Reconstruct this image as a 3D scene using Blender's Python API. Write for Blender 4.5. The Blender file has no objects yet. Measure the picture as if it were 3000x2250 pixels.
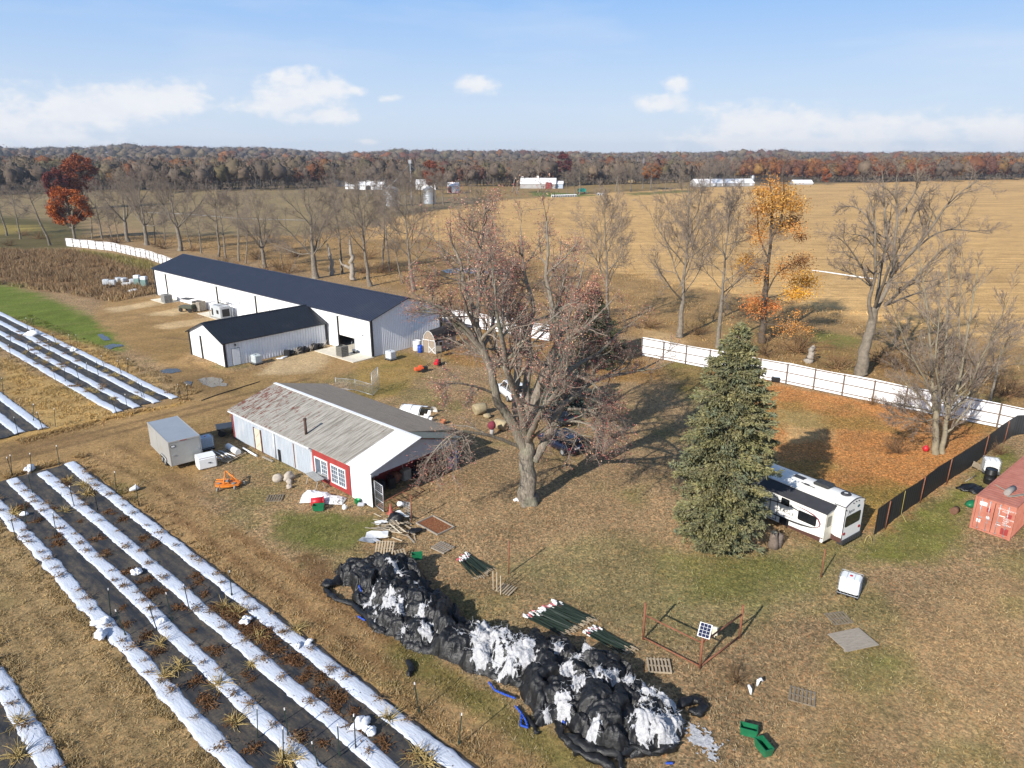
import bpy, math, random
import numpy as np
from mathutils import Vector, Matrix

# ---------------------------------------------------------------- camera, sky, sun
CAM_H = 25.0
FPX = 2081.0                       # focal length in photo pixels (3000 wide)
PITCH = math.atan((1125 - 452) / FPX)
SC = bpy.context.scene
COL = SC.collection
cam_d = bpy.data.cameras.new("camera")
cam_d.sensor_width = 36.0
cam_d.lens = 36.0 * FPX / 3000.0
cam_d.clip_start = 0.5
cam_d.clip_end = 20000.0
cam = bpy.data.objects.new("camera", cam_d)
COL.objects.link(cam)
cam.location = (0, 0, CAM_H)
cam.rotation_euler = (math.pi / 2 - PITCH, 0, 0)
SC.camera = cam

SUN_EL = math.radians(30.0)
SUN_AZ = math.radians(217.5)       # clockwise from +y, the sun stands behind the camera to the left
sd = bpy.data.lights.new("sun", 'SUN')
sd.energy = 5.0
sd.angle = math.radians(0.53)
sd.color = (1.0, 0.945, 0.86)
sun = bpy.data.objects.new("sun", sd)
COL.objects.link(sun)
sdir = Vector((math.sin(SUN_AZ) * math.cos(SUN_EL), math.cos(SUN_AZ) * math.cos(SUN_EL), math.sin(SUN_EL)))
sun.rotation_euler = sdir.to_track_quat('Z', 'Y').to_euler()
sun.location = (-30, -30, 60)

SC.view_settings.view_transform = 'Standard'
SC.view_settings.look = 'None'
SC.view_settings.exposure = 0.45
SC.view_settings.gamma = 1.0
SC.view_settings.use_curve_mapping = False


def lin(c):
    c = c / 255.0
    return c / 12.92 if c <= 0.04045 else ((c + 0.055) / 1.055) ** 2.4


def C(r, g, b):
    return (lin(r), lin(g), lin(b), 1.0)


def ray_dir(x, y):
    u = (x - 1500) / FPX
    v = (1125 - y) / FPX
    cp, sp = math.cos(PITCH), math.sin(PITCH)
    return np.array([u, cp + v * sp, -sp + v * cp])


def G(x, y, z=0.0):
    """ground point (world metres) seen at photo pixel x, y"""
    d = ray_dir(x, y)
    k = (z - CAM_H) / d[2]
    return Vector((d[0] * k, d[1] * k, z))


E1 = np.array([0.7475, -0.6642])
E2 = np.array([0.6642, 0.7475])
ROT = math.atan2(-0.6642, 0.7475)     # the farm's own grid: s along the rows, t across them


def ST(s, t, z=0.0):
    q = E1 * s + E2 * t
    return Vector((q[0], q[1], z))


def to_st(p):
    return (p[0] * E1[0] + p[1] * E1[1], p[0] * E2[0] + p[1] * E2[1])


# sky
W = bpy.data.worlds.new("World")
SC.world = W
W.use_nodes = True
nt = W.node_tree
nt.nodes.clear()
NW, LW = nt.nodes.new, nt.links.new


def wmath(op, a, b=None, clamp=False):
    n = NW('ShaderNodeMath')
    n.operation = op
    n.use_clamp = clamp
    for i, v in ((0, a), (1, b)):
        if v is None:
            continue
        if isinstance(v, (int, float)):
            n.inputs[i].default_value = v
        else:
            LW(v, n.inputs[i])
    return n.outputs[0]


sky = NW('ShaderNodeTexSky')
sky.sky_type = 'NISHITA'
sky.sun_disc = False
sky.sun_elevation = SUN_EL
sky.sun_rotation = SUN_AZ
sky.altitude = 250
sky.air_density = 1.0
sky.dust_density = 0.6
sky.ozone_density = 2.5
tc = NW('ShaderNodeTexCoord')
sepd = NW('ShaderNodeSeparateXYZ')
LW(tc.outputs['Generated'], sepd.inputs[0])
az = wmath('ARCTAN2', sepd.outputs[0], sepd.outputs[1])
el = wmath('ARCSINE', sepd.outputs[2])
comb = NW('ShaderNodeCombineXYZ')
LW(az, comb.inputs[0])
LW(el, comb.inputs[1])


def wnoise(scale, detail, rough, sx, sy, off=0.0):
    mp = NW('ShaderNodeMapping')
    mp.inputs['Scale'].default_value = (sx, sy, 1)
    mp.inputs['Location'].default_value = (off, off * 0.7, off * 0.3)
    LW(comb.outputs[0], mp.inputs['Vector'])
    n = NW('ShaderNodeTexNoise')
    n.inputs['Scale'].default_value = scale
    n.inputs['Detail'].default_value = detail
    n.inputs['Roughness'].default_value = rough
    LW(mp.outputs[0], n.inputs['Vector'])
    return n.outputs['Fac']


CLOUDS = [(20, 345, 130, 50), (200, 335, 130, 60), (330, 315, 130, 60), (430, 300, 120, 48), (515, 280, 100, 36),
          (60, 400, 260, 40), (860, 238, 80, 34), (940, 262, 80, 36), (850, 300, 130, 42), (960, 338, 120, 26),
          (1042, 265, 34, 14), (1140, 288, 34, 12), (1388, 252, 80, 24), (1990, 247, 50, 20), (1950, 305, 90, 24),
          (2180, 362, 100, 44), (2330, 368, 150, 50), (2520, 375, 170, 50), (2690, 385, 90, 42), (2330, 415, 360, 34),
          (2930, 388, 90, 44), (2000, 405, 55, 16), (1070, 415, 30, 10)]
acc = None
for (cx, cy, hw, hh) in CLOUDS:
    d = ray_dir(cx, cy)
    a0 = math.atan2(d[0], d[1])
    e0 = math.atan2(d[2], math.hypot(d[0], d[1]))
    wa = hw / FPX * 1.25
    we = hh / FPX * 1.2
    mp = NW('ShaderNodeMapping')
    mp.inputs['Location'].default_value = (-a0 / wa, -e0 / we, 0)
    mp.inputs['Scale'].default_value = (1 / wa, 1 / we, 0)
    LW(comb.outputs[0], mp.inputs['Vector'])
    ln = NW('ShaderNodeVectorMath')
    ln.operation = 'LENGTH'
    LW(mp.outputs[0], ln.inputs[0])
    m = wmath('SUBTRACT', 1.0, ln.outputs['Value'])
    acc = m if acc is None else wmath('SMOOTH_MAX', acc, m)
n1 = wnoise(28, 7, 0.62, 1.0, 1.7, 3.1)
n2 = wnoise(9, 3, 0.5, 1.0, 1.6, 8.0)
cm = wmath('ADD', acc, wmath('MULTIPLY', wmath('SUBTRACT', n1, 0.5), 2.1))
cm = wmath('ADD', cm, wmath('MULTIPLY', wmath('SUBTRACT', n2, 0.5), 0.9))
mr = NW('ShaderNodeMapRange')
mr.interpolation_type = 'SMOOTHSTEP'
mr.inputs['From Min'].default_value = -0.02
mr.inputs['From Max'].default_value = 0.80
LW(cm, mr.inputs['Value'])
wisp = wnoise(6, 5, 0.55, 0.6, 3.5, 1.0)
mr2 = NW('ShaderNodeMapRange')
mr2.inputs['From Min'].default_value = 0.5
mr2.inputs['From Max'].default_value = 0.85
mr2.inputs['To Max'].default_value = 0.28
LW(wisp, mr2.inputs['Value'])
cfac = wmath('MAXIMUM', wmath('MULTIPLY', mr.outputs[0], 0.86), mr2.outputs[0])
# only the part of the sky above the ground carries cloud
cfac = wmath('MULTIPLY', cfac, wmath('GREATER_THAN', el, 0.0))
skyc = NW('ShaderNodeMix')
skyc.data_type = 'RGBA'
hs = NW('ShaderNodeHueSaturation')
hs.inputs['Saturation'].default_value = 1.0
hs.inputs['Value'].default_value = 1.0
LW(sky.outputs[0], hs.inputs['Color'])
LW(cfac, skyc.inputs['Factor'])
# clear-day colour of the lowest 15 degrees of sky, pale at the horizon and bluer above
rmp = NW('ShaderNodeValToRGB')
cr = rmp.color_ramp
cr.elements[0].position = 0.0
cr.elements[0].color = (.418, .473, .557, 1)
cr.elements[1].position = 1.0
cr.elements[1].color = (.13, .28, .53, 1)
for pos, cc in ((.20, (.352, .437, .562, 1)), (.50, (.200, .340, .573, 1))):
    e_ = cr.elements.new(pos)
    e_.color = cc
LW(wmath('MULTIPLY', el, 1 / .36), rmp.inputs[0])
rs_ = NW('ShaderNodeVectorMath')
rs_.operation = 'SCALE'
LW(rmp.outputs[0], rs_.inputs[0])
rs_.inputs['Scale'].default_value = 10.0
low = NW('ShaderNodeMapRange')
low.interpolation_type = 'SMOOTHSTEP'
low.inputs['From Min'].default_value = .22
low.inputs['From Max'].default_value = .75
low.inputs['To Min'].default_value = .92
low.inputs['To Max'].default_value = 0.0
LW(el, low.inputs['Value'])
skb = NW('ShaderNodeMix')
skb.data_type = 'RGBA'
LW(low.outputs[0], skb.inputs['Factor'])
LW(hs.outputs[0], skb.inputs['A'])
LW(rs_.outputs[0], skb.inputs['B'])
LW(skb.outputs['Result'], skyc.inputs['A'])
cvar = NW('ShaderNodeMix')
cvar.data_type = 'RGBA'
LW(n1, cvar.inputs['Factor'])
cvar.inputs['A'].default_value = (4.9, 5.1, 5.6, 1)
cvar.inputs['B'].default_value = (6.3, 6.2, 6.1, 1)
LW(cvar.outputs['Result'], skyc.inputs['B'])
bg = NW('ShaderNodeBackground')
bg.inputs['Strength'].default_value = 0.12
LW(skyc.outputs['Result'], bg.inputs['Color'])
wo = NW('ShaderNodeOutputWorld')
LW(bg.outputs[0], wo.inputs['Surface'])

rng = np.random.default_rng(7)
random.seed(7)

# ---------------------------------------------------------------- noise in numpy
_tab = np.random.default_rng(3).random((256, 256))


def vnoise(x, y):
    xi = np.floor(x).astype(int)
    yi = np.floor(y).astype(int)
    fx = x - xi
    fy = y - yi
    fx = fx * fx * (3 - 2 * fx)
    fy = fy * fy * (3 - 2 * fy)
    a = _tab[xi & 255, yi & 255]
    b = _tab[(xi + 1) & 255, yi & 255]
    c = _tab[xi & 255, (yi + 1) & 255]
    d = _tab[(xi + 1) & 255, (yi + 1) & 255]
    return (a * (1 - fx) + b * fx) * (1 - fy) + (c * (1 - fx) + d * fx) * fy


def fbm(x, y, o=4, g=0.5):
    s = 0.0
    a = 1.0
    t = 0.0
    for k in range(o):
        s = s + a * vnoise(x * 2 ** k + 17.3 * k, y * 2 ** k + 9.1 * k)
        t += a
        a *= g
    return s / t


def smooth(a, b, x):
    t = np.clip((x - a) / (b - a), 0, 1)
    return t * t * (3 - 2 * t)


def in_poly(px, py, poly):
    poly = np.asarray(poly, float)
    c = np.zeros(px.shape, bool)
    n = len(poly)
    j = n - 1
    for i in range(n):
        xi, yi = poly[i]
        xj, yj = poly[j]
        if yi != yj:
            c ^= ((yi > py) != (yj > py)) & (px < (xj - xi) * (py - yi) / (yj - yi) + xi)
        j = i
    return c


# ---------------------------------------------------------------- materials
MATS = {}


class NT:
    """small node-tree helper"""

    def __init__(self, name):
        self.m = bpy.data.materials.new(name)
        self.m.use_nodes = True
        self.t = self.m.node_tree
        self.b = self.t.nodes['Principled BSDF']
        self.N = self.t.nodes.new
        self.L = self.t.links.new

    def coord(self, kind='Object'):
        n = self.N('ShaderNodeTexCoord')
        return n.outputs[kind]

    def mapping(self, v, scale=(1, 1, 1), rot=(0, 0, 0)):
        n = self.N('ShaderNodeMapping')
        n.inputs['Scale'].default_value = scale
        n.inputs['Rotation'].default_value = rot
        self.L(v, n.inputs['Vector'])
        return n.outputs[0]

    def noise(self, v, scale, detail=3, rough=0.55, dist=0.0):
        n = self.N('ShaderNodeTexNoise')
        n.inputs['Scale'].default_value = scale
        n.inputs['Detail'].default_value = detail
        n.inputs['Roughness'].default_value = rough
        n.inputs['Distortion'].default_value = dist
        self.L(v, n.inputs['Vector'])
        return n.outputs['Fac']

    def rng(self, f, a, b, c=0.0, d=1.0):
        n = self.N('ShaderNodeMapRange')
        for k, v in (('From Min', a), ('From Max', b), ('To Min', c), ('To Max', d)):
            n.inputs[k].default_value = v
        self.L(f, n.inputs['Value'])
        return n.outputs[0]

    def mix(self, f, a, b, mode='MIX'):
        n = self.N('ShaderNodeMix')
        n.data_type = 'RGBA'
        n.blend_type = mode
        for k, v in (('Factor', f), ('A', a), ('B', b)):
            if isinstance(v, (int, float)):
                n.inputs[k].default_value = v if k == 'Factor' else (v, v, v, 1)
            elif isinstance(v, tuple):
                n.inputs[k].default_value = v
            else:
                self.L(v, n.inputs[k])
        return n.outputs['Result']

    def math(self, op, a, b=None):
        n = self.N('ShaderNodeMath')
        n.operation = op
        for i, v in ((0, a), (1, b)):
            if v is None:
                continue
            if isinstance(v, (int, float)):
                n.inputs[i].default_value = v
            else:
                self.L(v, n.inputs[i])
        return n.outputs[0]

    def bump(self, f, strength=0.3, dist=0.02):
        n = self.N('ShaderNodeBump')
        n.inputs['Strength'].default_value = strength
        n.inputs['Distance'].default_value = dist
        self.L(f, n.inputs['Height'])
        self.L(n.outputs[0], self.b.inputs['Normal'])

    def attr(self, name):
        n = self.N('ShaderNodeAttribute')
        n.attribute_name = name
        return n

    def out(self, colour, rough=0.7, metal=0.0, spec=0.4):
        if isinstance(colour, tuple):
            self.b.inputs['Base Color'].default_value = colour
        else:
            self.L(colour, self.b.inputs['Base Color'])
        if isinstance(rough, (int, float)):
            self.b.inputs['Roughness'].default_value = rough
        else:
            self.L(rough, self.b.inputs['Roughness'])
        self.b.inputs['Metallic'].default_value = metal
        self.b.inputs['Specular IOR Level'].default_value = spec
        return self.m


def PM(name, col, rough=0.7, var=0.18, scale=3.0, metal=0.0, bump=0.0, bscale=30.0, dirt=None, dscale=1.5, dmin=0.55, dmax=0.75, spec=0.4, stretch=(1, 1, 1)):
    """plain procedural material: a base colour broken up by noise, optionally stained"""
    if name in MATS:
        return MATS[name]
    n = NT(name)
    v = n.mapping(n.coord(), stretch)
    f = n.noise(v, scale, 5, 0.6)
    dark = tuple(c * (1 - var) for c in col[:3]) + (1,)
    lite = tuple(min(1, c * (1 + var)) for c in col[:3]) + (1,)
    c = n.mix(n.rng(f, 0.3, 0.7), dark, lite)
    if dirt:
        g = n.noise(v, dscale, 6, 0.65)
        c = n.mix(n.rng(g, dmin, dmax), c, dirt)
    if bump:
        n.bump(n.noise(v, bscale, 4), bump)
    MATS[name] = n.out(c, rough, metal, spec)
    return MATS[name]


def AM(name, rough=0.8, spec=0.2, var=0.25, scale=2.0, trans=0.0):
    """material coloured by the mesh's own colour attribute (leaf by leaf, blade by blade)"""
    if name in MATS:
        return MATS[name]
    n = NT(name)
    a = n.attr('Col')
    f = n.noise(n.coord(), scale, 3)
    c = n.mix(1.0, a.outputs['Color'], n.mix(f, 1 - var, 1 + var), 'MULTIPLY')
    MATS[name] = n.out(c, rough, 0, spec)
    return MATS[name]


# ---------------------------------------------------------------- objects
def link(name, me, mats=(), parent=None, loc=None, rotz=0.0):
    for m in mats:
        me.materials.append(m)
    o = bpy.data.objects.new(name, me)
    COL.objects.link(o)
    if parent is not None:
        o.parent = parent
    if loc is not None:
        o.location = loc
    if rotz:
        o.rotation_euler = (0, 0, rotz)
    return o


def tag(o, label, cat, group=None):
    o['label'] = label
    o['category'] = cat
    if group:
        o['group'] = group
    return o


def thing(name, label, cat, loc=(0, 0, 0), rotz=0.0, group=None):
    o = bpy.data.objects.new(name, None)
    o.empty_display_size = 0.3
    COL.objects.link(o)
    o.location = loc
    o.rotation_euler = (0, 0, rotz)
    return tag(o, label, cat, group)


def kind(o, k):
    o['kind'] = k
    return o


def dup(root, loc, rotz=0.0, label=None, scale=None, name=None):
    """copy of a thing with copies of its parts and sub-parts (mesh data shared)"""
    r = root.copy()
    COL.objects.link(r)
    r.location = loc
    r.rotation_euler = (0, 0, rotz)
    if scale is not None:
        r.scale = scale if isinstance(scale, (tuple, list)) else (scale, scale, scale)
    if label:
        r['label'] = label
    for ch in list(root.children):
        c = ch.copy()
        COL.objects.link(c)
        c.parent = r
        for g in list(ch.children):
            d = g.copy()
            COL.objects.link(d)
            d.parent = c
    return r


def npmesh(name, V, faces, mi=None, smooth=False, col=None):
    """mesh from numpy arrays; faces is a list of (n,k) index arrays"""
    me = bpy.data.meshes.new(name)
    V = np.ascontiguousarray(V, dtype=np.float32)
    me.vertices.add(len(V))
    me.vertices.foreach_set('co', V.ravel())
    idx = np.concatenate([f.ravel() for f in faces]).astype(np.int32)
    tot = np.concatenate([np.full(len(f), f.shape[1], np.int32) for f in faces])
    start = np.concatenate([[0], np.cumsum(tot)[:-1]]).astype(np.int32)
    me.loops.add(len(idx))
    me.loops.foreach_set('vertex_index', idx)
    me.polygons.add(len(tot))
    me.polygons.foreach_set('loop_start', start)
    me.polygons.foreach_set('loop_total', tot)
    if mi is not None:
        me.polygons.foreach_set('material_index', np.asarray(mi, np.int32))
    if smooth is not False:
        me.polygons.foreach_set('use_smooth', np.full(len(tot), True) if smooth is True else np.asarray(smooth, bool))
    if col is not None:
        ca = me.color_attributes.new('Col', 'FLOAT_COLOR', 'POINT')
        c4 = np.ones((len(V), 4), np.float32)
        c4[:, :3] = col
        ca.data.foreach_set('color', c4.ravel())
    me.update(calc_edges=True)
    return me


def rotm(rx=0, ry=0, rz=0):
    return np.array(Matrix.Rotation(rz, 3, 'Z') @ Matrix.Rotation(ry, 3, 'Y') @ Matrix.Rotation(rx, 3, 'X'))


class MB:
    """collects simple shapes and links them as ONE mesh"""

    def __init__(self):
        self.v = []
        self.f = []
        self.m = []
        self.s = []

    def add(self, verts, faces, m=0, smooth=False):
        o = len(self.v)
        self.v += [tuple(map(float, p)) for p in verts]
        for f in faces:
            self.f.append([i + o for i in f])
            self.m.append(m)
            self.s.append(smooth)
        return self

    def box(self, c, d, R=None, m=0):
        h = np.array(d, float) / 2
        P = np.array([[x, y, z] for z in (-1, 1) for y in (-1, 1) for x in (-1, 1)], float) * h
        if R is not None:
            P = P @ np.asarray(R).T
        P = P + np.array(c, float)
        return self.add(P, [(0, 2, 3, 1), (4, 5, 7, 6), (0, 1, 5, 4), (2, 6, 7, 3), (0, 4, 6, 2), (1, 3, 7, 5)], m)

    def bx(self, x0, x1, y0, y1, z0, z1, m=0):
        return self.box(((x0 + x1) / 2, (y0 + y1) / 2, (z0 + z1) / 2), (x1 - x0, y1 - y0, z1 - z0), None, m)

    def cbox(self, c, d, r=0.03, R=None, m=0):
        """box with chamfered edges"""
        h = np.array(d, float) / 2
        P = []
        idx = {}
        for sx in (-1, 1):
            for sy in (-1, 1):
                for sz in (-1, 1):
                    s = np.array([sx, sy, sz])
                    for a in range(3):
                        q = s * (h - r)
                        q[a] = s[a] * h[a]
                        idx[(sx, sy, sz, a)] = len(P)
                        P.append(q)
        F = []
        for a in range(3):
            b, c2 = [(1, 2), (2, 0), (0, 1)][a]
            for s in (-1, 1):
                ring = []
                for (p, q) in ((-1, -1), (1, -1), (1, 1), (-1, 1)):
                    k = [0, 0, 0]
                    k[a], k[b], k[c2] = s, p, q
                    ring.append(idx[(k[0], k[1], k[2], a)])
                F.append(ring if s > 0 else ring[::-1])
        for a in range(3):      # edge chamfers, edges parallel to axis a
            b, c2 = [(1, 2), (2, 0), (0, 1)][a]
            for p in (-1, 1):
                for q in (-1, 1):
                    k0 = [0, 0, 0]
                    k1 = [0, 0, 0]
                    k0[a], k0[b], k0[c2] = -1, p, q
                    k1[a], k1[b], k1[c2] = 1, p, q
                    f = [idx[(*k0, b)], idx[(*k1, b)], idx[(*k1, c2)], idx[(*k0, c2)]]
                    F.append(f if p * q < 0 else f[::-1])
        for sx in (-1, 1):
            for sy in (-1, 1):
                for sz in (-1, 1):
                    f = [idx[(sx, sy, sz, a)] for a in range(3)]
                    F.append(f if sx * sy * sz > 0 else f[::-1])
        P = np.array(P)
        if R is not None:
            P = P @ np.asarray(R).T
        return self.add(P + np.array(c, float), F, m)

    def prism(self, poly, a, b, axis='y', m=0):
        """polygon in the plane across an axis, extruded from a to b"""
        def mk(p, t):
            if axis == 'y':
                return (p[0], t, p[1])
            if axis == 'x':
                return (t, p[0], p[1])
            return (p[0], p[1], t)
        n = len(poly)
        P = [mk(p, a) for p in poly] + [mk(p, b) for p in poly]
        F = [tuple(range(n))[::-1], tuple(range(n, 2 * n))]
        for i in range(n):
            j = (i + 1) % n
            F.append((i, j, n + j, n + i))
        return self.add(P, F, m)

    def tube(self, pts, r, k=6, m=0, cap=True, smooth=True):
        pts = np.array(pts, float)
        n = len(pts)
        r = np.broadcast_to(np.array(r, float), (n,))
        T = np.gradient(pts, axis=0)
        T /= np.linalg.norm(T, axis=1)[:, None] + 1e-9
        mean = T.mean(0)
        ref = np.eye(3)[np.argmin(np.abs(mean))]
        U = np.cross(T, ref)
        U /= np.linalg.norm(U, axis=1)[:, None] + 1e-9
        Vv = np.cross(T, U)
        a = np.arange(k) / k * 2 * np.pi
        P = pts[:, None] + r[:, None, None] * (np.cos(a)[None, :, None] * U[:, None] + np.sin(a)[None, :, None] * Vv[:, None])
        F = []
        for i in range(n - 1):
            for j in range(k):
                q = (j + 1) % k
                F.append((i * k + j, i * k + q, (i + 1) * k + q, (i + 1) * k + j))
        o = len(self.v)
        self.add(P.reshape(-1, 3), F, m, smooth)
        if cap:
            self.f.append([o + j for j in range(k)][::-1])
            self.f.append([o + (n - 1) * k + j for j in range(k)])
            self.m += [m, m]
            self.s += [False, False]
        return self

    def cyl(self, p0, p1, r, k=10, r2=None, m=0, cap=True):
        return self.tube([p0, p1], [r, r if r2 is None else r2], k, m, cap)

    def lathe(self, prof, c=(0, 0, 0), k=14, m=0, smooth=True):
        P = []
        for (r, z) in prof:
            for j in range(k):
                a = j / k * 2 * math.pi
                P.append((c[0] + r * math.cos(a), c[1] + r * math.sin(a), c[2] + z))
        F = []
        for i in range(len(prof) - 1):
            for j in range(k):
                q = (j + 1) % k
                F.append((i * k + j, i * k + q, (i + 1) * k + q, (i + 1) * k + j))
        F.append(tuple(range(k))[::-1])
        F.append(tuple((len(prof) - 1) * k + j for j in range(k)))
        return self.add(P, F, m, smooth)

    def blob(self, c, d, seed=0, amp=0.15, nu=16, nv=10, m=0, smooth=True, freq=2.0):
        P = []
        F = []
        for i in range(nv + 1):
            th = math.pi * i / nv
            for j in range(nu):
                ph = 2 * math.pi * j / nu
                x, y, z = math.sin(th) * math.cos(ph), math.sin(th) * math.sin(ph), math.cos(th)
                k = 1 + amp * (2 * float(fbm(np.array(x * freq + seed * 3.7 + z), np.array(y * freq + z * freq + seed), 3)) - 1) * 2
                P.append((c[0] + d[0] * x * k, c[1] + d[1] * y * k, c[2] + d[2] * z * k))
        for i in range(nv):
            for j in range(nu):
                q = (j + 1) % nu
                F.append((i * nu + j, (i + 1) * nu + j, (i + 1) * nu + q, i * nu + q))
        return self.add(P, F, m, smooth)

    def quad(self, a, b, c, d, m=0):
        return self.add([a, b, c, d], [(0, 1, 2, 3)], m)

    def build(self, name, mats, parent=None, loc=None, rotz=0.0):
        me = bpy.data.meshes.new(name)
        me.from_pydata(self.v, [], self.f)
        me.polygons.foreach_set('material_index', self.m)
        me.polygons.foreach_set('use_smooth', self.s)
        me.update()
        if not isinstance(mats, (list, tuple)):
            mats = [mats]
        return link(name, me, mats, parent, loc, rotz)


def text_mesh(name, body, size, mat, parent, loc, rot, depth=0.004, align='LEFT', sx=1.0):
    cu = bpy.data.curves.new(name, 'FONT')
    cu.body = body
    cu.size = size
    cu.extrude = depth
    cu.align_x = align
    tmp = bpy.data.objects.new(name, cu)
    COL.objects.link(tmp)
    dg = bpy.context.evaluated_depsgraph_get()
    me = bpy.data.meshes.new_from_object(tmp.evaluated_get(dg))
    bpy.data.objects.remove(tmp)
    o = link(name, me, [mat], parent)
    o.location = loc
    o.rotation_euler = rot
    o.scale = (sx, 1, 1)
    return o

# ---------------------------------------------------------------- ground colours, zone by zone (photo-pixel outlines laid on the ground plane)
def W2(poly):
    return np.array([G(x, y)[:2] for x, y in poly])


def SP(poly):
    return np.array([ST(s, t)[:2] for s, t in poly])


GK = 0.92
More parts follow.
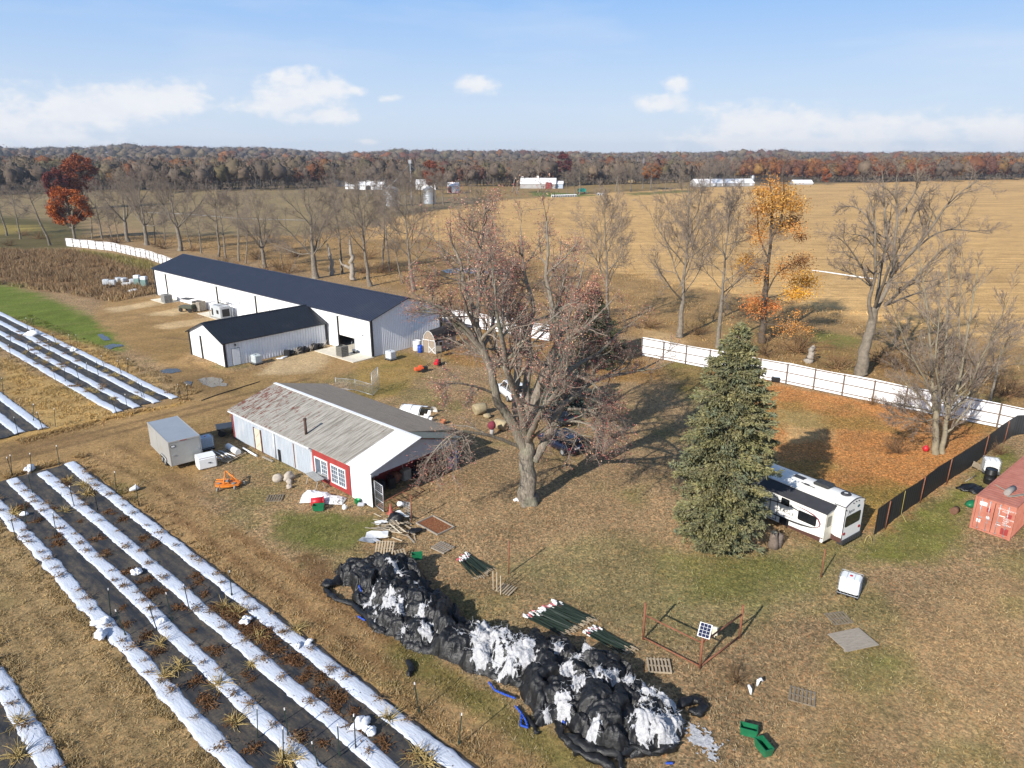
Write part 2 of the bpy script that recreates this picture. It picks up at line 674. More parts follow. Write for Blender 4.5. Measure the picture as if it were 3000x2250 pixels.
# (outline, sRGB, flecks, clumps, jitter metres, blend)
ZONES = [
    (W2([(-3000, 470), (6000, 470), (6000, 640), (3000, 640), (-3000, 640)]), (128, 112, 84), .1, .6, 8, 1),
    (W2([(-600, 640), (-600, 560), (250, 556), (700, 552), (1000, 556), (1250, 600), (1120, 650), (900, 690), (500, 690), (250, 640), (0, 640)]), (141, 123, 88), .1, .3, 4, 1),
    (W2([(-600, 720), (-600, 620), (0, 632), (250, 655), (260, 720), (120, 735)]), (96, 88, 55), .1, .9, 3, 1),
    (W2([(-300, 700), (0, 690), (120, 672), (90, 660), (-300, 650)]), (150, 132, 72), .1, .5, 2, .8),
    (W2([(240, 690), (500, 690), (900, 690), (1050, 660), (1200, 690), (1700, 760), (2300, 880), (3600, 1080), (3600, 1300), (3000, 1215), (2300, 1090), (1600, 930), (1000, 815), (450, 715)]), (152, 125, 84), .6, .5, 1.5, 1),
    (W2([(1480, 585), (1750, 566), (2050, 550), (2330, 541), (3000, 521), (4200, 500), (4200, 1120), (3000, 1010), (2450, 930), (2300, 890), (1800, 800), (1500, 750), (1250, 700), (1060, 700), (1150, 640), (1300, 610)]), (197, 160, 106), .15, .45, 2.5, 1),
    (W2([(1150, 570), (1500, 583), (1750, 566), (2050, 549), (2050, 525), (1300, 530)]), (146, 122, 80), .1, .3, 4, 1),
    (W2([(1560, 560), (1690, 568), (1750, 572), (1650, 578), (1560, 573)]), (98, 112, 52), 0, .3, 2, 1),
    (W2([(1830, 566), (2030, 556), (2030, 562), (1850, 573)]), (88, 98, 48), 0, .3, 2, .8),
    (W2([(2350, 960), (2520, 985), (2530, 1015), (2400, 1010)]), (118, 118, 60), .2, .5, 1.5, .8),
    (W2([(1880, 960), (1960, 975), (2030, 1010), (1900, 1000)]), (186, 156, 112), .1, .2, 1.0, .9),
    (W2([(2400, 1000), (2480, 1020), (2800, 1110), (2700, 1130), (2420, 1050)]), (142, 112, 72), .4, .3, 1.0, .8),
    # tall brown weeds and the green strip at the left
    (W2([(-300, 735), (0, 732), (225, 735), (440, 765), (455, 860), (330, 885), (200, 862), (0, 835), (-300, 800)]), (124, 99, 72), .2, .9, 1.5, 1),
    (W2([(200, 730), (330, 742), (460, 775), (440, 800), (330, 765)]), (118, 112, 58), .2, .5, 1.0, .8),
    (W2([(-300, 800), (0, 832), (120, 862), (330, 960), (380, 1030), (300, 1025), (0, 925), (-300, 840)]), (103, 116, 48), .1, .7, 1.2, 1),
    (W2([(-300, 845), (0, 925), (300, 1025), (480, 1140), (560, 1172), (300, 1075), (0, 935), (-300, 860)]), (176, 146, 95), .2, .7, .8, 1),
    # farmyard dirt
    (W2([(300, 885), (460, 868), (560, 915), (600, 960), (560, 1050), (670, 1090), (980, 1050), (1090, 1060), (1000, 1110), (800, 1140), (680, 1200), (655, 1290), (560, 1450), (470, 1500), (330, 1420), (250, 1345), (0, 1420), (-300, 1460), (-300, 1330), (0, 1285), (380, 1205), (560, 1150), (470, 1060), (340, 990), (270, 930)]), (157, 128, 86), .15, .5, .9, 1),
    (W2([(330, 960), (420, 940), (560, 960), (560, 1040), (470, 1070), (360, 1000)]), (146, 118, 76), .1, .5, .9, .8),
    (W2([(455, 1080), (560, 1075), (680, 1110), (700, 1150), (600, 1160), (500, 1125)]), (128, 104, 70), .05, .3, .8, .9),
    (W2([(745, 1100), (870, 1012), (990, 1005), (940, 1085), (840, 1098)]), (190, 166, 128), .1, .3, .7, .9),
    (W2([(300, 905), (455, 880), (475, 893), (340, 915)]), (196, 170, 130), .05, .2, .7, .8),
    (W2([(425, 922), (530, 900), (560, 915), (500, 925)]), (198, 172, 130), .05, .2, .7, .8),
    (W2([(455, 950), (600, 930), (650, 925), (640, 945), (480, 965)]), (196, 168, 126), .05, .2, .7, .8),
    (W2([(0, 1310), (220, 1265), (330, 1270), (200, 1305), (0, 1360)]), (130, 104, 70), .05, .3, .5, .8),
    (W2([(450, 1400), (520, 1380), (590, 1460), (560, 1500)]), (130, 104, 72), .05, .3, .5, .8),
    (W2([(0, 1040), (355, 1214), (160, 1262), (20, 1160), (0, 1145)]), (174, 144, 92), .15, .8, .6, 1),
    (W2([(0, 1270), (140, 1256), (360, 1216), (560, 1174), (520, 1190), (200, 1255), (0, 1300)]), (184, 150, 92), .15, .9, .4, .9),
    # grass strips beside the beds
    (SP([(-66, 9.8), (-66, 5.2), (-15, 5.2), (-15, 9.8)]), (160, 136, 96), .35, .7, .2, 1),
    (SP([(-66, 16.7), (-66, 20.4), (-32, 20.4), (-10, 20.6), (-10, 16.7)]), (158, 130, 90), .3, .6, .3, 1),
    (SP([(-50, 18.0), (-50, 18.6), (-24, 18.5), (-24, 17.9)]), (125, 96, 64), .1, .4, .25, .8),
    (SP([(-44, 19.6), (-44, 20.3), (-20, 20.0), (-20, 19.3)]), (128, 98, 65), .1, .4, .25, .8),
    (SP([(-26, 19.0), (-26, 20.4), (-13, 20.5), (-13, 18.9)]), (112, 108, 58), .3, .7, .4, .7),
    (SP([(-37.5, 20.8), (-37.5, 22.4), (-33.5, 21.4), (-33.5, 20.0)]), (112, 86, 58), .1, .3, .3, .9),
    (SP([(-71.8, -5), (-71.2, -5), (-70.6, 30), (-70.2, 44), (-70.9, 44), (-71.3, 30)]), (122, 98, 68), .05, .3, .16, .75),
    (SP([(-69.9, -5), (-69.3, -5), (-68.8, 30), (-68.6, 44), (-69.2, 44), (-69.5, 30)]), (122, 98, 68), .05, .3, .16, .75),
    (SP([(-66.2, 18.0), (-58, 18.9), (-50, 19.2), (-50, 19.7), (-58, 19.4), (-66.2, 18.6)]), (122, 97, 66), .05, .3, .16, .7),
    (SP([(-66.2, 20.4), (-58, 21.0), (-49, 21.0), (-49, 21.5), (-58, 21.5), (-66.2, 21.0)]), (124, 99, 68), .05, .3, .16, .7),
    (SP([(-63, 7.9), (-40, 7.8), (-14, 7.9), (-14, 8.2), (-40, 8.1), (-63, 8.2)]), (118, 98, 66), .05, .9, .14, .7),
    (SP([(-63, 6.3), (-40, 6.4), (-14, 6.2), (-14, 6.5), (-40, 6.7), (-63, 6.6)]), (118, 98, 66), .05, .9, .14, .7),
    (SP([(-104, 40), (-96, 44), (-88, 37), (-78, 36), (-78, 36.8), (-88, 37.8), (-96, 45), (-104, 41)]), (128, 103, 72), .05, .3, .3, .7),
    # lawns
    (W2([(800, 1500), (930, 1500), (1120, 1520), (1100, 1570), (950, 1620), (800, 1580)]), (104, 106, 55), .3, .7, .7, .9),
    (W2([(1440, 1650), (1800, 1560), (2150, 1640), (2470, 1560), (2570, 1620), (2420, 1750), (2250, 1830), (1950, 1900), (1700, 1800)]), (128, 120, 82), .8, .5, 1.2, .75),
    (W2([(1900, 1600), (2170, 1640), (2470, 1600), (2400, 1730), (2100, 1760)]), (112, 112, 58), .6, .6, 1.0, .6),
    (W2([(2480, 1650), (2570, 1560), (2800, 1430), (2960, 1300), (2990, 1340), (2830, 1470), (2800, 1620), (2650, 1650)]), (118, 118, 60), .4, .6, .8, .9),
    (W2([(2280, 1830), (2480, 1990), (2650, 1800), (3000, 1640), (3600, 1560), (3600, 2600), (2100, 2600), (2250, 2250)]), (160, 134, 96), .5, .45, 1.5, .8),
    (W2([(2480, 1880), (2640, 1930), (2560, 2080), (2430, 2000)]), (118, 120, 62), .3, .6, .8, .5),
    (W2([(2060, 1050), (2270, 1122), (2650, 1196), (2925, 1252), (2810, 1375), (2640, 1500), (2560, 1560), (2500, 1500), (2420, 1440), (2280, 1400), (2240, 1240), (2080, 1120)]), (175, 126, 75), .9, .35, .8, 1),
    (W2([(2280, 1200), (2390, 1205), (2450, 1280), (2300, 1300)]), (186, 156, 108), .4, .3, .8, .8),
    (W2([(2480, 1420), (2600, 1430), (2700, 1420), (2560, 1555), (2490, 1510)]), (150, 126, 70), .8, .5, .8, .7),
    (W2([(1930, 1060), (2080, 1060), (2090, 1130), (2000, 1160)]), (124, 108, 58), .6, .5, 1.0, .7),
    (W2([(1180, 960), (1500, 960), (1700, 1010), (1900, 1050), (1950, 1110), (1700, 1130), (1300, 1060)]), (146, 114, 66), .8, .5, 1.2, .8),
    (W2([(1040, 1060), (1200, 1030), (1260, 1060), (1180, 1160), (1030, 1180)]), (146, 122, 68), .4, .6, .8, .8),
]
BASE = (147, 126, 94)


def zone(x, y):
    """albedo, leaf-fleck share and clumpiness of the ground at x, y (arrays)"""
    n = x.shape
    col = np.empty(n + (3,))
    col[:] = [lin(c) for c in BASE]
    fl = np.full(n, 0.9)
    cl = np.full(n, 0.45)
    for (poly, c, f, k, j, b) in ZONES:
        lo = poly.min(0) - 3 * j - 1
        hi = poly.max(0) + 3 * j + 1
        sel = np.nonzero((x > lo[0]) & (x < hi[0]) & (y > lo[1]) & (y < hi[1]))[0]
        if len(sel) == 0:
            continue
        xs, ys = x[sel], y[sel]
        w = np.zeros(len(sel))
        for q in range(6):
            jx = (fbm(xs / (2.6 * j) + 31 * q, ys / (2.6 * j), 3) - .5) * 4.2 * j + (vnoise(xs / (.35 * j) + q, ys / (.35 * j)) - .5) * 1.3 * j
            jy = (fbm(xs / (2.6 * j), ys / (2.6 * j) + 47 + q, 3) - .5) * 4.2 * j + (vnoise(xs / (.35 * j), ys / (.35 * j) + 5 * q) - .5) * 1.3 * j
            w += in_poly(xs + jx, ys + jy, poly)
        w = w / 6 * b
        w = np.clip(w * (0.75 + 0.5 * fbm(xs / (1.5 * j), ys / (1.5 * j) + 7, 3)), 0, 1)
        cc = np.array([lin(v) for v in c])
        col[sel] = col[sel] * (1 - w[:, None]) + cc * w[:, None]
        fl[sel] = fl[sel] * (1 - w) + f * w
        cl[sel] = cl[sel] * (1 - w) + k * w
    # worn and greener patches at several sizes
    g = smooth(.52, .78, fbm(x / 5.0 + 3, y / 5.0, 4)) * smooth(150, 60, y)
    green = np.array([lin(98), lin(104), lin(52)])
    wg = g * .45 * (y < 110)
    lawn = (fl > .3) & (col[:, 1] < .32)
    wg = np.where(lawn, wg, wg * .25)
    col = col * (1 - wg[:, None]) + green * wg[:, None]
    v = 0.78 + .44 * fbm(x / 2.2, y / 2.2 + 11, 4)
    v *= 0.86 + .28 * fbm(x / 14, y / 14 + 5, 3)
    return col * v[:, None] * GK, fl, cl


def hill(x, y):
    """low far hills under the woods at the left and a swell under the right-hand field"""
    d = np.hypot(x, y)
    a = np.arctan2(x, y)
    h = 26 * smooth(1200, 2300, d) * (.55 + .45 * np.exp(-((a + .55) / .35) ** 2)) * (0.7 + .6 * vnoise(a * 9 + 40, d * 0 + 2))
    return h


# one sheet, fine near the camera and coarser towards the horizon
xs = np.arange(-66, 66.01, .3)
st_, q = .3, 66.0
ext = []
while q < 7000:
    st_ *= 1.07
    q += st_
    ext.append(q)
xs = np.concatenate([-np.array(ext)[::-1], xs, np.array(ext)])
ys = list(np.arange(8, 112, .3))
st_, q = .3, ys[-1]
while q < 8000:
    st_ *= 1.03
    q += st_
    ys.append(q)
ys = np.concatenate([[-60, -20, 0, 5], np.array(ys)])
X, Y = np.meshgrid(xs, ys)
x, y = X.ravel(), Y.ravel()
gcol, gfl, gcl = zone(x, y)
near = smooth(200, 90, np.hypot(x, y))
z = (fbm(x / 1.7, y / 1.7, 4) - .5) * .10 * near * (0.3 + gcl) - 0.03 + hill(x, y)
s_, t_ = x * E1[0] + y * E1[1], x * E2[0] + y * E2[1]
pad = (s_ > -140) & (s_ < -72) & (t_ > 39) & (t_ < 67)
z = np.where(pad, -.03, z)
V = np.stack([x, y, z], 1)
nx, ny = len(xs), len(ys)
i = np.arange(nx * ny).reshape(ny, nx)
F = np.stack([i[:-1, :-1], i[:-1, 1:], i[1:, 1:], i[1:, :-1]], -1).reshape(-1, 4)
me = npmesh('ground', V, [F], smooth=True, col=gcol)
da = me.color_attributes.new('Det', 'FLOAT_COLOR', 'POINT')
d4 = np.ones((len(V), 4), np.float32)
d4[:, 0] = gfl
d4[:, 1] = in_poly(x, y, ZONES[5][0])
d4[:, 2] = gcl
da.data.foreach_set('color', d4.ravel())

n = NT('ground')
a = n.attr('Col')
dt = n.attr('Det')
sp = n.N('ShaderNodeSeparateColor')
n.L(dt.outputs['Color'], sp.inputs[0])
co = n.coord()
f1 = n.noise(co, 14, 3, .6)
f2 = n.noise(co, 3.0, 4, .65)
f3 = n.noise(co, .45, 4, .6)
fine = n.rng(f1, .25, .75, .48, 1.52)
mid = n.rng(f2, .25, .75, .66, 1.34)
big = n.rng(f3, .25, .75, .82, 1.18)
m = n.math('MULTIPLY', n.math('MULTIPLY', fine, mid), big)
# shadowless dark tufts, by clumpiness
clf = n.noise(co, 6.0, 5, .7)
dk = n.math('MULTIPLY', n.rng(clf, .50, .68), sp.outputs[2])
m = n.math('MULTIPLY', m, n.math('SUBTRACT', 1.0, n.math('MULTIPLY', dk, .45)))
c = n.mix(1.0, a.outputs['Color'], m, 'MULTIPLY')
# fallen leaves: small cells, some pale, some rust, some dark
vo = n.N('ShaderNodeTexVoronoi')
vo.inputs['Scale'].default_value = 9.0
n.L(co, vo.inputs['Vector'])
sv = n.N('ShaderNodeSeparateColor')
n.L(vo.outputs['Color'], sv.inputs[0])
leafc = n.mix(sv.outputs[0], n.mix(1.0, a.outputs['Color'], (2.5, 2.25, 2.15, 1), 'MULTIPLY'), n.mix(1.0, a.outputs['Color'], (1.35, .85, .65, 1), 'MULTIPLY'))
lf = n.math('MULTIPLY', n.math('GREATER_THAN', sv.outputs[1], .54), sp.outputs[0])
lf = n.math('MULTIPLY', lf, n.rng(f2, .35, .6))
c = n.mix(n.math('MULTIPLY', lf, .9), c, leafc)
dkl = n.math('MULTIPLY', n.math('GREATER_THAN', sv.outputs[2], .80), sp.outputs[0])
c = n.mix(n.math('MULTIPLY', dkl, .75), c, n.mix(1.0, a.outputs['Color'], (.35, .36, .38, 1), 'MULTIPLY'))
# stubble rows in the maize field
rowv = n.mapping(co, (.018, .62, 1), (0, 0, math.radians(7)))
r1 = n.noise(rowv, 1.0, 3, .6, .6)
rowv2 = n.mapping(co, (.05, 2.2, 1), (0, 0, math.radians(9)))
r2 = n.noise(rowv2, 1.0, 4, .7, .3)
rs = n.math('MULTIPLY', n.rng(r1, .3, .7, .84, 1.18), n.rng(r2, .3, .7, .64, 1.32))
c = n.mix(sp.outputs[1], c, n.mix(1.0, c, rs, 'MULTIPLY'))
hb = n.math('ADD', n.math('MULTIPLY', f1, .5), n.math('MULTIPLY', clf, .9))
n.bump(hb, .55, .10)
gm = n.out(c, .95, 0, .1)
ground = kind(link('ground', me, [gm]), 'structure')

# puddles in the yard
n = NT('puddle water')
n.bump(n.noise(n.coord(), 9, 2), .02, .01)
watm = n.out((.060, .055, .048, 1), .16, 0, .28)
PUD = [[(578, 1112), (600, 1106), (622, 1105), (648, 1108), (655, 1115), (648, 1121), (667, 1124), (664, 1132), (640, 1131), (620, 1136), (596, 1126)],
       [(305, 1014), (330, 1007), (358, 1009), (362, 1014), (338, 1017), (322, 1024), (308, 1020)],
       [(284, 980), (300, 978), (318, 990), (325, 997), (306, 998)],
       [(466, 1086), (490, 1080), (520, 1080), (532, 1088), (500, 1094), (476, 1094)],
       [(533, 1124), (548, 1116), (563, 1119), (560, 1132), (545, 1134)],
       [(1290, 792), (1340, 786), (1420, 788), (1500, 790), (1480, 800), (1380, 802), (1310, 800)]]
for k, poly in enumerate(PUD):
    b = MB()
    pts = [G(px, py) for px, py in poly]
    cx = sum((p for p in pts), Vector((0, 0, 0))) / len(pts)
    ring = []
    for i2, p in enumerate(pts):
        q2 = pts[(i2 + 1) % len(pts)]
        for u in (0, .25, .5, .75):
            v = p.lerp(q2, u)
            ring.append((v.x + .10 * (random.random() - .5), v.y + .25 * (random.random() - .5), .012 if k < 5 else .03))
    b.add(ring, [tuple(range(len(ring)))])
    kind(b.build('puddle', watm), 'structure')

# ---------------------------------------------------------------- buildings
M_white = PM('white sheet metal', (.80, .81, .83, 1), .42, .03, 1.2, dirt=(.70, .69, .66, 1), dscale=.35, dmin=.55, dmax=.85)
M_navy = PM('dark navy roof metal', (.030, .034, .052, 1), .42, .10, .6, dirt=(.045, .048, .060, 1), dscale=.3)
M_black = PM('black trim', (.012, .012, .014, 1), .5, .1)
M_cream = PM('cream door panel', (.78, .765, .71, 1), .5, .03, 1.0)
M_conc = PM('concrete', (.60, .55, .45, 1), .9, .10, 1.5, bump=.1, dirt=(.48, .42, .33, 1), dscale=.8)
M_seam = PM('grey seam', (.35, .35, .36, 1), .6, .1)
M_glass = PM('dark window glass', (.012, .014, .016, 1), .08, .1, spec=.7)
M_rust = PM('rusty steel', (.22, .085, .045, 1), .85, .35, 6, dirt=(.10, .05, .035, 1), dscale=4, bump=.2)
M_galv = PM('galvanised steel', (.42, .44, .46, 1), .45, .12, 4, metal=.5)
M_redp = PM('barn red paint', (.29, .036, .032, 1), .75, .14, 1.2, dirt=(.30, .07, .055, 1), dscale=1.0, stretch=(1, 1, .35))
M_weath = PM('weathered wood', (.30, .26, .21, 1), .9, .25, 3, stretch=(1, 6, 1), dirt=(.2, .18, .15, 1), bump=.2)
M_pal = PM('pallet wood', (.36, .29, .20, 1), .9, .22, 2.5, dirt=(.25, .20, .15, 1), dscale=3)
M_blackp = PM('black plastic', (.014, .014, .015, 1), .4, .2, 4)
M_wplas = PM('white plastic', (.76, .77, .77, 1), .4, .05, 2, dirt=(.62, .62, .6, 1), dscale=1.5)
M_blue = PM('blue plastic', (.02, .07, .38, 1), .4, .12)
M_green = PM('green plastic', (.012, .14, .06, 1), .42, .18, 3, dirt=(.03, .17, .09, 1), dscale=2)
M_red = PM('red plastic', (.50, .02, .03, 1), .4, .12)
M_orange = PM('orange paint', (.66, .20, .025, 1), .5, .15, 4, dirt=(.45, .16, .05, 1), dscale=4)
M_rubber = PM('tyre rubber', (.018, .018, .018, 1), .85, .2)


def corr(b, x0, x1, z0, ztop, y, sp=.30, depth=.035, out=-1, m=0, axis='x'):
    """ribbed sheet metal from x0 to x1; ztop is a number or a function of x; the ribs stand out towards out"""
    n = max(1, int(round((x1 - x0) / sp)))
    w = (x1 - x0) / n
    px, py = [], []
    for i in range(n):
        a = x0 + i * w
        px += [a, a + w * .60, a + w * .68, a + w * .92]
        py += [0, 0, depth, depth]
    px.append(x1)
    py.append(0)
    P = []
    for q, d in zip(px, py):
        zt = ztop(q) if callable(ztop) else ztop
        yy = y + out * d
        if axis == 'x':
            P += [(q, yy, z0), (q, yy, zt)]
        else:
            P += [(yy, q, z0), (yy, q, zt)]
    F = []
    for i in range(len(px) - 1):
        F.append((2 * i, 2 * i + 2, 2 * i + 3, 2 * i + 1))
    return b.add(P, F, m)


def wall_open(b, L, H, opens, y, out):
    """ribbed wall with real openings [(x0,x1,ztop)]"""
    x = 0.0
    for (a, c, zt) in sorted(opens):
        if a > x:
            corr(b, x, a, 0, H, y, out=out)
        corr(b, a, c, zt, H, y, out=out)
        x = c
    if x < L:
        corr(b, x, L, 0, H, y, out=out)


def gable_roof(b, L, y0, y1, ze, zr, ov, og, th=.10, rib=.45, m=0, ribm=0, axis='x', ridge=True):
    """pitched roof, ridge along x, eaves over y0,y1 by ov and gables by og, with standing ribs"""
    ym = (y0 + y1) / 2
    k = (zr - ze) / (ym - y0)
    for s in (-1, 1):
        ye = (y0 if s < 0 else y1) + s * ov
        zl = ze - k * ov
        P = []
        for x in (-og, L + og):
            P += [(x, ym, zr), (x, ye, zl), (x, ye, zl + th), (x, ym, zr + th)]
        b.add(P, [(0, 1, 5, 4), (3, 7, 6, 2), (1, 2, 6, 5), (0, 3, 2, 1), (4, 5, 6, 7)], m)
        nr = int((L + 2 * og) / rib)
        for i in range(nr + 1):
            x = -og + .02 + i * (L + 2 * og - .04) / nr
            h = .035
            P = []
            for dx in (-.022, .022):
                P += [(x + dx, ym, zr + th + .001), (x + dx, ye, zl + th + .001), (x + dx, ye, zl + th + h), (x + dx, ym, zr + th + h)]
            b.add(P, [(3, 2, 6, 7), (0, 1, 2, 3), (7, 6, 5, 4), (1, 5, 6, 2)], ribm)
    if ridge:
        for s in (-1, 1):
            b.add([(-og - .01, ym, zr + th + .06), (L + og + .01, ym, zr + th + .06), (L + og + .01, ym + s * .22, zr + th + .045 - k * .22), (-og - .01, ym + s * .22, zr + th + .045 - k * .22)], [(0, 1, 2, 3)] if s < 0 else [(3, 2, 1, 0)], ribm)


# --- long barn ----------------------------------------------------
L0 = 64.6
lb = thing('long_barn', 'very long white metal barn with a dark navy roof and ribbed gable end', 'barn', ST(-137.0, 54.35), ROT)
DOORS = [(4.6, 8.5, 4.35, 0.0), (23.7, 27.3, 4.35, 1.75), (36.0, 39.9, 4.35, 0.0), (57.3, 60.9, 4.35, 1.78)]
b = MB()
wall_open(b, L0, 4.95, [(a, c, z) for a, c, z, _ in DOORS], 0, -1)
gab = lambda y: 4.9 + 1.95 * (1 - abs(y - 6) / 6)
corr(b, 0, 12, 0, gab, 64.6, out=1, axis='y')
corr(b, 0, 12, 0, gab, 0, out=-1, axis='y')
corr(b, 0, L0, 0, 4.95, 12, out=1)
b.build('wall', M_white, lb)
b = MB()
gable_roof(b, L0, 0, 12, 4.92, 6.85, .35, .45)
b.build('roof', M_navy, lb)
for (x, y) in ((0, 0), (L0, 0), (0, 12), (L0, 12)):
    MB().bx(x - .13, x + .13, y - .13, y + .13, 0.0, 4.86).build('corner_trim', M_black, lb)
b = MB()
b.bx(.2, L0 - .2, .15, 11.8, -.02, .03)
b.build('floor_slab', M_conc, lb)
for (a, c, zt, zo) in DOORS:
    b = MB()
    nn = 9
    for i in range(nn):
        z0 = zo + (zt - zo) * i / nn
        z1 = zo + (zt - zo) * (i + 1) / nn
        b.add([(a + .1, .10, z0), (c - .1, .10, z0), (c - .1, .10, z1 - .025), (a + .1, .10, z1 - .025), (c - .1, .115, z1), (a + .1, .115, z1)], [(0, 1, 2, 3), (3, 2, 4, 5)])
    b.build('roll_up_door', M_cream, lb)
    b = MB()
    b.bx(a - .11, a + .10, -.07, .16, 0, zt + .02)
    b.bx(a + .11, c - .03, -.05, .16, zt + .0, zt + .07, 1)
    b.bx(c - .08, c + .02, -.05, .16, 0, zt + .06, 1)
    b.build('door_frame', [M_black, M_seam], lb)
for x in (.7, 30.6, 62.35):
    b = MB()
    b.bx(x - .05, x + 1.05, -.06, .02, 0.03, 2.2, 1)
    b.bx(x, x + 1.0, -.08, .02, .05, 2.14, 0)
    o = b.build('entry_door', [M_white, M_seam], lb)
    b = MB()
    b.box((x + .9, -.11, 1.05), (.10, .05, .05))
    b.build('handle', M_galv, o)
for x in (31.1, 62.8):
    MB().box((x, -.12, 2.62), (.18, .12, .22)).build('wall_lamp', M_galv, lb)

# --- small barn -----------------------------------------------------
# its own x runs along s, its ridge along t
sb = thing('small_barn', 'small white metal garage barn with black roof in front of the long barn', 'barn', ST(-91.2, 39.4), ROT)
WB, LB = 9.1, 14.85
b = MB()
gb = lambda x: 3.15 + 1.75 * (1 - abs(x - WB / 2) / (WB / 2))
da, dc, dz = 3.0, 6.8, 3.0
corr(b, 0, da, 0, gb, 0, out=-1)
corr(b, da, dc, dz, lambda x: max(gb(x), dz + .01), 0, out=-1)
corr(b, dc, WB, 0, gb, 0, out=-1)
corr(b, 0, LB - .1, 0, 3.15, WB, out=1, axis='y', sp=.40, depth=.06)
corr(b, 0, LB - .1, 0, 3.15, 0, out=-1, axis='y')
b.build('wall', M_white, sb)
b = MB()
gable_roof(b, LB - .15, -WB, 0, 3.12, 4.88, .35, .0, rib=.40)
b.v = [(-p[1], p[0], p[2]) for p in b.v]      # turn the ridge along y
# front overhang
k = 1.76 / (WB / 2)
for s in (-1, 1):
    xe = WB / 2 + s * (WB / 2 + .35)
    b.add([(WB / 2, -.40, 4.88), (xe, -.40, 3.12 - k * .35), (xe, -.40, 3.24 - k * .35), (WB / 2, -.40, 5.0),
           (WB / 2, 0, 4.88), (xe, 0, 3.12 - k * .35), (xe, 0, 3.24 - k * .35), (WB / 2, 0, 5.0)],
          [(0, 1, 2, 3), (3, 2, 6, 7), (0, 4, 5, 1), (1, 5, 6, 2)])
b.build('roof', PM('black roof metal', (.016, .018, .023, 1), .38, .12, .6, dirt=(.04, .04, .042, 1), dscale=.4, dmin=.6, dmax=.9), sb)
for (x, y) in ((0, 0), (WB, 0), (WB, LB - .25)):
    MB().bx(x - .12, x + .13, y - .12, y + .12, 0, 3.05).build('corner_trim', M_black, sb)
b = MB()
for i in range(6):
    z0 = dz * i / 6
    z1 = dz * (i + 1) / 6
    b.add([(da + .1, .08, z0), (dc - .05, .08, z0), (dc - .05, .08, z1 - .025), (da + .1, .08, z1 - .025), (dc - .05, .095, z1), (da + .1, .095, z1)], [(0, 1, 2, 3), (3, 2, 4, 5)])
b.build('roll_up_door', M_cream, sb)
b = MB()
b.bx(da - .12, da + .08, -.07, .15, 0, dz + .03)
b.bx(da + .09, dc, -.05, .15, dz, dz + .05, 1)
b.bx(dc - .04, dc + .02, -.05, .15, 0, dz - .005, 1)
b.build('door_frame', [M_black, M_seam], sb)
b = MB()
b.bx(WB - .02, WB + .085, .85, 1.95, .03, 2.2, 1)
b.bx(WB - .02, WB + .105, .93, 1.87, .05, 2.12)
o = b.build('entry_door', [M_white, M_seam], sb)
MB().box((WB + .13, 1.78, 1.05), (.05, .10, .05)).build('handle', M_galv, o)
MB().box((WB + .12, 1.4, 2.6), (.14, .16, .2)).build('wall_lamp', M_black, sb)

# concrete aprons before the doors
for (s0, s1, t0, t1, k) in ((-80.6, -72.1, 51.0, 54.28, 0), (-102, -96.6, 51.8, 54.28, 1), (-115.2, -108.6, 51.5, 54.28, 2), (-133.0, -127.6, 51.4, 54.28, 3)):
    b = MB()
    b.bx(s0, s1, t0, t1, -.1, .045)
    kind(b.build('concrete_apron', M_conc, None, (0, 0, 0), ROT), 'structure')

# --- old shed ---------------------------------------------------------
n = NT('weathered tin roof')
co = n.coord()
strk = n.noise(n.mapping(co, (3.2, .35, 1)), 1.4, 5, .65)
base = n.mix(n.rng(strk, .32, .66), (.20, .185, .155, 1), (.40, .375, .33, 1))
rust = n.noise(n.mapping(co, (2.2, .9, 1)), 1.5, 6, .72)
sx = n.N('ShaderNodeSeparateXYZ')
n.L(co, sx.inputs[0])
rf = n.rng(sx.outputs[0], 0.0, 13.0, .10, -.05)
rm = n.rng(n.math('ADD', rust, rf), .56, .66)
base = n.mix(rm, base, (.15, .055, .035, 1))
pl = n.noise(n.mapping(co, (2.4, .12, 1)), 1.1, 2)
base = n.mix(n.rng(pl, .60, .66, 0, .6), base, (.15, .135, .11, 1))
M_tin = n.out(base, .75, .0, .3)
M_shing = PM('weathered grey shingles', (.235, .20, .16, 1), .92, .25, 3.0, dirt=(.13, .115, .095, 1), dscale=1.2, stretch=(.4, 5, 1), bump=.2)
M_zinc = PM('whitewashed zinc siding', (.36, .40, .45, 1), .6, .12, 1.5, dirt=(.48, .49, .49, 1), dscale=.9, stretch=(2, 2, .4), dmin=.5, dmax=.7)
M_wtin = PM('white ribbed tin', (.74, .75, .77, 1), .5, .05, 1.5, dirt=(.6, .58, .55, 1), dscale=.7)
M_panel = PM('grey fascia tin', (.42, .43, .47, 1), .6, .08, 1.5)
SX0, SY0 = -59.7, 28.6
sh = thing('old_shed', 'old low shed with rusty white tin roof, grey siding and a red window wall', 'shed', ST(SX0, SY0), ROT)
LS, WS, ZE, ZR, YR = 20.6, 8.9, 2.85, 4.15, 4.65
LR = 17.9                     # start of the white porch roof
b = MB()
corr(b, 0, 12.85, 0, 2.82, 0, sp=.25, depth=.02, out=-1)
b.build('grey_siding', M_zinc, sh)
b = MB()
b.bx(12.85, 17.85, -.03, .03, .10, 2.82)
b.bx(17.79, 17.85, .028, 8.7, 0, 2.8)
b.build('red_wall', M_redp, sh)
MB().bx(-.03, .12, -.06, .0, 0, 2.80).build('red_corner_board', M_redp, sh)
b = MB()
b.bx(.0, LR, 8.7, 8.78, 0, 2.72)
b.prism([(0, 0), (8.7, 0), (8.7, 2.7), (YR, 4.05), (0, 2.8)], .0, .06, 'x')
b.build('rear_wall', M_zinc, sh)
b = MB()
corr(b, 17.9, 20.45, 0, 2.84, 0, sp=.2, depth=.02, out=-1)
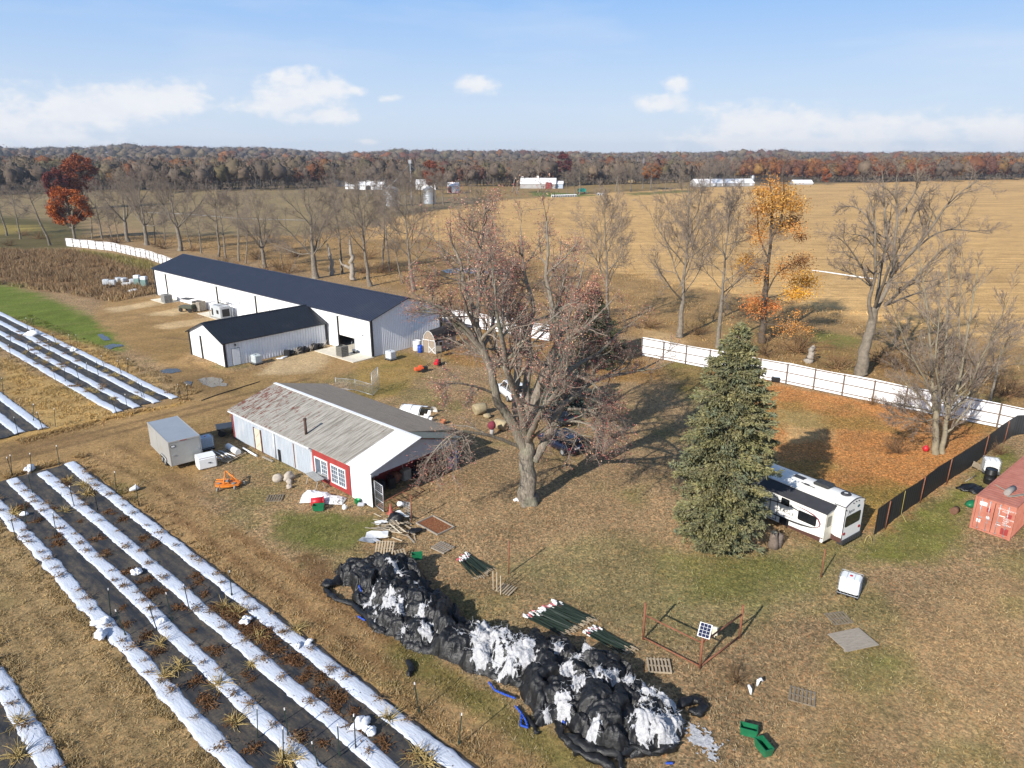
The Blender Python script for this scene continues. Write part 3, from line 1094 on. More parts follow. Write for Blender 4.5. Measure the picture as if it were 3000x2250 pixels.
b.build('white_panel', M_wtin, sh)
b = MB()      # gable panel over the open porch
b.prism([(0.05, 2.50), (8.8, 2.50), (8.8, 2.72), (YR, 4.05), (0.05, 2.86)], 20.42, 20.47, 'x')
b.build('gable_panel', M_panel, sh)
k1 = (ZR - ZE) / YR
k2 = (ZR - 2.72) / (9.0 - YR)


def slope(b, x0, x1, ya, za, yb, zb, th=.05, m=0, rib=.3, rh=.02):
    P = []
    for x in (x0, x1):
        P += [(x, ya, za), (x, yb, zb), (x, yb, zb + th), (x, ya, za + th)]
    b.add(P, [(0, 1, 5, 4), (3, 7, 6, 2), (1, 2, 6, 5), (0, 3, 2, 1), (4, 5, 6, 7), (0, 4, 7, 3)], m)
    if rib:
        nr = int((x1 - x0) / rib)
        for i in range(nr + 1):
            x = x0 + .03 + i * (x1 - x0 - .06) / nr
            P = []
            for dx in (-.03, .03):
                P += [(x + dx, ya, za + th + .001), (x + dx, yb, zb + th + .001), (x + dx * .4, yb, zb + th + rh), (x + dx * .4, ya, za + th + rh)]
            b.add(P, [(3, 2, 6, 7), (0, 1, 2, 3), (7, 6, 5, 4), (1, 5, 6, 2)], m)


b = MB()
slope(b, -.15, LR, YR, ZR, -.30, ZE - k1 * .15)
o = b.build('roof', M_tin, sh)
b = MB()
slope(b, -.10, 18.9, YR + .02, ZR, 10.2, ZR - 1.42, m=0, rib=0)
for i in range(17):
    y0 = YR + .1 + i * .33
    z0 = ZR - .255 * (y0 - YR)
    b.box((9.4, y0 + .15, z0 + .05 - .012), (18.95, .31, .02), rotm(-.25))
b.build('rear_roof', M_shing, sh)
b = MB()
b.bx(-.2, 20.7, YR - .16, YR + .16, ZR + .05, ZR + .085)
b.build('ridge_cap', M_wtin, sh)
b = MB()
slope(b, LR + .01, 20.75, YR, ZR + .035, -.32, ZE - k1 * .15 + .035, rib=.22)
b.build('porch_roof', M_wtin, sh)
b = MB()
slope(b, 18.92, 20.7, YR + .02, ZR + .02, 9.2, 2.80, rib=.25)
b.build('porch_rear_roof', PM('grey green tin', (.20, .215, .19, 1), .8, .12, 2), sh)
b = MB()
b.cyl((20.3, 8.75, 0), (20.3, 8.75, 2.75), .075, 10)
b.build('porch_post', M_wtin, sh)
b = MB()
b.cyl((11.03, .72, 3.0), (11.03, .72, 4.45), .11, 12)
b.lathe([(.14, 4.40), (.15, 4.42), (.15, 4.50), (.1, 4.52)], (11.03, .72, 0), 12)
b.build('stove_pipe', PM('rusted flue', (.075, .042, .032, 1), .8, .3, 5), sh)
b = MB()
b.bx(-.1, 12.9, -.36, -.24, 2.66, 2.74)
b.cyl((7.15, -.09, .1), (7.15, -.09, 2.65), .05, 8)
b.build('gutter', M_wtin, sh)
b = MB()       # long sliding track over the two big doors
b.bx(7.5, 12.8, -.10, -.03, 2.34, 2.44)
b.bx(10.1, 10.16, -.06, -.024, .1, 2.3, 1)
b.build('door_track', [M_zinc, M_rust], sh)
b = MB()
b.bx(3.75, 3.87, -.09, .02, 0, 2.1, 1)
b.bx(4.88, 5.02, -.09, .02, 0, 2.1, 1)
b.bx(3.87, 4.88, -.06, .02, .05, 2.05)
for z in (.12, 1.05, 2.0):
    b.bx(3.9, 4.86, -.085, -.06, z - .05, z + .05)
b.box((4.37, -.073, .58), (1.25, .022, .09), rotm(0, -.72))
b.box((4.37, -.073, 1.52), (1.25, .022, .09), rotm(0, -.72))
b.build('plank_door', [PM('bleached wood', (.52, .48, .38, 1), .85, .12, 3), PM('dark red post', (.10, .035, .03, 1), .8, .2)], sh)
b = MB()
b.bx(7.58, 7.95, -.07, .01, .0, 1.05)
b.build('dark_hatch', M_black, sh)
for (xa, xc, za, zc, nm) in ((13.2, 15.0, .5, 2.08, 0), (15.4, 17.35, .5, 2.1, 1)):
    b = MB()
    fw = .095
    b.bx(xa, xc, -.10, -.03, zc - fw, zc)
    b.bx(xa, xc, -.10, -.03, za, za + fw)
    b.bx(xa, xa + fw, -.10, -.03, za + fw, zc - fw)
    b.bx(xc - fw, xc, -.10, -.03, za + fw, zc - fw)
    xm = (xa + xc) / 2
    b.bx(xm - .05, xm + .05, -.095, -.03, za + fw, zc - fw)
    for side in ((0, 1) if nm else (1,)):
        x0 = xa + fw if side == 0 else xm + .05
        x1 = xm - .05 if side == 0 else xc - fw
        for j in (1, 2):
            x = x0 + (x1 - x0) * j / 3
            b.bx(x - .011, x + .011, -.075, -.05, za + fw, zc - fw)
        for j in (1, 2, 3):
            z = za + fw + (zc - za - 2 * fw) * j / 4
            b.bx(x0, x1, -.077, -.052, z - .011, z + .011)
    w = b.build('window', M_wplas, sh)
    b = MB()
    b.bx(xa + fw, xc - fw, -.05, -.035, za + fw, zc - fw)
    b.build('pane', PM('pale window glass', (.10, .125, .16, 1), .12, .3, 2.5, spec=.7), w)
b = MB()       # the window in the red wall under the porch
b.bx(17.86, 17.93, 1.2, 2.6, .95, 2.05, 0)
b.bx(17.93, 17.945, 1.32, 1.85, 1.06, 1.94, 1)
b.bx(17.93, 17.945, 1.95, 2.48, 1.06, 1.94, 1)
b.build('window', [M_wplas, M_glass], sh)

# --- white fence along the tree line -------------------------------------
M_post = PM('brown steel post', (.16, .115, .085, 1), .8, .2, 4)


def fence(pts, H, label, step, name='white_fence'):
    r = thing(name, label, 'fence', pts[0])
    P = MB()
    R = MB()
    cap = MB()
    o = pts[0]
    posts = []
    for a, c in zip(pts[:-1], pts[1:]):
        a = a - o
        c = c - o
        d = (c - a)
        Ln = d.length
        d = d / Ln
        nrm = Vector((-d.y, d.x, 0))
        if nrm.y > 0:
            nrm = -nrm            # towards the camera
        ns = max(1, int(Ln / .3))
        pl = []
        for i in range(ns + 1):
            u = a + d * (Ln * i / ns)
            off = .02 if i % 2 else 0.0
            u = u + nrm * off
            hh = H + .05 * math.sin(i * .21 + a.x)
            pl += [(u.x, u.y, .04), (u.x, u.y, hh)]
        P.add(pl, [(2 * i, 2 * i + 2, 2 * i + 3, 2 * i + 1) for i in range(ns)])
        for z in (.35, H * .55, H - .15):
            p0 = a + nrm * .07
            p1 = c + nrm * .07
            R.tube([(p0.x, p0.y, z), (p1.x, p1.y, z)], .05, 4, smooth=False)
        npz = max(1, int(round(Ln / step)))
        for i in range(npz):
            posts.append(a + d * (Ln * i / npz) + nrm * .15)
    posts.append(pts[-1] - o)
    P.build('panel', M_white, r)
    R.build('rail', M_post, r)
    b = MB()
    b.bx(-.055, .055, -.055, .055, 0, H - .02)
    q = b.build('post', M_post, r, posts[0])
    for p in posts[1:]:
        c = q.copy()
        COL.objects.link(c)
        c.location = p
    return r


fence([G(195, 721), G(330, 735), G(430, 758), G(520, 790)], 2.25, 'white sheet fence curving away behind the far left end of the long barn', 3.4)
fpts = [ST(-84, 72.9), G(1305, 947), G(1480, 976), G(1610, 1000)]
fence(fpts, 2.35, 'white sheet fence half hidden by the big bare tree, right of the long barn', 3.3)
fence([G(1880, 1041), G(2303, 1124), G(2649, 1197), G(2921, 1252), G(3080, 1290)], 2.45, 'tall white sheet fence running behind the spruce and orange leaf litter', 3.35)

# --- black mesh fence --------------------------------------------------
n = NT('black mesh cloth')
co = n.coord('Generated')
ck = n.N('ShaderNodeTexBrick')
ck.inputs['Scale'].default_value = 1.0
ck.offset = 0
ck.inputs['Brick Width'].default_value = .012
ck.inputs['Row Height'].default_value = .085
ck.inputs['Mortar Size'].default_value = .0022
ck.inputs['Color1'].default_value = (.012, .014, .017, 1)
ck.inputs['Color2'].default_value = (.015, .017, .021, 1)
ck.inputs['Mortar'].default_value = (.035, .037, .040, 1)
xx = n.N('ShaderNodeSeparateXYZ')
n.L(co, xx.inputs[0])
cb = n.N('ShaderNodeCombineXYZ')
n.L(xx.outputs[0], cb.inputs[0])
n.L(xx.outputs[2], cb.inputs[1])
n.L(cb.outputs[0], ck.inputs['Vector'])
M_mesh = n.out(ck.outputs['Color'], .6, 0, .3)
fp = [G(2559, 1569), G(2640, 1508), G(2735, 1438), G(2828, 1377), G(2920, 1308), G(2967, 1277), G(3060, 1262)]
bf = thing('black_fence', 'black mesh cloth fence on rusty posts beside the camper and container', 'fence', fp[0])
b = MB()
pp = []
for a, c in zip(fp[:-1], fp[1:]):
    for i in range(12):
        pp.append(a.lerp(c, i / 12) - fp[0])
pp.append(fp[-1] - fp[0])
PV = []
for i, p in enumerate(pp):
    wv = .03 * math.sin(i * 1.9) + .05 * math.sin(i * .37)
    hh = 2.05 + .06 * math.sin(i * .26) - .06 * abs(math.sin(i * math.pi / 12))
    PV += [(p.x + wv, p.y, .02), (p.x + wv * .6, p.y, hh * .5), (p.x - wv * .4, p.y, hh)]
b.add(PV, [(3 * i + j, 3 * i + 3 + j, 3 * i + 4 + j, 3 * i + 1 + j) for i in range(len(pp) - 1) for j in (0, 1)], smooth=True)
b.build('mesh_cloth', M_mesh, bf)
for i in range(6):
    p = pp[min(len(pp) - 1, 4 + i * 12 + (i % 2) * 2)]
    b = MB()
    b.cyl((.09, -.10, 0), (.12, -.13, 2.2), .04, 6)
    b.build('post', M_rust, bf, (p.x, p.y, 0))

# ---------------------------------------------------------------- planting beds
n = NT('weed cloth')
co = n.coord()
lines = n.noise(n.mapping(co, (.25, 16, 1)), 1.0, 3, .6)
dust = n.noise(n.mapping(co, (.35, 1.1, 1)), 1.3, 6, .68)
fine = n.noise(co, 9, 4, .7)
c = n.mix(n.rng(lines, .35, .65), (.016, .018, .022, 1), (.030, .032, .036, 1))
c = n.mix(n.math('MULTIPLY', n.rng(dust, .40, .64), n.rng(fine, .25, .6)), c, (.125, .100, .068, 1))
crumbs = n.noise(co, 3.2, 5, .75)
c = n.mix(n.math('MULTIPLY', n.rng(crumbs, .58, .64), n.rng(dust, .42, .6)), c, (.15, .095, .058, 1))
n.bump(dust, .25, .05)
M_cloth = n.out(c, .72, 0, .35)

n = NT('white mulch film')
co = n.coord()
sp1 = n.noise(co, 5.0, 4, .7)
sp2 = n.noise(n.mapping(co, (.5, 2, 1)), 1.2, 5, .65)
c = n.mix(n.rng(sp2, .35, .7), (.58, .62, .70, 1), (.47, .50, .56, 1))
c = n.mix(n.rng(sp1, .64, .70), c, (.30, .24, .20, 1))
vv = n.N('ShaderNodeTexVoronoi')
vv.inputs['Scale'].default_value = 1.7
vv.inputs['Randomness'].default_value = .9
n.L(co, vv.inputs['Vector'])
c = n.mix(n.rng(vv.outputs['Distance'], .075, .055), c, (.10, .085, .08, 1))
n.bump(n.noise(n.mapping(co, (1.5, 5, 1)), 2.2, 5), .5, .06)
M_film = n.out(c, .45, 0, .35)


def sheet(name, s0, s1, t0, t1, ds=.4, dt=.12, z0=.03):
    S = np.arange(s0, s1 + .01, ds)
    T = np.arange(t0, t1 + .01, dt)
    SS, TT = np.meshgrid(S, T)
    je = (fbm(SS / 1.5, TT * 0 + t0, 3) - .5) * .5
    edge = (np.abs(TT - t0) < dt * .6).astype(float) - (np.abs(TT - t1) < dt * .6)
    je2 = (fbm(TT / .7, SS * 0 + s1, 3) - .5) * .8
    edge2 = (np.abs(SS - S[-1]) < .01).astype(float) + (np.abs(SS - S[0]) < .01)
    Z = z0 + .05 * fbm(SS / 2, TT / .5, 3) - .045 * np.abs(edge)
    P = np.stack([(SS + je2 * edge2).ravel() - s0, (TT + je * edge).ravel() - t0, Z.ravel()], 1)
    i = np.arange(len(S) * len(T)).reshape(len(T), len(S))
    F = np.stack([i[:-1, :-1], i[:-1, 1:], i[1:, 1:], i[1:, :-1]], -1).reshape(-1, 4)
    o = link(name, npmesh(name, P, [F], smooth=True), [M_cloth], None, ST(s0, t0), ROT)
    return kind(o, 'structure')


sheet('weed_cloth', -64.9, -12, 9.7, 16.9)
sheet('weed_cloth', -64.9, -12, -2.5, 4.9)
sheet('weed_cloth', -170, -74.9, 23.8, 30.0, ds=.8)
sheet('weed_cloth', -140, -75.6, 9.0, 17.8, ds=.6)


def mulch_row(s0, s1, t, label, w=.44, h=.075, ds=.16):
    S = np.arange(s0, s1, ds)
    prof = np.array([(-1.0, -.02), (-.92, .30), (-.78, .72), (-.5, .95), (0, 1.02), (.5, .95), (.78, .72), (.92, .30), (1.0, -.02)])
    nS, nP = len(S), len(prof)
    SS = np.repeat(S[:, None], nP, 1)
    tt = prof[None, :, 0] * w
    jl = (fbm(SS / .9 + t * 7, prof[None, :, 0] * 0 + t, 4) - .5) * (.34 if abs(t - 10.1) < .1 or t < 5 else .13) + (vnoise(SS / .25, SS * 0 + t * 3) - .5) * .10
    edge = np.abs(prof[None, :, 0]) ** 3
    tt = tt + jl * edge * np.sign(prof[None, :, 0]) + (fbm(SS / 4, SS * 0 + t, 2) - .5) * .22
    zz = prof[None, :, 1] * h * (.8 + .45 * fbm(SS / 1.6, SS * 0 + t * 2, 3)) + .035 * (fbm(SS / .5, tt / .16, 3) - .5) + .02 * (vnoise(SS / .12, tt / .5) - .5)
    zz = np.where(np.abs(prof[None, :, 0]) > .99, .035, zz + .05)
    P = np.stack([SS.ravel() - s1, tt.ravel(), zz.ravel()], 1)
    i = np.arange(nS * nP).reshape(nS, nP)
    F = np.stack([i[:-1, :-1], i[1:, :-1], i[1:, 1:], i[:-1, 1:]], -1).reshape(-1, 4)
    E = np.array([i[0, ::-1], i[-1, :]])
    o = link('mulch_row', npmesh('mulch_row', P, [F, E], smooth=True), [M_film], None, ST(s1, t), ROT)
    return tag(o, label, 'garden row', 'white plastic mulch rows')


NEAR = [(16.35, 'white plastic mulch row of the near block, beside the dirt strip and plastic heap'),
        (14.25, 'white plastic mulch row of the near block, second from the plastic heap'),
        (12.20, 'white plastic mulch row of the near block, third from the plastic heap'),
        (10.10, 'white plastic mulch row of the near block, farthest from the plastic heap')]
for t, l in NEAR:
    mulch_row(-64.7 + .3 * math.sin(t), -12, t, l)
mulch_row(-64.7, -24, 4.75, 'white plastic mulch row alone beyond the dry grass strip, lowest left in view')
FAR = [(29.85, 'white plastic mulch row of the far block, nearest the green grass strip'),
       (28.0, 'white plastic mulch row of the far block, second from the green grass strip'),
       (26.0, 'white plastic mulch row of the far block, third from the green grass strip'),
       (24.1, 'white plastic mulch row of the far block, nearest the camera')]
for t, l in FAR:
    mulch_row(-165, -74.7, t, l, ds=.4)
mulch_row(-135, -75.4, 17.6, 'white plastic mulch row across the lane at the left edge, upper of its pair', ds=.35)
mulch_row(-135, -75.6, 15.75, 'white plastic mulch row across the lane at the left edge, lower of its pair', ds=.35)

# dead plants left on the rows
M_stalk = AM('dead plant', .9, .1, .3)


def tubes_np(P, R, k=3):
    """many polylines at once: P (N,n,3), R (N,n) -> verts, quads"""
    N, nn = P.shape[:2]
    T = np.gradient(P, axis=1)
    T /= np.linalg.norm(T, axis=2, keepdims=True) + 1e-9
    mean = np.abs(T.mean(1))
    ref = np.eye(3)[np.argmin(mean, 1)][:, None, :]
    U = np.cross(T, np.broadcast_to(ref, T.shape))
    U /= np.linalg.norm(U, axis=2, keepdims=True) + 1e-9
    Vv = np.cross(T, U)
    a = np.arange(k) / k * 2 * np.pi
    ring = P[:, :, None] + R[:, :, None, None] * (np.cos(a)[None, None, :, None] * U[:, :, None] + np.sin(a)[None, None, :, None] * Vv[:, :, None])
    V = ring.reshape(-1, 3)
    b = (np.arange(N) * nn * k)[:, None, None] + (np.arange(nn - 1) * k)[None, :, None]
    j = np.arange(k)[None, None, :]
    q = (j + 1) % k
    F = np.stack([b + j, b + q, b + k + q, b + k + j], -1).reshape(-1, 4)
    return V, F


def quads_np(Cn, A, B):
    """leaf-like quads from centres and half axes"""
    V = np.stack([Cn - A, Cn + B, Cn + A, Cn - B], 1).reshape(-1, 3)
    F = np.arange(len(Cn) * 4).reshape(-1, 4)
    return V, F


def unit(v):
    return v / (np.linalg.norm(v, axis=-1, keepdims=True) + 1e-9)


def dead_plant(seed, kind_):
    r = np.random.default_rng(seed)
    if kind_ == 'flat':
        N, n, Lr, up, colr, leaf = 16, 5, (.18, .5), .03, (134, 112, 86), 34
    elif kind_ == 'straw':
        N, n, Lr, up, colr, leaf = 42, 5, (.4, .80), .28, (178, 156, 104), 10
    else:
        N, n, Lr, up, colr, leaf = 22, 5, (.2, .55), .08, (116, 88, 62), 90
    d = unit(np.stack([r.normal(size=N), r.normal(size=N), np.abs(r.normal(size=N)) * (up * 4) + up], 1))
    L = r.uniform(*Lr, N)
    P = np.zeros((N, n, 3))
    P[:, 0, :2] = r.normal(size=(N, 2)) * .05
    dd = d.copy()
    for i in range(1, n):
        dd = unit(dd + r.normal(size=(N, 3)) * .25 - np.array([0, 0, .16]))
        P[:, i] = P[:, i - 1] + dd * L[:, None] / (n - 1)
    P[:, :, 2] = np.maximum(P[:, :, 2], .015)
    R = np.linspace(.016, .006, n)[None] * np.ones((N, 1))
    V1, F1 = tubes_np(P, R)
    base = np.array([lin(c) for c in colr])
    c1 = np.repeat(base[None] * r.uniform(.6, 1.25, (N, 1)), n * 3, 0)
    q = P[r.integers(0, N, leaf), r.integers(1, n, leaf)] + r.normal(size=(leaf, 3)) * .06
    q[:, 2] = np.maximum(q[:, 2], .02)
    A = unit(r.normal(size=(leaf, 3))) * r.uniform(.025, .07, (leaf, 1))
    Bv = unit(np.cross(A, r.normal(size=(leaf, 3)))) * r.uniform(.015, .04, (leaf, 1))
    V2, F2 = quads_np(q, A, Bv)
    c2 = np.repeat(base[None] * np.array([.85, .75, .7]) * r.uniform(.45, 1.2, (leaf, 1)), 4, 0)
    return npmesh('dead_plant', np.concatenate([V1, V2]), [F1, F2 + len(V1)], col=np.concatenate([c1, c2]))


DP = {k: [dead_plant(10 + i * 3 + j, k) for j in range(4)] for i, k in enumerate(('flat', 'straw', 'brown'))}
for k in DP:
    for me_ in DP[k]:
        me_.materials.append(M_stalk)
DLAB = {'flat': 'flattened withered plant lying on a white mulch row', 'straw': 'straw coloured dry stalks standing up beside a mulch row',
        'brown': 'low clump of dead brown leaves on the black weed cloth'}


def place_dp(k, s, t, z, sc=1.0):
    o = bpy.data.objects.new({'flat': 'withered_plant', 'straw': 'dry_stalks', 'brown': 'dead_leaf_clump'}[k], random.choice(DP[k]))
    COL.objects.link(o)
    o.location = ST(s, t, z)
    o.rotation_euler = (0, 0, random.random() * 6.28)
    o.scale = (sc, sc, sc * random.uniform(.7, 1.1))
    tag(o, DLAB[k], 'dead plant', {'flat': 'withered plants on the white rows', 'straw': 'straw clumps along the beds', 'brown': 'dead leaf clumps on the weed cloth'}[k])


for t in (16.35, 14.25, 12.20, 10.10, 4.75):
    s = -63.5 + random.random()
    end = -20 if t > 5 else -29
    while s < end:
        place_dp('flat', s, t + random.uniform(-.22, .3), .23, random.uniform(.7, 1.4))
        s += random.uniform(.9, 2.6)
for (px, py, sc) in ((1140, 2110, 1.2), (470, 1890, 1.1), (480, 1990, 1.3), (530, 1960, 1.4), (640, 2010, 1.4), (735, 1950, .9), (690, 2120, 1.2), (660, 1780, 1.2), (700, 1800, 1.3),
                     (200, 1410, 1.2), (245, 1425, 1.5), (260, 1450, 1.4), (190, 1500, 1.1), (40, 1508, 1.2), (60, 2120, 1.3), (55, 2220, 1.4), (760, 1870, 1.2), (870, 1850, 1.3), (830, 2230, 1.3), (860, 2230, 1.2), (1220, 2215, 1.4), (1250, 2240, 1.3)):
    a = to_st(G(px, py))
    place_dp('straw', a[0], a[1], .06, sc)
for i in range(60):
    t = random.choice((15.1, 15.4, 13.3, 13.0, 11.2, 11.0))
    place_dp('brown', random.uniform(-62, -20), t + random.gauss(0, .18), .06, random.uniform(.7, 1.5))
for i in range(46):                 # heaps of brown leaves seen in the alley by the second row
    s = random.gauss(-32 if i < 34 else -24, 2.0)
    place_dp('brown', s, 15.2 + random.gauss(0, .22), .06, random.uniform(.8, 1.5))
for i in range(50):
    t = random.choice((29.85, 28.0, 26.0, 24.1)) + random.gauss(0, .35)
    place_dp('flat', random.uniform(-125, -76), t, .2, random.uniform(.8, 1.5))
for i in range(34):
    place_dp('straw', random.uniform(-118, -76), random.choice((28.9, 27.1, 25.1)) + random.gauss(0, .2), .05, random.uniform(.6, 1.1))

# steel stakes with white tips standing along the rows
M_stake = PM('dark green stake steel', (.018, .032, .024, 1), .6, .2, 8)
M_tip = PM('white stake tip', (.75, .74, .72, 1), .6, .05)
M_pink = PM('red stake tip', (.50, .12, .13, 1), .6, .15)
bs = MB()
bs.bx(-.026, .026, -.006, .006, 0, 1.72)
bs.bx(-.006, .006, .0065, .034, 0, 1.72)
bs.box((0, -.012, .22), (.11, .008, .14))
bs.bx(-.024, .024, -.009, .036, 1.721, 1.84, 1)
stake_me = bs.build('steel_stake', [M_stake, M_tip])
STK = [(155, 275, 1), (388, 238, 1), (730, 150, 1), (400, 490, 1), (905, 650, 1), (1415, 470, 1), (1690, 640, 1), (1190, 700, 1), (770, 740, 1), (690, 1000, 1), (205, 1080, 1), (310, 850, 1)]
SPX = [(x * .2411, 1330 + y * .2411) for x, y, _ in STK]
SPX += [(x * .339, 1690 + y * .339) for x, y in ((1640, 290), (1490, 390), (1360, 470), (1095, 520), (960, 350), (2005, 175))]
SPX += [(700 + x * .339, 1690 + y * .339) for x, y in ((1560, 1190), (1010, 1500), (870, 1560), (430, 1390), (690, 1650), (385, 1600), (1900, 1460), (165, 1400))]
SPX += [(x * .339, 900 + y * .339) for x, y in ((300, 200), (240, 195), (490, 330), (618, 350), (672, 350), (1050, 580), (1105, 570), (850, 590), (905, 540), (1567, 800), (1620, 800), (535, 530), (755, 610), (265, 430), (100, 440), (490, 660), (565, 650), (688, 640), (1230, 780), (1250, 790), (1010, 920), (1105, 900), (430, 400), (350, 410), (90, 300),
                                                  (30, 750), (480, 1030), (370, 1060), (160, 1110), (290, 990), (105, 1460))]
bpy.data.objects.remove(stake_me)
sm = bpy.data.meshes['steel_stake']
for i, (px, py) in enumerate(SPX):
    p = G(px, py)
    a = to_st(p)
    o = bpy.data.objects.new('steel_stake', sm)
    COL.objects.link(o)
    o.location = (p.x, p.y, .0)
    o.rotation_euler = (random.gauss(0, .07), random.gauss(0, .08), random.random() * 3)
    blk = 'the near block of mulch rows' if a[0] > -70 else ('the far block of mulch rows' if a[1] > 20 else 'the short rows across the lane')
    tag(o, 'thin steel stake with a white tip standing upright in ' + blk, 'stake', 'standing stakes in ' + blk)

# tufts of loose white row-cover fibre
M_fib = PM('white fibre', (.76, .77, .80, 1), .95, .10, 9, bump=.6, bscale=25)
FL = [(870, 400, .5, 'zl'), (870, 505, .6, 'zl'), (1390, 390, .42, 'zl'), (2130, 380, .32, 'zl'), (60, 380, .35, 'zm'), (520, 605, .32, 'zm'), (605, 570, .25, 'zm'), (1050, 1285, .55, 'zm'), (1145, 1335, .45, 'zm'),
      (1640, 1460, .45, 'zn'), (310, 735, .38, 'zn'), (350, 195, .6, 'zn'), (1625, 430, .45, 'zn'), (280, 235, 1.1, 'z5'), (645, 375, .7, 'z5')]
SCL = {'zl': (0, 1690, .339), 'zm': (700, 1690, .339), 'zn': (0, 1330, .2411), 'z5': (0, 900, .339)}
FLAB = ['loose tuft of white fibre beside the lone stick in the dry grass edge', 'larger tuft of white fibre spilling off the row onto dry grass', 'upright tuft of white fibre on the second near row', 'round tuft of white fibre in the alley by withered plants',
        'small round tuft of white fibre in the alley near the heap side row', 'tuft of white fibre at the edge of the heap side row', 'tiny tuft of white fibre on the heap side row', 'wispy tuft of white fibre by a leaning stake, low in view', 'second wispy tuft of white fibre by the leaning stake',
        'long tuft of white fibre lying across the black weed cloth', 'white fibre tuft on weed cloth at the head of the near rows', 'flat white fibre tuft on grass behind the near row ends', 'white fibre tuft caught on a stake beside the mulch row', 'big crumpled white sheet bundle on the far rows', 'smaller crumpled white bundle on the far row edge']
for i, (a, c, r, zk) in enumerate(FL):
    x0, y0, sc_ = SCL[zk]
    p = G(x0 + a * sc_, y0 + c * sc_, .12)
    b = MB()
    for q in range(3):
        b.blob((random.gauss(0, r * .35), random.gauss(0, r * .25), .05 + r * .14), (r * random.uniform(.5, .8), r * random.uniform(.3, .5), r * random.uniform(.28, .42)), seed=i * 5 + q, amp=.28, nu=14, nv=9, freq=2.6)
    o = b.build('fibre_tuft', M_fib, None, (p.x, p.y, .10), random.random() * 3)
    tag(o, FLAB[i], 'fibre tuft', 'loose white fibre tufts')

# ---------------------------------------------------------------- the long heap of black plastic sheet and white fibre
n = NT('black mulch film')
co = n.coord()
w1 = n.noise(n.mapping(co, (1, 1, 1.5)), 5.0, 6, .7, 1.2)
w2 = n.noise(co, 1.6, 4, .6, .6)
c = n.mix(n.rng(w2, .35, .7), (.006, .006, .007, 1), (.013, .0127, .0123, 1))
c = n.mix(n.rng(w1, .60, .76), c, (.060, .056, .048, 1))
n.bump(w1, .55, .07)
M_bfilm = n.out(c, n.rng(w2, .3, .7, .30, .54), 0, .5)
n = NT('matted white fibre')
co = n.coord()
w1 = n.noise(co, 7.0, 6, .75, .8)
w2 = n.noise(co, 24.0, 4, .7)
c = n.mix(n.rng(w1, .30, .62), (.25, .25, .26, 1), (.58, .58, .59, 1))
c = n.mix(n.rng(w2, .60, .72), c, (.16, .16, .165, 1))
n.bump(n.math('ADD', w1, n.math('MULTIPLY', w2, .5)), .8, .06)
M_fleece = n.out(c, .95, 0, .1)

HOUT = [(-34.2, 21.8), (-33.0, 24.6), (-31.4, 25.5), (-29.8, 25.2), (-28.0, 24.2), (-26.2, 24.2), (-24.4, 23.6), (-22.8, 23.7), (-21.3, 24.6), (-19.6, 25.3), (-17.6, 26.0), (-15.8, 26.1), (-14.3, 25.8), (-13.0, 25.5), (-12.0, 25.1), (-11.2, 24.2), (-10.9, 23.0), (-11.6, 22.2), (-13.1, 21.0), (-14.9, 20.9), (-16.0, 21.2),
        (-16.7, 20.6), (-17.8, 20.9), (-18.8, 21.6), (-20.3, 21.3), (-21.6, 21.0), (-22.9, 20.9), (-24.0, 20.3), (-24.9, 19.8), (-26.0, 19.8), (-27.8, 19.95), (-29.2, 20.1), (-30.5, 20.4), (-31.4, 20.9), (-32.2, 21.3), (-33.2, 20.9)]
HO = np.array(HOUT)
ds = .045
S = np.arange(-35.0, -9.8, ds)
T = np.arange(19.0, 27.4, ds)
SS, TT = np.meshgrid(S, T)
s, t = SS.ravel(), TT.ravel()
wx = (fbm(s / 1.1, t / 1.1 + 4, 4) - .5) * 1.1
wy = (fbm(s / 1.1 + 9, t / 1.1, 4) - .5) * 1.1
dist = np.full(s.shape, 1e9)
ss, tt = s + wx, t + wy
for a, c in zip(HO, np.roll(HO, -1, 0)):
    e = c - a
    u = np.clip(((ss - a[0]) * e[0] + (tt - a[1]) * e[1]) / (e @ e), 0, 1)
    dist = np.minimum(dist, np.hypot(ss - a[0] - u * e[0], tt - a[1] - u * e[1]))
ins = in_poly(ss, tt, HO)
dd_ = np.where(ins, dist, -dist)
env = 1.18 * np.clip(dd_ / 1.75, 0, 1) ** .75
# sacks and bundles: rounded lumps, each with its own run of folds
r_ = np.random.default_rng(11)
lump = np.zeros_like(s)
lang = np.zeros_like(s)
lsz = np.ones_like(s) * .6


def ridged(x, y, o=4):
    v = 0
    a_ = 1.0
    for k in range(o):
        v = v + a_ * (1 - np.abs(2 * vnoise(x * 2 ** k + 13 * k, y * 2 ** k + 5 * k) - 1))
        a_ *= .5
    return v / 1.9


for k in range(270):
    cx, cy = r_.uniform(-34, -10.5), r_.uniform(19.8, 26.5)
    ra, rb = r_.uniform(.48, 1.10), r_.uniform(.34, .66)
    an = r_.uniform(0, 3.14)
    dx, dy = ss - cx, tt - cy
    uu = (dx * math.cos(an) + dy * math.sin(an)) / ra
    vv_ = (-dx * math.sin(an) + dy * math.cos(an)) / rb
    q = np.sqrt(np.clip(1 - uu * uu - vv_ * vv_, 0, 1)) * r_.uniform(.30, .78)
    w = q > lump
    lump = np.where(w, q, lump)
    lang = np.where(w, an + r_.normal() * .5, lang)
    lsz = np.where(w, rb, lsz)
wob = (fbm(s / 1.2, t / 1.2 + 60, 3) - .5) * 1.5
wob2 = (fbm(s / .35, t / .35 + 90, 3) - .5) * .35
u1 = ss * np.cos(lang) + tt * np.sin(lang) + wob
v1 = -ss * np.sin(lang) + tt * np.cos(lang) + wob2 + wob * .22
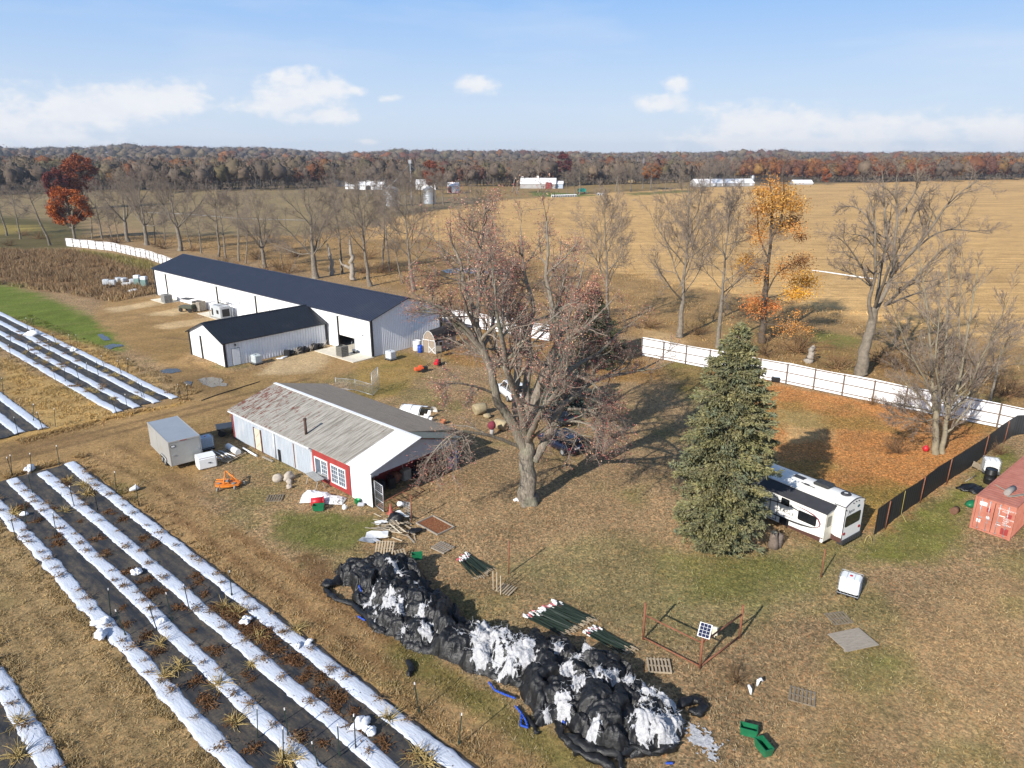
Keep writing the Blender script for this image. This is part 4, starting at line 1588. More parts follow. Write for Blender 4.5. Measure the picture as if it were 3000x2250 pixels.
# drapery: sharp crests along the bundle, broken up lengthways
fold = (1 - np.abs(2 * vnoise(u1 / 2.6, v1 / .18) - 1)) ** 1.8
fold = fold * .65 + .35 * (1 - np.abs(2 * vnoise(u1 / 1.4 + 40, v1 / .105) - 1)) ** 2.0
fold2 = ridged(s / .5 + wob, t / .5 + wob2 * 3, 3)
Hh = env * (.52 + .42 * fbm(s / 2, t / 2 + 30, 3)) + np.clip(dd_ * 2.5, 0, 1) * (lump * 1.0 + (fold - .35) * .19 + (fold2 - .5) * .13)
Hh = np.where(dd_ > -.02, np.maximum(Hh, .03), -.25)
keep = (dd_ > -.10)
nx_, ny_ = len(S), len(T)
ii = np.arange(nx_ * ny_).reshape(ny_, nx_)
FQ = np.stack([ii[:-1, :-1], ii[:-1, 1:], ii[1:, 1:], ii[1:, :-1]], -1).reshape(-1, 4)
kf = keep[FQ].all(1)
hx = (vnoise(s / .13, t / .13) - .5) * .05
PH = np.stack([s + hx + 22, t - (vnoise(s / .15 + 8, t / .15) - .5) * .06 - 23, Hh], 1)


def submesh(name, P, F):
    used = np.unique(F)
    mp_ = np.full(len(P), -1)
    mp_[used] = np.arange(len(used))
    return npmesh(name, P[used], [mp_[F]], smooth=True)


heap = thing('plastic_heap', 'long crumpled heap of black plastic sheet mixed with matted white fibre on the lawn edge', 'plastic heap', ST(-22, 23), ROT)
link('black_sheet', submesh('black_sheet', PH, FQ[kf]), [M_bfilm], heap)
# fibre patches where the photograph shows them
PATCH = [(1440, 1815, .95, .5), (1430, 1870, 1.2, .8), (1520, 1900, .9, .6), (1400, 1845, .8, .5), (1900, 2030, .6, .4), (1135, 1765, .85, .6), (1175, 1775, .5, .4), (1160, 1668, .65, .18), (1085, 1760, .35, .5), (1230, 1720, .6, .13), (1235, 1785, .28, .5), (1250, 1840, .5, .28), (1180, 1855, .25, .18), (1350, 1775, .45, .2), (1440, 1805, .75, .35), (1425, 1880, .85, .65), (1400, 1930, .5, .4), (1460, 1935, .55, .45), (1485, 1950, .3, .4),
         (1545, 1880, .5, .4), (1540, 1920, .6, .4), (1500, 1965, .45, .32), (1432, 1990, .22, .3), (1635, 1905, .25, .3), (1690, 1920, .3, .22), (1720, 1898, .28, .18), (1660, 1965, .6, .3), (1690, 2000, .55, .35), (1650, 2050, .38, .2), (1755, 1960, .5, .28), (1790, 1995, .45, .3), (1840, 1992, .5, .16), (1910, 2010, .25, .3),
         (1955, 2050, .75, .6), (1940, 2100, .9, .7), (1960, 2140, .8, .45), (1880, 2130, .5, .3), (1735, 2155, .32, .3), (1600, 2105, .35, .14), (1650, 2110, .3, .18), (1890, 2160, .5, .2), (1440, 2205, .2, .2)]
for i, (px, py, ra, rb) in enumerate(PATCH):
    q = G(px, py, .95)
    a = to_st(q)
    # the seen point sits on the surface: step along the view ray until it meets the heap
    for zz in np.arange(1.9, .05, -.05):
        q = G(px, py, zz)
        a = to_st(q)
        ix = int(np.clip(round((a[0] - S[0]) / ds), 0, nx_ - 1))
        iy = int(np.clip(round((a[1] - T[0]) / ds), 0, ny_ - 1))
        if Hh[iy * nx_ + ix] >= zz - .04:
            break
    an_ = r_.uniform(-.5, .5) - .2
    dx, dy = s - a[0], t - a[1]
    uu = (dx * math.cos(an_) + dy * math.sin(an_)) / (ra * 1.05)
    vv_ = (-dx * math.sin(an_) + dy * math.cos(an_)) / (rb * 1.25 + .08)
    mval = 1 - np.hypot(uu, vv_) + (fbm(s / .55 + i, t / .55, 4) - .5) * 1.7 + (vnoise(s / .11, t / .11) - .5) * .8 - .16 + (fold - .5) * .5
    sel = (mval > 0) & (dd_ > -.05)
    ff = FQ[sel[FQ].all(1) & kf]
    if len(ff) < 12:
        continue
    PP = PH.copy()
    PP[:, 2] += .025 + .10 * np.clip(mval, 0, 1) + .05 * (vnoise(s / .10, t / .10) - .5)
    link('fibre_patch', submesh('fibre_patch', PP, ff), [M_fleece], heap)
# twisted ropes of sheet lying round the foot of the heap
ROPES = [([(947, 1722), (985, 1752), (1035, 1768), (1070, 1800), (1105, 1838), (1130, 1850)], .17), ([(1632, 2115), (1650, 2160), (1690, 2195), (1750, 2222), (1800, 2246)], .22), ([(1660, 2150), (1720, 2190), (1790, 2200), (1850, 2190), (1930, 2200), (1985, 2180)], .26),
         ([(1782, 2085), (1795, 2130), (1812, 2190), (1825, 2260)], .11), ([(1990, 2065), (2030, 2045), (2062, 2062), (2055, 2085), (2020, 2085)], .22), ([(947, 1717), (1000, 1695), (1060, 1690), (1110, 1660)], .30), ([(1195, 1930), (1205, 1960), (1195, 1975)], .16), ([(1545, 2095), (1565, 2130), (1575, 2150)], .10)]
for i, (pts, r) in enumerate(ROPES):
    P = [G(x, y, r * .8 + (.9 if i == 3 and j < 3 else 0) * (3 - j) / 3) for j, (x, y) in enumerate(pts)]
    Q = []
    for a, c in zip(P[:-1], P[1:]):
        for u in (0, .2, .4, .6, .8):
            Q.append(a.lerp(c, u))
    Q.append(P[-1])
    b = MB()
    o0 = ST(-22, 23)
    Rm = np.array([E1, E2])
    loc = []
    for v in Q:
        d = np.array([v.x - o0.x, v.y - o0.y])
        w_ = Rm @ d
        loc.append((w_[0] + random.gauss(0, .03), w_[1] + random.gauss(0, .03), v.z + random.gauss(0, .02)))
    rad = [r * random.uniform(.75, 1.25) for _ in loc]
    rad[0] *= .5
    rad[-1] *= .5
    b.tube(loc, rad, 12)
    q_ = np.array(b.v)
    q_ += (np.stack([fbm(q_[:, 0] * 4 + 3 * j, q_[:, 1] * 4 + q_[:, 2] * 5, 3) for j in range(3)], 1) - .5) * r * 1.5
    q_[:, 2] = np.maximum(q_[:, 2] * .8, .01)
    b.v = [tuple(w_) for w_ in q_]
    b.build('sheet_rope', M_bfilm, heap)
# blue tape sticking out of the heap
for i, (pts, z) in enumerate(([[(1432, 1998), (1450, 2022), (1480, 2035), (1510, 2046)], .18], [[(1510, 2068), (1528, 2090), (1525, 2125), (1548, 2132)], .12], [[(1528, 2090), (1540, 2110), (1545, 2125)], .12], [[(1950, 2236), (1972, 2236)], .08], [[(1648, 2112), (1655, 2118)], .4], [[(1052, 1715), (1058, 1732)], .6], [[(1048, 1805), (1070, 1818)], .1])):
    b = MB()
    o0 = ST(-22, 23)
    Rm = np.array([E1, E2])
    P = []
    for x, y in pts:
        v = G(x, y, z)
        w_ = Rm @ np.array([v.x - o0.x, v.y - o0.y])
        P.append((w_[0], w_[1], z))
    for a, c in zip(P[:-1], P[1:]):
        for k in range(4):
            p = np.array(a) + (np.array(c) - np.array(a)) * (k / 4)
            q = np.array(a) + (np.array(c) - np.array(a)) * ((k + 1) / 4)
            b.tube([p, q], [.05 + .015 * (k % 2), .05 + .015 * ((k + 1) % 2)], 5)
    b.build('blue_tape', M_blue, heap)
# loose strands standing off the matted fibre
r2_ = np.random.default_rng(29)
pz = []
for o_ in list(heap.children):
    if o_.name.startswith('fibre_patch'):
        vv = np.empty(len(o_.data.vertices) * 3, np.float32)
        o_.data.vertices.foreach_get('co', vv)
        vv = vv.reshape(-1, 3)
        pz.append(vv[r2_.integers(0, len(vv), max(30, len(vv) // 9))])
pz = np.concatenate(pz)
NS = len(pz)
d_ = unit(r2_.normal(size=(NS, 3)) * np.array([1, 1, .45]) + np.array([0, 0, .15]))
PS = np.zeros((NS, 5, 3))
PS[:, 0] = pz
for i in range(1, 5):
    d_ = unit(d_ + r2_.normal(size=(NS, 3)) * .45 - np.array([0, 0, .08]))
    PS[:, i] = PS[:, i - 1] + d_ * r2_.uniform(.03, .11, (NS, 1))
Vq, Fq_ = tubes_np(PS, np.linspace(.006, .0035, 5)[None] * np.ones((NS, 1)))
sf = link('fibre_strands', npmesh('fibre_strands', Vq, [Fq_]), [M_fib], heap)
kind(sf, 'stuff')
# scattered fibre on the grass at the heap's end
S3 = np.arange(-12.6, -8.2, .05)
T3 = np.arange(22.0, 26.2, .05)
A3, B3 = np.meshgrid(S3, T3)
c0 = to_st(G(2030, 2150))
c1 = to_st(G(2085, 2190))
a3, b3 = A3.ravel(), B3.ravel()
e = np.array([c1[0] - c0[0], c1[1] - c0[1]])
uq = np.clip(((a3 - c0[0]) * e[0] + (b3 - c0[1]) * e[1]) / (e @ e), 0, 1)
dq = np.hypot(a3 - c0[0] - uq * e[0], b3 - c0[1] - uq * e[1])
mq = .62 - dq / 1.05 + (fbm(a3 / .6, b3 / .6, 4) - .5) * 1.5 + (vnoise(a3 / .09, b3 / .09) - .5) * 1.1
wv_ = .03 + .04 * vnoise(a3 / .1, b3 / .1)
P3 = np.stack([a3 * E1[0] + b3 * E2[0], a3 * E1[1] + b3 * E2[1], wv_], 1)
i3 = np.arange(len(a3)).reshape(A3.shape)
F3 = np.stack([i3[:-1, :-1], i3[:-1, 1:], i3[1:, 1:], i3[1:, :-1]], -1).reshape(-1, 4)
F3 = F3[(mq[F3] > .22).all(1)]
o = link('fibre_scatter', submesh('fibre_scatter', P3, F3), [M_fleece])
kind(o, 'stuff')
o['label'] = 'thin scatter of white fibre on the grass at the end of the black heap'

# ---------------------------------------------------------------- camper
M_rv = PM('camper white', (.80, .79, .75, 1), .32, .03, .8)
M_rvroof = PM('camper roof white', (.78, .77, .73, 1), .55, .05, 1.2, dirt=(.66, .64, .6, 1), dscale=.9, dmin=.55, dmax=.85)
M_tan = PM('slide side cream', (.62, .58, .48, 1), .45, .06)
M_brown = PM('brown skirt', (.085, .040, .032, 1), .5, .12)
M_awn = PM('charcoal awning', (.035, .035, .040, 1), .7, .15, 3)
M_maroon = PM('maroon stripe', (.16, .018, .035, 1), .35, .08)
M_tail = PM('red tail lamp', (.30, .012, .014, 1), .25, .1)
RVROT = math.atan2(.59, .807)
rvp = G(2462.8, 1591, .45)
rv = thing('camper', 'white travel trailer with charcoal slide-out roof and maroon swoosh beside the spruce', 'camper', (rvp.x, rvp.y, 0), RVROT)
WV, LV, Z0, Z1 = 2.34, 10.2, .45, 3.02
b = MB()
arc = [(0, Z1)] + [(WV * u, Z1 + .30 * math.sin(math.pi * u)) for u in (.12, .25, .38, .5, .62, .75, .88)] + [(WV, Z1)]
b.prism([(0, Z0)] + arc + [(WV, Z0)], 0, LV, 'y')
b.build('body', M_rv, rv)
b = MB()
pr_ = [(x, z + .012) for x, z in arc]
P = [(x, y, z) for y in (.04, LV - .02) for x, z in pr_]
nn = len(pr_)
b.add(P, [(i, i + 1, nn + i + 1, nn + i) for i in range(nn - 1)], smooth=True)
b.build('roof', M_rvroof, rv)
b = MB()
for x in (-.012, WV - .03):
    b.bx(x, x + .042, -.012, .03, Z0, Z1)
P2 = [(x, -.012, z) for x, z in arc] + [(x, -.012, z + .045) for x, z in arc] + [(x, .05, z + .045) for x, z in arc]
b.add(P2, [(i, i + 1, nn + i + 1, nn + i) for i in range(nn - 1)] + [(nn + i, nn + i + 1, 2 * nn + i + 1, 2 * nn + i) for i in range(nn - 1)])
b.bx(-.014, .03, .03, .8, Z1 - .02, Z1 + .03)
b.build('edge_trim', PM('dark trim', (.05, .05, .06, 1), .5), rv)
b = MB()
b.bx(-.015, .0, .02, .74, Z0, Z0 + .33)
b.prism([(0, Z0), (.74, Z0), (.74, Z0 + .42), (0, Z0 + .22)], -.018, -.016, 'x')
b.build('lower_skirt', M_brown, rv)
b = MB()
b.bx(.02, WV - .02, -.10, .3, .30, .60)
for i in range(10):
    b.bx(.1 + i * .22, .16 + i * .22, -.13, -.10, .33, .58)
b.build('rear_bumper', PM('grey black underbody', (.035, .035, .036, 1), .7, .2), rv)


def rrect(b, plane, a0, a1, z0, z1, off, r=.1, m=0, th=.02):
    pts = []
    for (cx, cz, s) in ((a1 - r, z0 + r, -90), (a1 - r, z1 - r, 0), (a0 + r, z1 - r, 90), (a0 + r, z0 + r, 180)):
        for q in range(4):
            an = math.radians(s + 30 * q)
            pts.append((cx + r * math.cos(an), cz + r * math.sin(an)))
    if plane == 'x':
        b.prism(pts, off - th, off, 'x', m)
    else:
        b.prism(pts, off - th, off, 'y', m)


b = MB()
rrect(b, 'y', .16, 2.0, 1.52, 2.33, -.002, .14)
o = b.build('rear_window', M_glass, rv)
for x in (.10, 1.95):
    b = MB()
    rrect(b, 'y', x, x + .20, .98, 1.16, -.002, .05, 0, .04)
    b.build('tail_lamp', M_tail, rv)
for x, z in ((.06, 2.88), (.85, 3.18), (1.17, 3.22), (1.5, 3.19), (2.26, 2.92)):
    b = MB()
    b.box((x, -.03, z - .04), (.09, .05, .04))
    b.build('marker_lamp', M_black, rv)
text_mesh('maker_lettering', 'Jayco', .34, PM('dark lettering', (.03, .035, .06, 1), .5), rv, (.42, -.006, 2.50), (math.pi / 2, 0, 0), align='LEFT')
b = MB()
b.blob((1.62, -.01, 2.72), (.16, .012, .10), amp=.12, nu=12, nv=6)
b.build('rear_emblem', PM('teal emblem', (.02, .09, .11, 1), .5), rv)
# slide-out on the near side (x < 0)
sl = MB()
sl.cbox((-.475, 3.25, 1.50), (.95, 5.0, 2.08), .03)
so = sl.build('slide_out', M_rv, rv)
b = MB()
b.bx(-.93, -.02, .735, .748, .50, 2.5)
b.build('slide_end', M_tan, so)
b = MB()
rrect(b, 'y', -.72, -.22, 1.5, 2.25, .733, .06, 0, .015)
b.build('end_window', PM('olive glass', (.09, .09, .06, 1), .15), so)
b = MB()
b.add([(.02, .60, 2.98), (-1.02, .66, 2.60), (-1.02, 6.0, 2.60), (.02, 6.0, 2.98), (.02, .60, 2.93), (-1.02, .66, 2.55), (-1.02, 6.0, 2.55), (.02, 6.0, 2.93)], [(0, 3, 2, 1), (4, 5, 6, 7), (0, 1, 5, 4), (1, 2, 6, 5)])
b.build('awning_topper', M_awn, so)
b = MB()
b.prism([(.76, .46), (.76, .78), (2.4, .66), (3.75, .62), (3.75, .46)], -.966, -.952, 'x')
b.build('slide_skirt', M_brown, so)
b = MB()
b.bx(-.985, -.95, .76, .92, .44, .70)
b.build('corner_reflector', M_wplas, so)
b = MB()
rrect(b, 'x', 1.35, 2.70, 1.36, 2.06, -.952, .10)
b.build('window', M_glass, so)
b = MB()
rrect(b, 'x', 3.42, 4.05, 1.95, 2.46, -.952, .06)
b.build('window', M_glass, so)
b = MB()
rrect(b, 'x', 3.3, 4.0, .50, 1.00, -.960, .06, 0, .03)
b.build('hatch', M_black, so)


def stripe(b, pts, w, off, m):
    P = []
    for i, (y, z) in enumerate(pts):
        a = np.array(pts[max(0, i - 1)])
        c = np.array(pts[min(len(pts) - 1, i + 1)])
        t_ = (c - a) / np.linalg.norm(c - a)
        nrm = np.array([-t_[1], t_[0]]) * w[i]
        P += [(off, y + nrm[0], z + nrm[1]), (off, y - nrm[0], z - nrm[1])]
    b.add(P, [(2 * i, 2 * i + 1, 2 * i + 3, 2 * i + 2) for i in range(len(pts) - 1)], m)


b = MB()
stripe(b, [(3.2, 2.28), (2.7, 2.27), (2.1, 2.23), (1.6, 2.13), (1.25, 1.95), (1.08, 1.70), (1.10, 1.50), (1.25, 1.36), (1.5, 1.27)], [.005, .02, .035, .05, .06, .055, .035, .025, .01], -.9535, 0)
b.build('maroon_swoosh', M_maroon, so)
b = MB()
stripe(b, [(1.3, 1.28), (1.8, 1.15), (2.4, 1.05), (3.0, 1.0), (3.6, .98), (4.6, .96)], [.015, .05, .07, .07, .06, .05], -.9555, 0)
stripe(b, [(2.7, 1.97), (3.2, 2.04), (3.8, 2.03), (4.6, 1.94), (5.6, 1.80)], [.04, .05, .05, .045, .04], -.9545, 0)
stripe(b, [(2.7, 1.16), (3.2, 1.20), (3.7, 1.20)], [.005, .02, .025], -.9548, 0)
b.build('dark_stripes', M_awn, so)
text_mesh('model_lettering', 'EAGLE', .30, PM('black lettering', (.02, .02, .022, 1), .5), so, (-.955, 4.10, 1.40), (math.pi / 2, 0, -math.pi / 2), align='LEFT', sx=1.3)
b = MB()
dd = [(4.30, .62), (4.86, .62), (4.86, 2.30), (4.30, 2.30)]
for (a, c) in zip(dd, dd[1:] + dd[:1]):
    b.tube([(-.965, a[0], a[1]), (-.965, c[0], c[1])], .028, 4, smooth=False)
b.build('door_outline', M_black, so)
# far-side slide topper, roof fittings, wheels
b = MB()
b.bx(WV, WV + .85, .7, 6.2, .55, 2.45)
f = b.build('far_slide_out', M_rv, rv)
b = MB()
b.add([(WV - .02, .62, 2.98), (WV + .95, .62, 2.62), (WV + .95, 6.3, 2.62), (WV - .02, 6.3, 2.98)], [(0, 1, 2, 3)])
b.add([(WV - .02, .62, 2.93), (WV + .95, .62, 2.57), (WV + .95, 6.3, 2.57), (WV - .02, 6.3, 2.93)], [(3, 2, 1, 0)])
b.build('awning_topper', M_awn, f)
b = MB()
b.cbox((1.40, 2.45, 3.40), (.95, 1.15, .26), .09)
b.build('air_conditioner', PM('dark cover', (.035, .036, .034, 1), .55, .3, 5), rv)
b = MB()
b.lathe([(.34, 3.26), (.34, 3.36), (.28, 3.42), (.0, 3.44)], (1.30, .80, 0), 18)
b.box((1.26, .78, 3.445), (.10, .22, .015), rotm(0, 0, .6), 1)
b.build('roof_dome', [M_awn, M_wplas], rv)
b = MB()
b.bx(.95, 1.40, 3.75, 4.55, 3.25, 3.36)
b.build('roof_vent', M_awn, rv)
b = MB()
b.tube([(.55, 2.6, 3.28), (.50, 3.6, 3.34)], .03, 5)
b.box((.52, 3.2, 3.33), (.10, .35, .08))
b.build('roof_antenna', M_awn, rv)
for y in (4.6, 5.6):
    for x in (.25, WV - .25):
        b = MB()
        b.cyl((x - .11, y, .36), (x + .11, y, .36), .36, 16)
        b.build('wheel', M_rubber, rv)

# ---------------------------------------------------------------- cargo trailer
M_tr = PM('pewter trailer skin', (.36, .36, .345, 1), .45, .06, .8, metal=.15, dirt=(.30, .29, .265, 1), dscale=.6)
M_trr = PM('trailer roof grey', (.26, .29, .33, 1), .6, .06, .8)
trp = G(503.4, 1367.8, .38)
tv = np.array([.69, -.72])
tr_rot = math.atan2(.65, .76)
tr = thing('cargo_trailer', 'grey enclosed cargo trailer with a rear ramp door parked by the old shed', 'trailer', (trp.x, trp.y, 0), tr_rot)
TW, TL, T0, T1 = 2.52, 6.2, .38, 2.50
b = MB()
b.cbox((TW / 2, TL / 2, (T0 + T1) / 2), (TW, TL, T1 - T0), .05)
b.build('body', M_tr, tr)
b = MB()
b.bx(.04, TW - .04, .04, TL - .04, T1 - .01, T1 + .025)
b.build('roof', M_trr, tr)
b = MB()
for x in (-.015, TW - .055):
    b.bx(x, x + .07, -.01, TL, T1 - .05, T1 + .04)
    b.bx(x, x + .07, -.02, .06, T0, T1 - .05)
    b.bx(x, x + .07, .06, TL, T0 - .02, T0 + .08)
b.bx(.055, TW - .055, -.03, .05, T1 - .07, T1 + .05)
b.build('edge_rail', PM('pale aluminium rail', (.46, .45, .42, 1), .45, .08, metal=.4), tr)
b = MB()
b.bx(.09, TW - .09, -.035, .0, T0 + .06, T1 - .12)
rd = b.build('ramp_door', PM('ramp door skin', (.36, .36, .34, 1), .5, .08, .7, metal=.1), tr)
b = MB()
for x in (.28, TW - .28):
    b.box((x, -.06, 1.45 if x > 1 else 1.35), (.22, .05, .05))
b.build('door_latch', M_galv, rd)
b = MB()
b.bx(.9, 1.45, -.045, -.03, T1 - .04, T1 + .0)
b.build('lamp_bar', M_tail, tr)
b = MB()
rrect(b, 'y', .12, .50, 2.02, 2.24, -.035, .06, 0, .02)
b.build('number_plate_frame', M_black, tr)
b = MB()
rrect(b, 'y', .17, .45, 2.06, 2.20, -.056, .04, 0, .006)
b.build('number_plate', M_wplas, tr)
for y in (1.55, 2.35):
    b = MB()
    b.cyl((-.09, y, .33), (.12, y, .33), .33, 16)
    w = b.build('wheel', M_rubber, tr)
    b = MB()
    b.cyl((-.105, y, .33), (-.09, y, .33), .18, 12)
    b.build('rim', M_galv, w)
    b = MB()
    b.cyl((TW - .12, y, .33), (TW + .05, y, .33), .33, 14)
    b.build('wheel', M_rubber, tr)
b = MB()
pts = [(-.10, 1.1, .52), (-.10, 1.25, .74), (-.10, 1.95, .78), (-.10, 2.65, .74), (-.10, 2.8, .52)]
b.tube(pts, .05, 5)
b.build('fender', PM('pale aluminium rail', (.46, .45, .42, 1)), tr)
b = MB()
b.bx(-.012, 0, 3.6, 4.4, .55, 2.2)
b.build('side_door', M_tr, tr)
b = MB()
b.tube([(.5, TL, .45), (TW / 2, TL + 1.3, .45), (TW - .5, TL, .45)], .05, 5)
b.build('tongue', M_black, tr)

# ---------------------------------------------------------------- shipping container
n = NT('container red')
co = n.coord()
f = n.noise(co, 1.2, 5, .65)
c = n.mix(n.rng(f, .3, .7), (.35, .120, .080, 1), (.46, .185, .130, 1))
c = n.mix(n.rng(n.noise(co, 3.5, 5, .7), .60, .70), c, (.30, .10, .05, 1))
M_cont = n.out(c, .6, 0, .35)
M_mark = PM('white stencil paint', (.74, .68, .66, 1), .7, .1, 5)
cp = G(2839.7, 1545)
ct = thing('shipping_container', 'faded red shipping container with white stencilled doors at the right edge', 'container', (cp.x, cp.y, 0), math.atan2(-1.88, 1.61))
CW, CL, CH = 2.44, 12.0, 2.50
b = MB()
corr(b, .15, CL, .15, CH - .05, .03, sp=.28, depth=.04, out=-1, axis='y')
corr(b, .15, CL, .15, CH - .05, CW - .03, sp=.28, depth=.04, out=1, axis='y')
P = []
nr = 60
for i in range(nr + 1):
    y = .1 + (CL - .1) * i / nr
    z = CH - .03 + (.03 if i % 2 else 0)
    P += [(.06, y, z), (CW - .06, y, z)]
b.add(P, [(2 * i, 2 * i + 1, 2 * i + 3, 2 * i + 2) for i in range(nr)])
b.build('shell', M_cont, ct)
b = MB()
for x in (.06, CW - .06):
    b.bx(x - .07, x + .07, -.02, .12, 0, CH)
    b.bx(x - .06, x + .06, .12, CL, CH - .10, CH + .012)
    b.bx(x - .06, x + .06, .12, CL, 0.02, .15)
b.bx(.13, CW - .13, -.02, .12, CH - .13, CH)
b.bx(.13, CW - .13, -.02, .12, .02, .14)
b.build('frame', M_cont, ct)
for k, (xa, xb) in enumerate(((.14, CW / 2 - .02), (CW / 2 + .02, CW - .14))):
    b = MB()
    b.bx(xa, xb, .02, .07, .15, CH - .14)
    for zc in (.55, 1.05, 1.55, 2.05):
        b.bx(xa + .12, xb - .12, .004, .02, zc - .15, zc + .15)
    d = b.build('door', M_cont, ct)
    for x in (xa + .28, xb - .28):
        b = MB()
        b.cyl((x, -.03, .1), (x, -.03, CH - .08), .022, 6)
        b.box((x + .08, -.04, 1.05), (.28, .03, .05))
        for z in (.2, .75, 1.7, 2.3):
            b.box((x, -.02, z), (.09, .05, .07))
        b.build('lock_rod', M_galv, d)
    b = MB()
    b.bx(xa - .012, xa, .0, .06, .16, CH - .15)
    b.build('gasket', M_blackp, d)
    for (x0, x1, z0, z1, rd_) in (((.30, .74, 1.92, 2.20, .04), (.83, 1.03, 1.05, 1.25, .098), (.30, .55, .62, .86, .03)) if k == 0 else ((1.55, 1.9, 1.55, 1.60, .02), (1.45, 1.75, .86, .90, .015))):
        b = MB()
        rrect(b, 'y', x0, x1, z0, z1, .003, rd_, 0, .006)
        b.build('sticker', M_wplas, d)
text_mesh('stencil', 'GATU 400227 3\n      45G1', .155, M_mark, ct, (1.42, -.055, 2.06), (math.pi / 2, 0, 0), depth=.003)
text_mesh('stencil', 'MAX GW\nTARE\nNET\nCU CAP', .15, M_mark, ct, (1.82, -.055, 1.42), (math.pi / 2, 0, 0), depth=.003)
b = MB()
rrect(b, 'y', 1.80, 2.25, .28, .75, -.002, .03, 0, .004)
rrect(b, 'y', 1.95, 2.26, 1.55, 1.85, -.002, .03, 0, .004)
rrect(b, 'y', .78, 1.02, 1.55, 1.85, -.002, .03, 0, .004)
b.build('paint_patch', M_redp, ct)
# things on the container roof
o = thing('rolled_mat', 'grey rolled mat lying on the red container roof', 'mat', ct.matrix_world @ Vector((0, 0, 0)))
bpy.context.view_layer.update()
o.location = ct.matrix_world @ Vector((1.35, 2.1, CH + .02))
o.rotation_euler = (0, 0, ct.rotation_euler.z)
b = MB()
b.tube([(0, -.55, .14), (0, 0, .15), (.05, .8, .14)], [.20, .21, .20], 10)
b.build('roll', PM('grey felt', (.26, .24, .22, 1), .95, .15, 6), o)
for k, (dx, l, wd) in enumerate(((1.85, 1.6, .12), (2.05, 1.5, .10), (.75, 1.0, .06))):
    p = ct.matrix_world @ Vector((dx, 2.0 + .25 * k, CH + .05))
    b = MB()
    b.box((0, 0, 0), (wd, l, .05), rotm(0, 0, -.45 if k < 2 else 1.0))
    q = b.build('loose_board', M_weath, None, p, ct.rotation_euler.z)
    tag(q, ['wider grey board beside the rolled mat on the red container roof', 'narrow grey board at the right of the container roof', 'short thin stick left of the rolled mat on the container roof'][k], 'board')

# ---------------------------------------------------------------- IBC totes
M_tank = PM('milky tank plastic', (.74, .76, .77, 1), .4, .05, 2)
M_cage = PM('cage steel', (.50, .52, .54, 1), .4, .08, metal=.6)


def tote(label, p, rz, tank=None, group='caged plastic water totes', lid=M_red, cap_on=True):
    r = thing('water_tote', label, 'tote', p, rz, group)
    b = MB()
    b.cbox((0, 0, .70), (1.10, .92, 1.0), .09)
    b.build('tank', tank or M_tank, r)
    b = MB()
    for i in range(7):
        x = -.575 + 1.15 * i / 6
        for y in (-.485, .485):
            b.tube([(x, y, .16), (x, y, 1.20)], .011, 4, smooth=False)
    for i in range(6):
        y = -.485 + .97 * i / 5
        for x in (-.575, .575):
            b.tube([(x, y, .16), (x, y, 1.20)], .011, 4, smooth=False)
    for z in (.16, .38, .58, .78, .98, 1.20):
        q = [(-.58, -.49, z), (.58, -.49, z), (.58, .49, z), (-.58, .49, z)]
        for a, c in zip(q, q[1:] + q[:1]):
            b.tube([a, c], .014, 4, smooth=False)
    for x in (-.2, .2):
        b.tube([(x, -.49, 1.215), (x, .49, 1.215)], .014, 4, smooth=False)
    b.build('cage', M_cage, r)
    b = MB()
    b.bx(-.59, .59, -.5, .5, .10, .145)
    for x in (-.5, 0, .5):
        b.bx(x - .07, x + .07, -.5, .5, .0, .10)
    b.build('pallet_base', M_blackp, r)
    if cap_on:
        b = MB()
        b.lathe([(.09, 1.19), (.09, 1.225), (.0, 1.23)], (0, 0, 0), 12)
        b.build('cap', lid, r)
    return r


tote('white caged water tote with a red cap standing alone on the right-hand grass', G(2486, 1738), -.60)
tt_ = tote('bluish caged water tote in the shade beside the grey cargo trailer', G(605, 1315), tr_rot, PM('bluish tank plastic', (.50, .60, .72, 1), .4, .05))
tote('caged water tote standing in front of the ribbed wall of the small barn', G(752, 1066), ROT, PM('greenish tank plastic', (.60, .66, .66, 1), .4, .05), lid=M_blackp)
tote('caged water tote near the ribbed gable end of the long barn', G(1145, 1054), ROT, lid=M_blackp)
tote('caged tote far left in the row of white totes in the brown weeds', G(312, 836), .3, lid=M_wplas)
tote('caged tote second from left in the row of totes in the brown weeds', G(331, 838), .2, lid=M_wplas)
tote('caged tote third from left in the row of totes, set back in the weeds', G(349, 830), ROT, lid=M_wplas)
tote('caged tote fourth from left in the row, darkest bars, in the weeds', G(365, 831), ROT, lid=M_wplas)
tote('low caged tote between the others and the two green tanks', G(390, 835), .4, lid=M_wplas)
for k, (px, py) in enumerate(((405, 838), (425, 842))):
    p = G(px, py)
    r = thing('water_tank', ['upright half full white tank, left of the two by the barn end', 'upright half full white tank, right of the two, touching the barn side'][k], 'tank', p, 0, 'upright tanks by the barn end')
    MB().cbox((0, 0, .85), (1.15, 1.0, 1.3), .12).build('liquid_body', PM('green grey tank', (.16, .24, .22, 1), .4), r)
    MB().cbox((0, 0, 1.85), (1.15, 1.0, .68), .12).build('upper_body', M_tank, r)
    b = MB()
    for x in (-.55, .55):
        for y in (-.47, .47):
            b.cyl((x, y, 0), (x, y, .3), .05, 6)
    b.build('leg', M_black, r)
p = G(372, 838)
tag(MB().cbox((0, 0, .35), (1.7, .8, .7), .1).build('white_crate', M_tank, None, p, .3), 'low white crate in the weeds before the caged totes', 'crate')
p = G(391, 855)
tag(MB().blob((0, 0, .22), (.8, .5, .3), 3, .25).build('white_bag', M_wplas, None, p, .5), 'white plastic bag on the ground below the low tote', 'bag')
